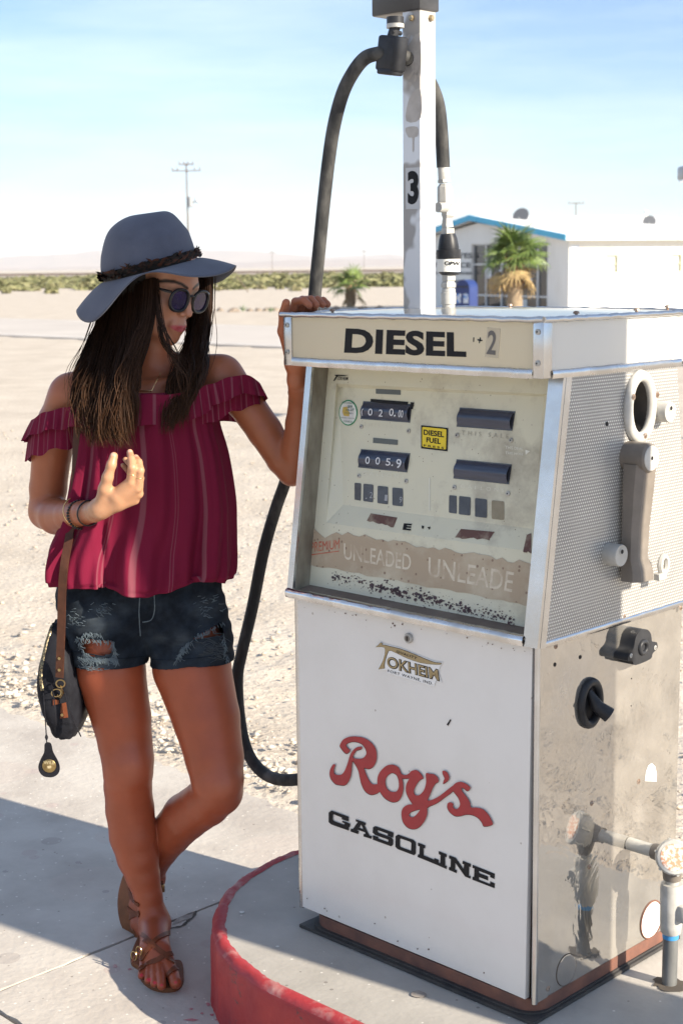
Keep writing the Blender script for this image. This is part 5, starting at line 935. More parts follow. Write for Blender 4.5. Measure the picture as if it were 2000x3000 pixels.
# neck, shoulders, trunk
FD.chain(*pts([(430,1125,3.48,56),(445,1050,3.475,50),(462,960,3.475,50),(468,900,3.475,50)]),k=.018)
FD.chain(*pts([(215,1158,3.48,52),(300,1120,3.49,50),(430,1098,3.50,56),(560,1082,3.495,50),(648,1098,3.48,50)]),k=.03)
FD.chain(*pts([(330,1220,3.45,92),(430,1215,3.45,105),(530,1210,3.45,92)]),k=.05); FD.chain(*pts([(420,1230,3.46,125),(418,1480,3.46,100),(415,1760,3.465,85)]),k=.04)
FD.chain(*pts([(340,1128,3.42,12),(410,1132,3.40,13)]),k=.02); FD.chain(*pts([(448,1130,3.40,13),(560,1100,3.42,12)]),k=.02)
# arms
FD.chain(*pts([(208,1160,3.475,62),(172,1235,3.495,59),(152,1330,3.515,57),(142,1430,3.53,54),(137,1500,3.525,49)]),k=.035)
FD.chain(*pts([(137,1498,3.525,50),(165,1513,3.47,52),(205,1510,3.40,44),(245,1503,3.32,35),(278,1499,3.265,30),(296,1490,3.245,30)]),k=.012)
FD.chain(*pts([(652,1105,3.475,56),(712,1172,3.47,54),(775,1262,3.46,51),(828,1345,3.45,47),(856,1380,3.445,42)]),k=.035)
WL=pw(-.062,.072,1.385); FD.chain(*[ [v3(AY(856,1380,3.445)),v3(AY(868,1322,3.425)),v3(AY(876,1240,3.395)),v3(AY(880,1170,3.36)),v3(WL),v3(pw(-.056,.066,1.43))],[.0325,.0340,.0305,.026,.0225,.024] ],k=.012)
# right hand at the chest
W0=(292,1490,3.245,24)
for K,kr in (((383,1412,3.205),15),((402,1430,3.212),14.5),((407,1447,3.225),14),((396,1466,3.235),13)): FD.chain(*pts([W0,((W0[0]+K[0])/2,(W0[1]+K[1])/2,(W0[2]+K[2])/2-.004,19),(K[0],K[1],K[2],kr)]),k=.012)
FD.chain(*pts([(296,1480,3.235,20),(308,1432,3.218,19),(316,1398,3.21,16),(327,1362,3.205,13.6),(334,1336,3.21,12)]),k=.010)
FIN=[[(383,1412,3.205,14),(388,1370,3.192,12.6),(385,1344,3.208,11),(381,1325,3.226,9.8)],[(402,1430,3.212,14),(411,1378,3.198,12.4),(407,1354,3.216,10.8),(398,1340,3.234,9.6)],[(407,1447,3.225,12),(412,1400,3.225,10.5),(388,1368,3.248,9.2),(368,1346,3.255,8)],[(396,1464,3.235,11),(404,1415,3.245,9.6),(380,1384,3.262,8.4),(361,1363,3.258,7.4)]]
for f_ in FIN: FD.chain(*pts(f_),k=.0025,kin=.003)
# left hand over the header edge
PK=[(.030,.0),(.050,.003),(.070,.001),(.088,-.003)]
for i,(v,dz) in enumerate(PK): FD.chain([v3(pw(-.056,.064,1.425)),v3(pw(-.050,(v+.064)/2,1.475)),v3(pw(-.036,v,1.522+dz))],[.021,.018,.0125],.012)
for i,(v,dz) in enumerate(PK): L_=(.96,1.,.96,.82)[i]; FD.chain([v3(pw(-.036,v,1.522+dz)),v3(pw(-.020,v,1.557+dz)),v3(pw(.008*L_,v-.002,1.560+dz*.6)),v3(pw(.026*L_,v-.004,1.551))],[.0105,.0095,.0085,.0078],.0025,.003)
FD.chain([v3(pw(-.054,.045,1.45)),v3(pw(-.044,.016,1.495)),v3(pw(-.030,.004,1.532)),v3(pw(-.016,-.002,1.556))],[.016,.013,.0105,.0088],.008)
# legs
FD.chain(*pts([(335,1790,3.46,75),(322,1890,3.452,98),(324,1964,3.45,102),(356,2102,3.445,86),(368,2180,3.44,78),(375,2225,3.43,75),(376,2260,3.43,72),(375,2303,3.44,69),(381,2370,3.455,70),(391,2446,3.455,69),(404,2510,3.45,60),(419,2566,3.445,49),(434,2622,3.44,41),(445,2668,3.435,38),(455,2702,3.43,40)]),k=.01)
FD.ell(v3(AY(384,2238,3.405)),(.034,.03,.042),np.eye(3),.03)
FD.chain(*pts([(520,1800,3.46,75),(550,1890,3.445,104),(562,1953,3.435,114),(604,2102,3.40,98),(628,2217,3.37,85),(637,2285,3.355,76),(640,2318,3.36,71),(606,2350,3.395,70),(545,2392,3.45,69),(500,2442,3.495,62),(470,2490,3.525,51),(450,2538,3.55,40),(441,2575,3.565,37)]),k=.004)
FD.ell(v3(AY(652,2296,3.325)),(.034,.03,.04),np.eye(3),.028)
# right foot flat on the sole
ANK=AY(455,2702,3.43); HEEL=Vector((ANK.x-.012,3.478,.046))
FD.chain([v3(ANK),v3(HEEL)],[.034,.033],.02); FD.chain([v3(HEEL),v3(AZ(450,2790,.040))],[.032,.026],.02)
TOES=[((490,2822,.036),(506,2853,.031),(515,2880,.0265),(.017,.0145,.0140)),((467,2824,.036),(472,2860,.032),(474,2888,.0245),(.013,.0108,.0105)),((451,2822,.034),(453,2856,.030),(453,2881,.0235),(.012,.0100,.0098)),((437,2817,.032),(437,2848,.028),(435,2872,.0225),(.0115,.0095,.0092)),((424,2808,.030),(418,2838,.026),(415,2859,.0215),(.011,.0092,.0088))]
for a,b,c_,r in TOES: FD.chain([v3(ANK)+np.array([0,-.004,-.006]),v3(AZ(a[0]*.5+455*.5,a[1]*.5+2745*.5,.056)),v3(AZ(*a))],[.028,.0215,r[0]+.002],.014)
for a,b,c_,r in TOES: FD.chain([v3(AZ(*a)),v3(AZ(*b)),v3(AZ(*c_))],list(r),.0025,.003)
NAIL=[v3(AZ(c_[0],c_[1]-3,c_[2]+r[2]*.85)) for a,b,c_,r in TOES]
# left foot on tiptoe behind
AL=AY(441,2575,3.565); FD.chain([v3(AL),v3(AY(410,2590,3.592))],[.034,.029],.015); FD.chain([v3(AY(410,2588,3.592)),v3(AY(408,2650,3.56)),v3(AY(415,2705,3.53)),v3(AY(425,2738,3.505))],[.028,.027,.027,.018],.012); FD.chain([v3(AL),v3(AY(432,2650,3.54)),v3(AY(438,2712,3.51)),v3(AZ(442,2752,.02))],[.033,.029,.024,.012],.012); FD.chain([v3(AY(425,2730,3.51)),v3(AZ(428,2758,.018))],[.018,.011],.006)
BV,BQ=FD.mesh(); del FD
person=empty('person',(-.46,3.43,0),0,'person in wine-red striped blouse and ripped shorts resting a hand on the pump','person'); PO=np.array([-.46,3.43,0])
def pnp(name,V,Q,mt,parent=None,smooth=True,sharp=None): return np_mesh(name,np.asarray(V)-PO,Q,mt,parent or person,smooth,None,sharp)
def pmb(s,name,mt,parent=None,smooth=50): 
    s.v=[(a-PO[0],b-PO[1],c) for a,b,c in s.v]; return s.build(name,mt,parent or person,smooth)
m_skin=mat('skin',(.40,.20,.12),.42,sss=.12,sssr=(.012,.004,.002),spec=.38)
def skin_nodes(m):
    t,b,L=nodes(m); a=N(t,'ShaderNodeAttribute',attribute_name='tint'); tcn=N(t,'ShaderNodeTexCoord'); n=N(t,'ShaderNodeTexNoise',Scale=14.,Detail=6.,Roughness=.65); L(tcn.outputs['Object'],n.inputs['Vector'])
    r=N(t,'ShaderNodeMapRange'); r.inputs[3].default_value=.74; r.inputs[4].default_value=1.24; L(n.outputs['Fac'],r.inputs[0]); mm=N(t,'ShaderNodeMixRGB',blend_type='MULTIPLY'); mm.inputs['Fac'].default_value=1; L(a.outputs['Color'],mm.inputs['Color1']); L(r.outputs[0],mm.inputs['Color2']); L(mm.outputs[0],b.inputs['Base Color'])
    n2=N(t,'ShaderNodeTexNoise',Scale=420.,Detail=2.); L(tcn.outputs['Object'],n2.inputs['Vector']); bp=N(t,'ShaderNodeBump',Strength=.35,Distance=.0006); L(n2.outputs['Fac'],bp.inputs['Height']); L(bp.outputs[0],b.inputs['Normal'])
skin_nodes(m_skin)
body=pnp('body',BV,BQ,m_skin); colr=np.tile(np.array([.35,.115,.053,1.],np.float32),(len(BV),1)); lg=np.clip((1.0-BV[:,2])/.15,0,1)[:,None]; colr[:,:3]=colr[:,:3]*(1-lg)+np.array([.31,.072,.030])*lg; hn=np.clip((.13-np.linalg.norm(BV-v3(AY(345,1440,3.22)),axis=1))/.05,0,1)[:,None]; colr[:,:3]=colr[:,:3]*(1-hn)+np.array([.46,.245,.14])*hn  # the sunlit hand is painted paler in the tint
hd=BV-HC; lf=np.stack([hd@hl,hd@hf,hd@hu],1); onh=(np.abs(lf)<.13).all(1)
def paint(mask,c,a=1.):
    a=np.clip(mask,0,1)[:,None]*a; colr[:,:3]=colr[:,:3]*(1-a)+np.array(c)*a
face=np.clip(1.6-np.linalg.norm(hd,axis=1)/.10,0,1)*.6; paint(face*1.5,(.66,.36,.24))  # face tint lightened, bounced light put into the skin colour
lip=1.2-np.sqrt((lf[:,0]/.0235)**2+((lf[:,2]+.0722+.05*(np.abs(lf[:,0])>.012)*(0.012-np.abs(lf[:,0])))/.0072)**2); paint(np.clip(lip*5,0,1)*(lf[:,1]>.078)*onh,(.42,.075,.085))
def segd(P,pl):
    d=np.full(len(P),9.)
    for a,b in zip(pl[:-1],pl[1:]):
        a,b=np.array(a),np.array(b); t=np.clip(((P-a)@(b-a))/((b-a)@(b-a)),0,1)[:,None]; d=np.minimum(d,np.linalg.norm(P-a-t*(b-a),axis=1))
    return d
for sg in(-1,1):
    d=segd(lf[:,[0,2]],[(sg*.010,.021),(sg*.024,.0275),(sg*.040,.030),(sg*.050,.027),(sg*.058,.021)]); paint(np.clip((.0048-d)/.0028,0,1)*(lf[:,1]>.02)*onh,(.03,.018,.013))
# knee tint
for p_,a__ in ((AY(384,2245,3.37),.5),(AY(655,2300,3.29),.5)): paint(np.clip(1.3-np.linalg.norm((BV-v3(p_))/np.array([.05,.05,.055]),axis=1),0,1),(.36,.11,.06),a__)
for i,c_ in enumerate(NAIL): 
    d=np.linalg.norm(BV-c_,axis=1); paint(np.clip((.0075-d)/.0015,0,1) if i else np.clip((.0105-d)/.002,0,1),(.50,.02,.035))
for f_ in FIN[:2]:
    p=v3(AY(f_[3][0],f_[3][1]-3,f_[3][2]-.006)); paint(np.clip((.006-np.linalg.norm(BV-p,axis=1))/.0012,0,1),(.55,.33,.25))
p=v3(AY(330,1327,3.202)); paint(np.clip((.007-np.linalg.norm(BV-p,axis=1))/.0012,0,1),(.55,.33,.25))
at=body.data.color_attributes.new('tint','FLOAT_COLOR','POINT'); at.data.foreach_set('color',colr.ravel())
from mathutils.bvhtree import BVHTree
def bvh(V,Q): return BVHTree.FromPolygons([tuple(p) for p in V],[tuple(q) for q in Q])
BB=bvh(BV,BQ)
def cast(tree,x,y,lift=0.,fall=None):
    r=ray(x,y).normalized(); h=tree.ray_cast(CP,r)
    if h[0] is None: return AY(x,y,fall) if fall else None
    n=h[1] if h[1].dot(r)<0 else -h[1]; return h[0]+n*lift
# ---- shorts
m_denim=mat('black_denim',(.009,.012,.017),.85,spec=.08,col2=(.028,.038,.052),scale=16,lo=.4,hi=.75,bump=.0006,bscale=300); m_thread=mat('frayed_thread',(.14,.18,.20),.9,col2=(.06,.08,.10),scale=60)
def denim_fade(m):
    t,b,L=nodes(m); src=b.inputs['Base Color'].links[0].from_socket; a=N(t,'ShaderNodeAttribute',attribute_name='fade'); mm=N(t,'ShaderNodeMixRGB'); mm.inputs['Color2'].default_value=(.085,.10,.112,1); tcn=N(t,'ShaderNodeTexCoord'); n=N(t,'ShaderNodeTexNoise',Scale=90.,Detail=4.); mpn=N(t,'ShaderNodeMapping'); mpn.inputs['Scale'].default_value=(.25,.25,1.6); L(tcn.outputs['Object'],mpn.inputs['Vector']); L(mpn.outputs[0],n.inputs['Vector']); f=N(t,'ShaderNodeMath',operation='MULTIPLY'); L(a.outputs['Fac'],f.inputs[0]); L(n.outputs['Fac'],f.inputs[1]); L(f.outputs[0],mm.inputs['Fac']); L(src,mm.inputs['Color1']); L(mm.outputs[0],b.inputs['Base Color'])
denim_fade(m_denim)
FS=Field((-.76,3.24,.60),(-.16,3.66,1.0),.003)
FS.chain(*pts([(278,1700,3.455,112),(290,1760,3.455,122),(316,1850,3.452,119),(325,1905,3.45,112),(325,2010,3.45,110)]),k=.02); FS.chain(*pts([(535,1700,3.455,108),(536,1760,3.455,120),(556,1850,3.448,122),(562,1905,3.44,121),(570,2010,3.43,121)]),k=.012); FS.chain(*pts([(300,1700,3.46,112),(520,1700,3.46,112)]),k=.02); FS.chain(*pts([(330,1780,3.465,112),(500,1780,3.465,112)]),k=.03)
FS.chain(*pts([(325,1915,3.45,113),(325,2010,3.45,113)]),k=.0); FS.chain(*pts([(562,1905,3.44,124),(570,2010,3.43,124)]),k=.0)
gx_=FS.lo[0]+np.arange(FS.n[0])*FS.h; gz_=FS.lo[2]+np.arange(FS.n[2])*FS.h; zh=np.interp(gx_,[AY(215,1946,3.45).x,AY(330,1956,3.4).x,AY(430,1944,3.4).x,AY(440,1952,3.4).x,AY(560,1954,3.4).x,AY(690,1934,3.4).x],[AY(215,1950,3.42).z,AY(330,1962,3.36).z,AY(430,1946,3.42).z,AY(440,1952,3.42).z,AY(560,1954,3.34).z,AY(690,1936,3.42).z])
# soft creases
Gx,Gy,Gz=np.meshgrid(gx_,FS.lo[1]+np.arange(FS.n[1])*FS.h,gz_,indexing='ij'); FS.F+=(.0016*np.sin(Gz*95+Gx*60)*np.sin(Gx*38+2)+.0012*np.sin(Gz*170-Gx*120)).astype(np.float32); del Gx,Gy,Gz
FS.F=np.maximum(FS.F,(zh[:,None,None]-gz_[None,None,:]).astype(np.float32)); FS.F[:,:,-2:]=.05
SV_,SQ=FS.mesh(); del FS
px_=proj_np(SV_); c3s=lambda p:(60+p[0]*.47194,1650+p[1]*.47194)
def inpoly(P,poly):
    r=np.zeros(len(P),bool); n=len(poly)
    for i in range(n):
        a,b=poly[i],poly[(i+1)%n]; c_=((a[1]>P[:,1])!=(b[1]>P[:,1]))&(P[:,0]<(b[0]-a[0])*(P[:,1]-a[1])/(b[1]-a[1]+1e-9)+a[0]); r^=c_
    return r
RIPS=[[c3s(p) for p in q] for q in ([(352,462),(470,478),(566,480),(584,505),(560,566),(500,574),(424,578),(392,540)],[(1060,474),(1150,424),(1250,362),(1266,446),(1180,458),(1120,468)],[(405,640),(520,655),(510,668),(430,664)])]
fc=px_[SQ].mean(1); ymean=SV_[SQ].mean(1)[:,1]; front=ymean<3.47; dead=np.zeros(len(SQ),bool)
for r_ in RIPS: dead|=inpoly(fc,r_)&front
SQ2=SQ[~dead]; shorts=pnp('shorts',SV_,SQ2,m_denim)
fade=np.zeros(len(SV_),np.float32)
for (cx,cy,rx,ry,a) in ((335,340,60,60,.9),(505,290,70,35,.8),(470,380,130,70,.55),(470,600,150,60,1.),(1150,270,90,80,.7),(1000,480,70,70,.6),(1200,540,120,90,.5),(880,470,60,30,.5),(620,290,60,40,.35)):
    c_=c3s((cx,cy)); fade=np.maximum(fade,a*np.clip(1.3-np.hypot((px_[:,0]-c_[0])/(rx*.472),(px_[:,1]-c_[1])/(ry*.472)),0,1))
at=shorts.data.attributes.new('fade','FLOAT','POINT'); at.data.foreach_set('value',fade)
SB=bvh(SV_,SQ)
rnd=random.Random(4)
def threads(n,region,mt,lenr,name,ang=0.,curl=.6,rad=.0007):
    s=MB()
    for i in range(n):
        x,y=c3s(region(rnd)); L_=rnd.uniform(*lenr); a=ang+rnd.gauss(0,.35); P=[]; bend=rnd.gauss(0,curl)
        for k in range(6):
            p=cast(SB,x,y,.0016+rnd.uniform(0,.002)); 
            if p is None: break
            P.append(p); x+=math.cos(a)*L_/5; y+=math.sin(a)*L_/5; a+=bend/5
        if len(P)>=3: s.tube(P,[rad]*(len(P)-1)+[rad*.4],4)
    o=pmb(s,name,mt,shorts,60); o['kind']='stuff'; return o
def seg(*pl):
    def f(r):
        i=r.randrange(len(pl)-1); t=r.random(); return (pl[i][0]*(1-t)+pl[i+1][0]*t+r.gauss(0,5),pl[i][1]*(1-t)+pl[i+1][1]*t+r.gauss(0,5))
    return f
def blob(cx,cy,rx,ry): return lambda r:(r.gauss(cx,rx*.5),r.gauss(cy,ry*.5))
threads(60,seg((350,462),(470,478),(580,482)),m_thread,(5,14),'fray',1.4); threads(70,seg((360,475),(400,560),(430,575)),m_thread,(6,16),'fray',1.2); threads(60,seg((575,490),(590,560),(600,600)),m_thread,(8,24),'fray',1.7); threads(150,seg((360,590),(470,600),(570,590)),m_thread,(10,26),'fray',.5,1.2); threads(60,seg((370,640),(480,668),(540,660)),m_thread,(10,26),'fray',.15,.8)
threads(34,blob(335,340,60,60),m_thread,(6,16),'fray',.1,.4); threads(30,blob(505,290,60,30),m_thread,(6,14),'fray',.3,.6); threads(50,seg((395,440),(445,430),(505,445)),m_thread,(6,14),'fray',1.5)
threads(34,blob(1150,270,80,80),m_thread,(8,20),'fray',-.1,.4); threads(60,seg((1075,470),(1020,520),(975,590)),m_thread,(10,26),'fray',1.8,.6); threads(50,seg((1080,462),(1250,370)),m_thread,(6,14),'fray',1.2); threads(60,blob(1200,520,90,90),mat('dark_thread',(.05,.06,.07),.9),(12,34),'fray',.05,.3); threads(40,seg((1255,440),(1270,560),(1290,640)),m_thread,(8,20),'fray',1.5)
for pl_ in ([(745,180),(738,300),(745,450)],[(830,180),(835,280),(815,350),(760,365)],[(290,545),(420,560),(600,590),(780,580)],[(800,600),(1000,600),(1300,560)]):
    P=[cast(SB,*c3s(q),.0009) for q in crom(pl_,6)]; P=[p for p in P if p is not None]; pmb(MB().tube(P,.0013,5),'seam',m_denim if pl_[0][0] in(290,800) else m_thread,shorts)
# ---- blouse
m_bl=mat('wine_fabric',(.22,.014,.05),.8,spec=.1,bump=.0022,bscale=38,stretch=(1,1,.25))
def fabric(m,base,stripe,stops):
    t,b,L=nodes(m); a=N(t,'ShaderNodeAttribute',attribute_name='sx'); r=N(t,'ShaderNodeValToRGB'); r.color_ramp.interpolation='LINEAR'; e=r.color_ramp.elements
    while len(e)>1: e.remove(e[0])
    e[0].position=0; e[0].color=(0,0,0,1)
    for p,on in stops:
        q=e.new(p); q.color=(on,on,on,1)
    mm=N(t,'ShaderNodeMixRGB'); mm.inputs['Color1'].default_value=(*base,1); mm.inputs['Color2'].default_value=(*stripe,1); L(a.outputs['Fac'],r.inputs[0]); f=N(t,'ShaderNodeMath',operation='MULTIPLY'); L(r.outputs[0],f.inputs[0]); f.inputs[1].default_value=.75; L(f.outputs[0],mm.inputs['Fac']); L(mm.outputs[0],b.inputs['Base Color'])
    tl=N(t,'ShaderNodeBsdfTranslucent'); L(mm.outputs[0],tl.inputs['Color']); ms=N(t,'ShaderNodeMixShader'); ms.inputs[0].default_value=.12; L(b.outputs[0],ms.inputs[1]); L(tl.outputs[0],ms.inputs[2]); L(ms.outputs[0],t.nodes['Material Output'].inputs[0])
st_=[]
def stp(c_,w,edge=.0012): st_.extend([(c_-w/2-edge,0),(c_-w/2,1),(c_+w/2,1),(c_+w/2+edge,0)])
for c_,w in ((.16,.022),(.345,.004),(.362,.004),(.50,.020),(.652,.004),(.668,.004),(.835,.018)): stp(c_,w)
fabric(m_bl,(.165,.010,.034),(.23,.075,.095),sorted(st_))
LV=[(1150,238,606,.098),(1200,234,632,.106),(1260,231,640,.112),(1350,222,664,.118),(1480,200,684,.126),(1560,176,687,.130),(1620,150,688,.132),(1665,142,689,.136),(1700,143,687,.138),(1724,150,680,.138)]
lvx=crom([(a,b,c_,d) for a,b,c_,d in LV],6); nth=220; th=np.linspace(0,2*np.pi,nth,endpoint=False); V=[];rows=len(lvx); SXa=[]
hemx=np.array([165,215,300,330,385,420,462,520,560,600,640,665]); hemy=np.array([4,0,-3,-4,8,16,18,6,-6,-16,-8,2])
for i,(y,xl,xr,dp) in enumerate(lvx):
    t=i/(rows-1); cx=(xl+xr)/2; A=AY(cx,y,3.44); k=pxm(A); hw=(xr-xl)/2*k; c_,s_=np.cos(th),np.sin(th); e=2/2.4; ex=np.sign(c_)*np.abs(c_)**e; ey=np.sign(s_)*np.abs(s_)**e
    fold=(.013*np.sin(9*th+1.1+.8*np.sin(3*th))+.007*np.sin(17*th+.4+2*t)+.004*np.sin(31*th+t*3))*(.25+1.15*t)*np.clip(1.25-.6*(t>.93),0,1)
    fold+= .006*np.sin(th*13+6*t)*(.3+.7*t)
    # the deep front pleat
    pxl=cx+ex*hw/k; fr=(ey<0); fold+=fr*(.030*t**1.2*np.exp(-((pxl-385-18*t)/30)**2)-.022*t*np.exp(-((pxl-318-10*t)/10)**2)+.014*t*np.exp(-((pxl-560-10*t)/22)**2)-.012*t*np.exp(-((pxl-480)/16)**2)+.012*t*np.exp(-((pxl-235+20*t)/18)**2))
    X=A.x+ex*(hw+fold*.35*np.sign(1)); Y=A.y+ey*(dp+fold); Zs=AY(cx,y,3.44-dp*.85).z-t**6*np.interp(pxl,hemx,hemy)*k
    V.append(np.stack([X,Y,np.full(nth,1.)*Zs],1)); SXa.append((c_*.5+.5))
V=np.concatenate(V); I=np.arange(rows*nth).reshape(rows,nth); J=np.roll(I,-1,1); Q=np.stack([I[:-1],I[1:],J[1:],J[:-1]],-1).reshape(-1,4)
# turned-in hem
ins=V[I[-1]].copy(); ins[:,:2]+=(np.array([AY(415,1720,3.44).x,3.44])-ins[:,:2])*.06; ins[:,2]+=.012; V=np.concatenate([V,ins]); K=np.arange(nth)+rows*nth; Q=np.concatenate([Q,np.stack([I[-1],K,np.roll(K,-1),J[-1]],-1)])
blouse=pnp('blouse',V,Q[:,::-1],m_bl); sx=np.concatenate(SXa+[SXa[-1]]).astype(np.float32); at=blouse.data.attributes.new('sx','FLOAT','POINT'); at.data.foreach_set('value',sx)
m_ruf=mat('wine_ruffle',(.25,.013,.055),.8,spec=.1,bump=.0012,bscale=60); st_=[]
for c_,w in ((.12,.012),(.24,.02),(.38,.012),(.50,.022),(.63,.012),(.76,.022),(.90,.012)): stp(c_,w,.004)
fabric(m_ruf,(.165,.010,.034),(.23,.075,.095),sorted(st_))
def flounce(name,path,drop,out,amp,freq,rows=12,ph=0.,closed=False,rep=1.):
    P=crom(path,14,closed); n=len(P); V=[];SXv=[]; cen=np.array([AY(425,1150,3.47).x,3.47])
    W_=np.array([AY(*p[:3]) for p in P]); ctrx=np.array([p[3] for p in P]) # px centre the cloth leans away from
    for r in range(rows+1):
        t=r/rows
        for i in range(n):
            x,y,Y=P[i][:3]; k=pxm(W_[i]); d=drop(x,Y)*k; ta=W_[(i+1)%n if closed else min(i+1,n-1)]-W_[i-1 if (closed or i>0) else 0]; nn=np.array([ta[1],-ta[0]]); nn/=np.linalg.norm(nn)+1e-9
            cc=np.array([AY(ctrx[i],y,3.49).x,3.485]); nn=nn if nn@(W_[i][:2]-cc)>0 else -nn
            s_=i/n*freq*6.283+ph; w=amp*(t**.8)*(.55*math.sin(s_+1.3*math.sin(s_*.37))+.6*math.sin(.43*s_+1)+.25*math.sin(2.1*s_)); V.append((W_[i][0]+nn[0]*(out*t+w),W_[i][1]+nn[1]*(out*t+w),W_[i][2]+.0015*math.sin(s_*.7)*(1-t)-d*t*(1+.05*math.sin(s_*.6+1)))); SXv.append((i/n*rep)%1.)
    I=np.arange((rows+1)*n).reshape(rows+1,n); J=np.roll(I,-1,1); q=np.stack([I[:-1],I[1:],J[1:],J[:-1]],-1); q=(q if closed else q[:,:-1]).reshape(-1,4)
    o=pnp(name,V,q,m_ruf,blouse); at=o.data.attributes.new('sx','FLOAT','POINT'); at.data.foreach_set('value',np.array(SXv,np.float32)); return o
top=[(90,1238,3.51,165),(104,1222,3.44,165),(142,1204,3.41,165),(192,1194,3.395,180),(236,1180,3.355,300),(300,1164,3.338,425),(390,1158,3.333,425),(480,1155,3.333,425),(560,1148,3.345,425),(604,1130,3.365,600),(652,1112,3.39,670),(706,1098,3.40,690),(752,1112,3.43,690),(766,1140,3.48,690),(744,1150,3.56,690),(650,1130,3.59,600),(430,1130,3.61,425),(200,1180,3.60,200),(110,1240,3.58,165)]
flounce('ruffle',top,lambda x,Y:np.interp(x,[90,200,300,480,560,640,700,770],[52,62,82,92,80,62,58,44]),.014,.0075,22,closed=True,rep=5)
flounce('sleeve',[(92,1236,3.515,165),(106,1226,3.445,165),(145,1210,3.418,165),(195,1200,3.405,175),(222,1192,3.43,165),(226,1195,3.50,165),(190,1205,3.58,165),(120,1235,3.59,165)],lambda x,Y:112,.012,.005,9,closed=True,rep=3)
flounce('sleeve',[(592,1140,3.40,680),(604,1136,3.372,680),(652,1120,3.40,690),(704,1108,3.41,690),(748,1120,3.44,690),(760,1145,3.485,690),(735,1155,3.56,690),(640,1140,3.585,690)],lambda x,Y:np.interp(x,[590,640,700,770],[108,100,92,56]),.008,.0045,9,closed=True,rep=3)
P=[cast(BB,x,y,.002,3.42) for x,y in crom([(610,1150),(606,1100),(612,1050),(622,1038)],5)]; pmb(MB().tube([P[0]]+P+[P[-1]+Vector((.01,.05,-.02))],.0032,6,flat=.6),'shoulder_strap',m_ruf,blouse)
# ---- hat
m_felt=mat('grey_felt',(.10,.108,.142),.95,col2=(.082,.089,.118),scale=12,bump=.0006,bscale=260,spec=.1,sheen=.15)
ta=R(13.5); hX=np.array([math.cos(ta),0,math.sin(ta)]); hZ=np.array([-math.sin(ta),-.05,math.cos(ta)]); hZ/=np.linalg.norm(hZ); hYv=np.cross(hZ,hX); HB=v3(AY(441,792,3.475))
phi=np.linspace(-math.pi,math.pi,120,endpoint=False)  # 0 = right, -pi/2 = towards camera
tabp=np.radians([-180,-145,-128,-117,-104,-92,-82,-68,-50,-25,0,50,90,130,180]); tabz=np.array([-.036,-.076,-.066,-.042,-.014,.008,.012,-.014,-.036,-.042,-.030,-.070,-.05,-.052,-.036]); tabr=np.array([.186,.186,.184,.182,.180,.178,.178,.180,.184,.190,.192,.190,.185,.185,.186])
ez=np.interp(phi,tabp,tabz); er=np.interp(phi,tabp,tabr); ez=np.convolve(np.r_[ez[-4:],ez,ez[:4]],np.ones(9)/9,'valid'); er=np.convolve(np.r_[er[-4:],er,er[:4]],np.ones(9)/9,'valid')
def hpt(rx,ry,p,z,sx=0.): return HB+hX*(np.cos(p)*rx+sx)[:,None]+hYv*(np.sin(p)*ry)[:,None]+hZ*np.broadcast_to(z,p.shape)[:,None]
rings=[]
for t in np.linspace(1,0,14): # brim
    q=t**1.4; rings.append(hpt(.109+(er-.109)*t,.118+(er+.004-.118)*t,phi,ez*q-.004*t))
crown=crom([(0,.109,.118,0),(.03,.1075,.1165,.001),(.05,.1045,.112,.003),(.07,.0995,.106,.0062),(.097,.086,.090,.0115),(.113,.0735,.076,.018),(.124,.060,.061,.0245),(.1305,.045,.045,.030),(.1325,.030,.030,.033),(.131,.015,.015,.034),(.129,.002,.002,.034)],3)
for z,rx,ry,sx_ in crown[1:]: rings.append(hpt(np.full(120,rx),np.full(120,ry),phi,z*.93-.11*np.cos(phi)*rx*min(max((z-.07)/.04,0),1),sx_*.9))
V=np.concatenate(rings); n=120; m_=len(rings); I=np.arange(m_*n).reshape(m_,n); J=np.roll(I,-1,1); Q=np.stack([I[:-1],J[:-1],J[1:],I[1:]],-1).reshape(-1,4)
hat=pnp('hat',V,Q,m_felt); sm=hat.modifiers.new('thick','SOLIDIFY'); sm.thickness=.003; sm.offset=0
# feather band
m_fe=[mat('feather_black',(.008,.007,.007),.5,spec=.2),mat('feather_brown',(.028,.012,.008),.5,spec=.2),mat('feather_rust',(.06,.02,.011),.5,spec=.2)]
bq=[hpt(np.full(120,.1105),np.full(120,.1195),phi,z) for z in (.000,.022)]; V=np.concatenate(bq); I=np.arange(240).reshape(2,120); J=np.roll(I,-1,1); band=pnp('hat_band',V,np.stack([I[:-1],J[:-1],J[1:],I[1:]],-1).reshape(-1,4),m_fe[0],hat)
rs=random.Random(8); fb=[MB(),MB(),MB()]
for i in range(560):
    p=-math.pi+2*math.pi*i/560; d=Vector(hX*math.cos(p)*.112+hYv*math.sin(p)*.121); tg=Vector(-hX*math.sin(p)+hYv*math.cos(p)).normalized(); up=Vector(hZ); base=Vector(HB)+d+up*rs.uniform(.002,.018); dr=(tg*rs.choice((1,1,1,-.6))+up*rs.uniform(.0,.75)+d.normalized()*rs.uniform(.05,.35)).normalized(); L_=rs.uniform(.012,.026); nn=d.normalized(); sd=dr.cross(nn).normalized(); w=rs.uniform(.002,.0042)
    fb[rs.choice((0,0,0,1,1,2))].add([base,base+dr*L_*.5+sd*w+nn*.002,base+dr*L_+nn*.004,base+dr*L_*.5-sd*w+nn*.002],[(0,1,2,3)])
for f_,m__ in zip(fb,m_fe): o=pmb(f_,'feathers',m__,band,None); o['kind']='stuff'
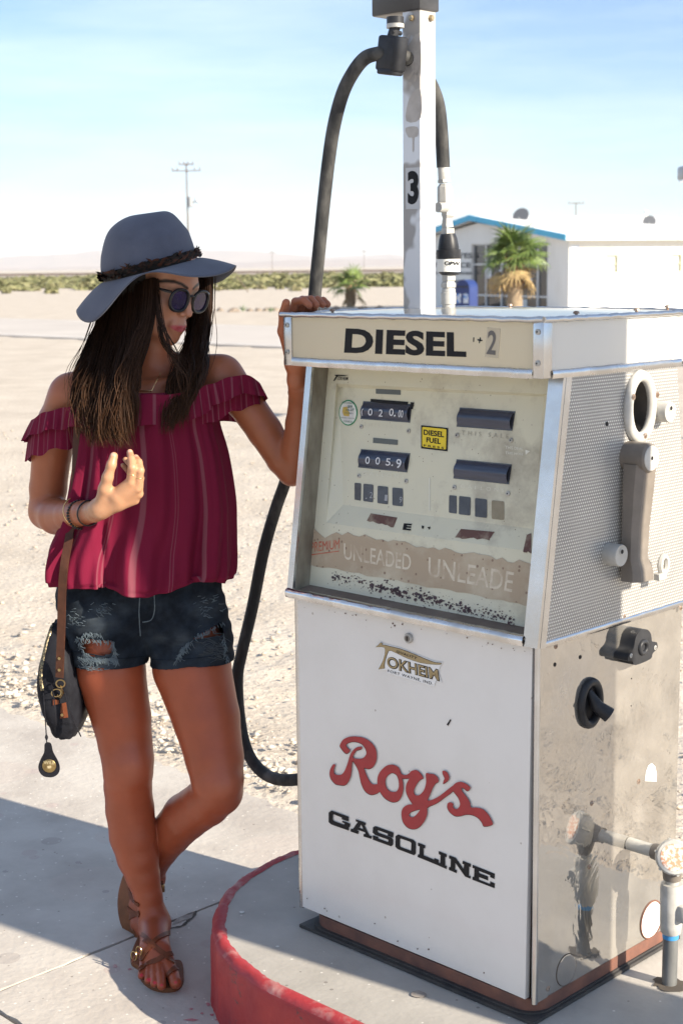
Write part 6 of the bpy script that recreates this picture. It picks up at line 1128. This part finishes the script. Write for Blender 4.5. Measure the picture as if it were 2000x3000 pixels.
# ---- sunglasses
m_fr=mat('frame_black',(.008,.008,.009),.3); m_lens=mat('lens_violet',(.012,.009,.035),.04,.3,spec=.8,col2=(.025,.012,.07),scale=30)
gl=MB(); HPv=lambda l,f,u:Vector(HP(l,f,u))
def rimp(sg,q,a=0.,b=0.): # rounded lens outline
    x=math.cos(q); y=math.sin(q); return sg*.0345+(.0262+a)*math.copysign(abs(x)**.85,x),-.006+(.0248+a)*math.copysign(abs(y)**.85,y)
for sg in(-1,1):
    pr=[]
    for k in range(40):
        q=6.2832*k/40; l,u=rimp(sg,q); f=.1035-.10*max(0,abs(l)-.02)**1.0*.9*.5-abs(l)*.05; pr.append(HPv(l,f,u))
    gl.tube(pr+[pr[0]],.0036,8)
    gl.tube([HPv(sg*.058,.0945,.010),HPv(sg*.069,.088,.010),HPv(sg*.075,.06,.008),HPv(sg*.076,.0,.004)],[.0038,.004,.0028,.0022],6)
gl.tube([HPv(-.011,.1025,.004),HPv(0,.1040,.007),HPv(.011,.1025,.004)],.0028,8); glo=pmb(gl,'sunglasses',m_fr)
for sg in(-1,1):
    s=MB(); V=[HPv(sg*.0345,.1030-.0345*.05,-.006)]
    for k in range(40): l,u=rimp(sg,6.2832*k/40,-.0005); V.append(HPv(l,.1025-.045*max(0,abs(l)-.02)-abs(l)*.05,u))
    s.add(V,[(0,1+k,1+(k+1)%40) for k in range(40)]); pmb(s,'lens',m_lens,glo,60)
# ---- hair
m_hair=mat('hair',(.03,.016,.01),.42,spec=.14)
t_,b_,L_=nodes(m_hair); a_=N(t_,'ShaderNodeAttribute',attribute_name='tint'); L_(a_.outputs['Color'],b_.inputs['Base Color'])
GL=[[(306,850,3.56),(296,930,3.55),(262,1010,3.50),(226,1085,3.425),(222,1180,3.375),(236,1275,3.355)],[(340,840,3.50),(325,940,3.48),(300,1040,3.43),(268,1140,3.36),(262,1240,3.325),(272,1325,3.315)],[(380,830,3.44),(368,950,3.41),(345,1060,3.37),(322,1170,3.315),(318,1250,3.30),(326,1320,3.295)],[(420,830,3.405),(412,950,3.37),(390,1060,3.335),(362,1160,3.312),(356,1250,3.295),(376,1330,3.285)],[(436,820,3.39),(428,930,3.36),(404,1020,3.335),(378,1100,3.322),(364,1190,3.305),(374,1300,3.288)],[(450,815,3.38),(446,910,3.355),(426,990,3.338),(396,1070,3.325),(380,1160,3.308),(388,1280,3.29)]]
GM=[[(460,815,3.376),(470,920,3.342),(486,988,3.325),(508,1040,3.325),(524,1110,3.318),(516,1215,3.302)],[(456,820,3.378),(464,930,3.345),(480,1010,3.330),(520,1070,3.325),(545,1120,3.318),(540,1225,3.305)]]
GR=[[(612,800,3.56),(611,900,3.55),(598,990,3.51),(584,1060,3.43),(560,1150,3.345),(532,1245,3.30)],[(592,800,3.58),(590,930,3.55),(576,1015,3.48),(552,1090,3.40),(526,1180,3.335),(505,1275,3.295)],[(556,880,3.60),(556,980,3.54),(536,1055,3.44),(514,1120,3.37),(496,1210,3.33),(478,1292,3.295)]]
rs=np.random.RandomState(3); HV_=[];HQ=[];HCc=[]
def strands(G,n,rad,jit=.008,lo_=.8,spread=1.,tip=1.):
    global HV_,HQ,HCc
    C=[np.array([v3(p) for p in [AY(*q) for q in g]]) for g in G]
    for i in range(n):
        s=rs.rand()*(len(C)-1)*.9999 if len(C)>1 else 0; a=int(s); f=s-a; ctl=C[a]*(1-f)+C[min(a+1,len(C)-1)]*f
        off=rs.normal(0,jit,3)*np.array([.7,1.,.1]); cl=np.random.RandomState(int(s*13)+7).normal(0,.011,(6,3))*np.linspace(.1,1,6)[:,None]*np.array([1,.5,.2]); ctl=ctl+off*np.linspace(.7,1.2,6)[:,None]*spread+cl+rs.normal(0,.0009,(6,3))*np.linspace(.2,1.6,6)[:,None]; wv=np.random.RandomState(int(s*7)+31).uniform(0,6.28); ctl=ctl+np.array([1,.3,0])*(.006*np.sin(np.arange(6)*1.7+wv)*np.linspace(0,1,6))[:,None]; P=crom(ctl,4); m_=int(len(P)*rs.uniform(lo_,1.)); P=P[:max(m_,6)]; k=len(P)
        T=np.gradient(P,axis=0); T/=np.linalg.norm(T,axis=1)[:,None]; A=np.cross(T,[0,1,0]); A/=np.linalg.norm(A,axis=1)[:,None]+1e-9; B=np.cross(T,A); r=rad*rs.uniform(.6,1.3)*np.clip(1.3*(1-np.linspace(0,1,k)**4)+.12,0,1); o=sum(len(v) for v in HV_) if False else strands.o
        ring=np.stack([P+A*(math.cos(q)*r)[:,None]+B*(math.sin(q)*r)[:,None] if False else P+A*(math.cos(q)*r[:,None])+B*(math.sin(q)*r[:,None]) for q in (0,2.094,4.189)],1); HV_.append(ring.reshape(-1,3)); I=np.arange(k*3).reshape(k,3)+o; J=np.roll(I,-1,1); HQ.append(np.stack([I[:-1],J[:-1],J[1:],I[1:]],-1).reshape(-1,4)); strands.o+=k*3
        t=np.linspace(0,m_/len(crom(ctl,4)),k); b=np.clip((t-.42)/.6,0,1)**1.3*rs.uniform(.0,.6)*tip; col=np.array([.030,.0145,.008])*rs.uniform(.6,1.5)*(1-b)[:,None]+np.array([.13,.055,.021])*b[:,None]; HCc.append(np.repeat(np.c_[col,np.ones(k)],3,axis=0))
strands.o=0
strands(GL,3000,.0011,.007,.60); strands(GL[:3],160,.0007,.016,.6,1.4); strands(GM,34,.0008,.004,.6); strands(GR,1400,.0011,.007,.62); strands(GR,90,.0007,.013,.65,1.3)
o=pnp('hair',np.concatenate(HV_),np.concatenate(HQ),m_hair); at=o.data.color_attributes.new('tint','FLOAT_COLOR','POINT'); at.data.foreach_set('color',np.concatenate(HCc).astype(np.float32).ravel())
# dense under-layer of the hair
m_hd=mat('hair_depth',(.012,.008,.006),.6)
for G,end in ((GL,13),(GR,13)):
    C=np.array([crom([v3(AY(*q)) for q in g],4)[:end] for g in G]); C[:,:,1]+=.012; S=np.array([crom(C[:,k],5) for k in range(C.shape[1])]); a,b=S.shape[:2]; I=np.arange(a*b).reshape(a,b); pnp('hair_layer',S.reshape(-1,3),np.stack([I[:-1,:-1],I[1:,:-1],I[1:,1:],I[:-1,1:]],-1).reshape(-1,4),m_hd)
# back of the head hair
s=MB(); bm=bmesh.new(); bmesh.ops.create_uvsphere(bm,u_segments=32,v_segments=20,radius=1); VV_=[v for v in bm.verts]
for v in bm.verts:
    c=v.co; f=c.y; P=HP(c.x*.082,-.014+c.y*(.098 if c.y<0 else .064),.018+c.z*(.098 if c.z>0 else .135)); v.co=Vector(P-PO)
me=bpy.data.meshes.new('hair_cap'); bm.to_mesh(me); bm.free(); me.materials.append(m_hd); me.polygons.foreach_set('use_smooth',[True]*len(me.polygons)); link('hair_cap',me,person)
# ---- jewellery
m_goldj=mat('gold',(.80,.56,.24),.2,1.); m_bead=mat('black_bead',(.012,.012,.013),.3)
def loop(c,ax,r1,r2,rad,mt,name,n=28,beads=False,upv=None):
    ax=Vector(ax).normalized(); a=ax.cross(Vector(upv or (0,0,1))).normalized(); b=ax.cross(a); s=MB()
    pt=[Vector(c)+a*(math.cos(6.2832*k/n)*r1)+b*(math.sin(6.2832*k/n)*r2) for k in range(n)]
    if beads:
        for k in range(n):
            bm=bmesh.new(); bmesh.ops.create_icosphere(bm,subdivisions=1,radius=rad); s.add([v.co+pt[k] for v in bm.verts],[[v.index for v in f.verts] for f in bm.faces]); bm.free()
    else: s.tube(pt+[pt[0]],rad,8)
    return pmb(s,name,mt)
ar=AY(285,1498,3.26)-AY(235,1504,3.335)
loop(AY(236,1508,3.335),ar,.0305,.0315,.0036,m_bead,'bead_bracelet',30,True); loop(AY(262,1503,3.292),ar+Vector((0,0,-.02)),.0285,.0285,.0019,m_bead,'cord_bracelet'); loop(AY(226,1500,3.35),ar+Vector((0,0,.02)),.0325,.034,.0012,m_goldj,'bangle')
loop(AY(880,1148,3.352),Vector(WL)-AY(880,1170,3.36),.0255,.0255,.0030,m_bead,'cord_bracelet')
for f_,t in ((FIN[0],.62),(FIN[1],.66)):
    a=AY(*f_[0][:3]); b=AY(*f_[1][:3]); k=pxm(a); loop(a+(b-a)*t,b-a,12.4*k,12.4*k,.0009,m_goldj,'ring',20)
P=[cast(BB,x,y,.002,3.38) for x,y in ((388,1147),(396,1147),(445,1146))]; pmb(MB().tube(P[1:],.0013,6),'necklace_bar',m_goldj)
for pl_ in ([(445,1146),(452,1130),(462,1112),(470,1095)],[(396,1147),(385,1130),(374,1112)]): pmb(MB().tube([cast(BB,x,y,.0015,3.38) for x,y in crom(pl_,4)],.0006,5),'necklace_chain',m_goldj)
pmb(MB().tube([AY(541,945,3.43),AY(543,958,3.43),AY(545,974,3.43)],[.0005,.0011,.0006],6),'earring',mat('silver',(.8,.8,.8),.15,1.))
# ---- sandals
m_lea=mat('brown_leather',(.17,.048,.018),.5,spec=.25,col2=(.11,.032,.013),scale=30,bump=.0003,bscale=200); m_sole=mat('sole_leather',(.21,.078,.032),.6,spec=.2,col2=(.14,.055,.025),scale=20); m_brass=mat('brass',(.40,.30,.15),.3,1.)
fr_=[AZ(407,2846,.0),AZ(410,2868),AZ(424,2888),AZ(450,2904),AZ(484,2911),AZ(515,2907),AZ(534,2892),AZ(539,2868),AZ(531,2830)]; hx,hy_=HEEL.x,HEEL.y
ol=[(p.x,p.y) for p in fr_]+[(ANK.x+.036,3.36),(hx+.037,hy_-.01),(hx+.028,hy_+.028),(hx,hy_+.040),(hx-.028,hy_+.028),(hx-.038,hy_-.01),(ANK.x-.052,3.36)]
s=MB(); s.poly([[tuple(p) for p in crom(ol,5,True)]],lambda x,y,h:(x,y,.001+h),.0125); sd=pmb(s,'sandal',m_sole,None,40)
def strap(pl,w,name='strap',parent=None,fall=3.4,n=6,ends=(None,None)):
    C=[cast(BB,x,y,.0022,None) for x,y in crom(pl,n)]; C=[c for c in C if c is not None]
    if ends[0]: C=[Vector(ends[0])]+C
    if ends[1]: C=C+[Vector(ends[1])]
    s=MB(); V=[];F=[]
    for i,c in enumerate(C):
        t=(C[min(i+1,len(C)-1)]-C[max(i-1,0)]).normalized(); nr=BB.find_nearest(c)[1]; nr=nr if nr is not None else Vector((0,-1,0)); sdv=t.cross(nr).normalized()
        for a,b in ((-1,0),(-1,1),(1,1),(1,0)): V.append(c+sdv*(a*w/2)+nr*(b*.002-.0012))
    k=len(C)
    for i in range(k-1):
        for j in range(4): F.append((i*4+j,i*4+(j+1)%4,(i+1)*4+(j+1)%4,(i+1)*4+j))
    F+= [(0,1,2,3),(4*k-1,4*k-2,4*k-3,4*k-4)]; s.add(V,F); return pmb(s,name,m_lea,parent or sd,40)
cs=lambda p:(320+p[0]*.23392,2450+p[1]*.23392)
strap([cs(p) for p in((372,1690),(420,1640),(500,1590),(620,1540),(700,1490),(800,1470),(838,1500))],.0115); strap([cs(p) for p in((440,1300),(520,1340),(620,1420),(720,1500),(820,1590),(880,1650),(895,1720))],.0115); strap([cs(p) for p in((735,1740),(780,1690),(850,1640),(885,1620))],.013); strap([cs(p) for p in((400,1560),(440,1480),(520,1370),(600,1290),(700,1230),(800,1205))],.0115); strap([cs(p) for p in((410,1230),(450,1260),(520,1330))],.010)
bp=cast(BB,*cs((425,1430)),.004,3.36) or AZ(417,2785,.05)
for dx,dz in ((.0,.0),(-.012,-.012)): pmb(MB().ring(Vector(bp)+Vector((dx-.006,-.002,dz)),(-.5,-.8,.2),.008,.011,.003,.0018,16),'buckle',m_brass,sd)
pmb(MB().tube([bp+Vector((-.004,0,-.002)),bp+Vector((-.018,-.003,-.012)),bp+Vector((-.024,-.004,-.030))],[.005,.005,.003],6,flat=.35),'strap_end',m_lea,sd)
C=[AY(374,2545,3.615),AY(360,2600,3.595),AY(357,2650,3.575),AY(366,2700,3.553),AY(388,2735,3.535),AY(412,2752,3.522),AY(436,2760,3.51)]; C=[Vector(p) for p in crom([tuple(c) for c in C],5)]; s=MB(); V=[];F=[]
for i,c in enumerate(C):
    t=(C[min(i+1,len(C)-1)]-C[max(i-1,0)]).normalized(); wd_=Vector((.62,-.78,0)); wd_=(wd_-t*wd_.dot(t)).normalized(); nn=t.cross(wd_).normalized(); hw=.028*math.sin(math.pi*min(max(i/(len(C)-1)*.86+.10,0),1))**.4; off=Vector((.62,-.78,0))*.016
    for a,b in ((-1,-1),(-1,1),(1,1),(1,-1)): V.append(c+off+wd_*(a*hw)+nn*(b*.004))
k=len(C); F=[(i*4+j,i*4+(j+1)%4,(i+1)*4+(j+1)%4,(i+1)*4+j) for i in range(k-1) for j in range(4)]+[(0,1,2,3),(4*k-1,4*k-2,4*k-3,4*k-4)]; s.add(V,F); sd2=pmb(s,'sandal',m_sole,None,40)
strap([cs(p) for p in((245,640),(275,740),(330,830),(380,860))],.010,parent=sd2); strap([cs(p) for p in((195,820),(240,900),(300,960),(380,985))],.011,parent=sd2); strap([cs(p) for p in((225,1060),(270,1010),(340,975),(385,960))],.011,parent=sd2); strap([cs(p) for p in((655,560),(650,600),(668,640))],.008,parent=sd2)
p_=AY(476,2602,3.53); pmb(MB().box(p_-Vector((.006,.004,.010)),p_+Vector((.006,.004,.010)),bev=.002),'buckle',m_brass,sd2)
# ================================================================== SHOULDER BAG
c3b=c3s; BY=3.385
bag=empty('shoulder_bag',tuple(AY(185,2140,3.46)),0,'black leather shoulder bag with brown strap hanging at the hip','bag'); BO=np.array(bag.location)
def bb(s,name,mt,parent=None,smooth=45): s.v=[(a-BO[0],b-BO[1],c-BO[2]) for a,b,c in s.v]; return s.build(name,mt,parent or bag,smooth)
m_bag=mat('black_leather',(.010,.010,.013),.5,spec=.05,col2=(.02,.021,.026),scale=18,bump=.0006,bscale=120); m_navy=mat('navy_canvas',(.012,.018,.045),.6,bump=.0003,bscale=300)
lv=[(1822,160,196,.02,.0),(1835,152,205,.05,.0),(1880,140,222,.075,.0),(1940,124,236,.09,.002),(2000,120,250,.095,.004),(2060,134,256,.095,.006),(2100,152,252,.09,.006),(2128,166,240,.08,.005),(2140,178,226,.06,.004)]
lv=crom(lv,4); V=[]; nn_=40; q=np.linspace(0,2*np.pi,nn_,endpoint=False)
for y,xl,xr,dp,dz in lv:
    cx=(xl+xr)/2; A=AY(cx,y,3.46); k=pxm(A); hw=(xr-xl)/2*k; e=.55; V.append(np.stack([A.x+np.sign(np.cos(q))*np.abs(np.cos(q))**e*hw,A.y+np.sign(np.sin(q))*np.abs(np.sin(q))**e*dp,np.full(nn_,A.z)+.004*np.sin(q*3+y)],1))
m_=len(V); V=np.concatenate(V)-BO; I=np.arange(m_*nn_).reshape(m_,nn_); J=np.roll(I,-1,1); Q=[tuple(r) for r in np.stack([I[:-1],I[1:],J[1:],J[:-1]],-1).reshape(-1,4)]+[tuple(I[0]),tuple(I[-1][::-1])]
s=MB(); s.add([tuple(p) for p in V],Q); bodyb=s.build('pouch',m_bag,bag,50,fixn=True); BGB=bvh(np.array([tuple(v.co) for v in bodyb.data.vertices])+BO,[tuple(p.vertices) for p in bodyb.data.polygons])
def onbag(pl,lift,n=5): return [p for p in [cast(BGB,x,y,lift,BY) for x,y in crom([c3b(p) for p in pl],n)] if p is not None]
bb(MB().tube(onbag([(200,390),(165,500),(140,620),(130,720),(140,790)],.0012),.0042,8,flat=.5),'zip',mat('zip_brass',(.30,.24,.14),.4,.9,col2=(.06,.05,.04),scale=300,lo=.45,hi=.55))
s=MB(); s.poly([[c3b(p) for p in((255,870),(285,862),(298,955),(248,962))]],lambda x,y,h:tuple(cast(BGB,x,y,.0012+h,BY)),.002); tab=bb(s,'leather_tab',m_lea); bb(MB().lathe([(0,.004),(.003,.0035)],onbag([(262,938),(263,939)],.003)[0],(0,-1,0),10),'stud',m_brass,tab)
s=MB(); s.poly([[c3b(p) for p in((205,845),(240,848),(245,870),(205,880))]],lambda x,y,h:tuple(cast(BGB,x,y,.0012+h,BY)),.002); bb(s,'leather_tab',m_lea)
# strap
SPt=[(238,1120,3.44),(232,1200,3.375),(226,1300,3.375),(222,1400,3.365),(212,1500,3.36),(204,1570,3.345),(190,1650,3.30),(183,1730,3.315),(180,1850,3.335),(177,1930,3.345),(175,1985,3.35)]
C=[Vector(p) for p in crom([tuple(AY(*p)) for p in SPt],6)]; s=MB(); V=[];F=[]
for i,c in enumerate(C):
    t=(C[min(i+1,len(C)-1)]-C[max(i-1,0)]).normalized(); wv=(Vector((1,-.25,0))-t*Vector((1,-.25,0)).dot(t)).normalized(); nr=t.cross(wv)
    for a,b in ((-1,-1),(-1,1),(1,1),(1,-1)): V.append(c+wv*(a*.0095)+nr*(b*.0016))
k=len(C); F=[(i*4+j,i*4+(j+1)%4,(i+1)*4+(j+1)%4,(i+1)*4+j) for i in range(k-1) for j in range(4)]+[(0,1,2,3),(4*k-1,4*k-2,4*k-3,4*k-4)]; s.add(V,F); stp_=bb(s,'strap',mat('dark_strap_leather',(.085,.032,.018),.5,spec=.25,col2=(.05,.02,.012),scale=25))
for y in (1928,1962): bb(MB().lathe([(0,.0042),(.004,.0035)],AY(175,y,3.342),(0,-1,0),10),'rivet',m_brass,stp_)
bb(MB().ring(AY(178,2003,3.348),(0,-1,.2),.010,.009,.004,.002,18),'strap_ring',m_brass); bb(MB().ring(AY(166,2030,3.352),(.3,-1,.2),.011,.009,.003,.0016,18),'clasp',m_brass); bb(MB().tube([AY(178,2008,3.35),AY(186,2030,3.355),AY(178,2044,3.36),AY(168,2036,3.36)],.0024,8),'clasp_hook',m_brass)
bb(MB().tube([AY(190,2030,3.35),AY(205,2080,3.345),AY(222,2125,3.34),AY(238,2158,3.338)],[.0035,.004,.0042,.0035],6,flat=.35),'zip_pull',m_bag); bb(MB().tube([AY(152,2005,3.35),AY(158,2040,3.345),AY(163,2090,3.345),AY(165,2125,3.35)],[.003,.003,.0032,.002],6,flat=.4),'zip_pull',m_bag)
# hanging fob
bb(MB().tube([AY(128,2030,3.345),AY(131,2080,3.342),AY(135,2130,3.34),AY(138,2180,3.34)],.0014,6),'fob_cord',m_bag); bb(MB().lathe([(-.006,.0022),(0,.004),(.006,.0022)],AY(137,2160,3.34),(0,0,1),8),'fob_knot',m_bag)
fo=[(155,1117),(190,1117),(205,1170),(232,1220),(246,1262),(240,1300),(212,1322),(180,1326),(145,1318),(120,1290),(115,1255),(128,1215),(150,1170)]
s=MB(); s.poly([[c3b(p) for p in crom(fo,4,True)]],lambda x,y,h:tuple(AY(x,y,3.342)-Vector((0,h,0))),.004); fob=bb(s,'leather_fob',m_bag)
ctr=AY(*c3b((180,1258)),3.3378); bb(MB().lathe([(0,.0160),(.001,.0160),(.0018,.0150)],ctr,(0,-1,0),24),'fob_coin',mat('worn_brass',(.36,.26,.11),.35,.8,col2=(.2,.14,.06),scale=60),fob)
s=MB(); text_on(s,'WILL',[c3b(p) for p in((146,1226),(214,1226),(212,1246),(148,1246))],lambda x,y,h:tuple(AY(x,y,3.3378)-Vector((0,h+.0018,0))),.0004,offset=.01); s.poly([[c3b(p) for p in((168,1258),(190,1254),(196,1262),(188,1272),(172,1272))]],lambda x,y,h:tuple(AY(x,y,3.3378)-Vector((0,h+.002,0))),.0003); bb(s,'coin_print',mat('pale_brass',(.6,.5,.3),.4,.6),fob,None)
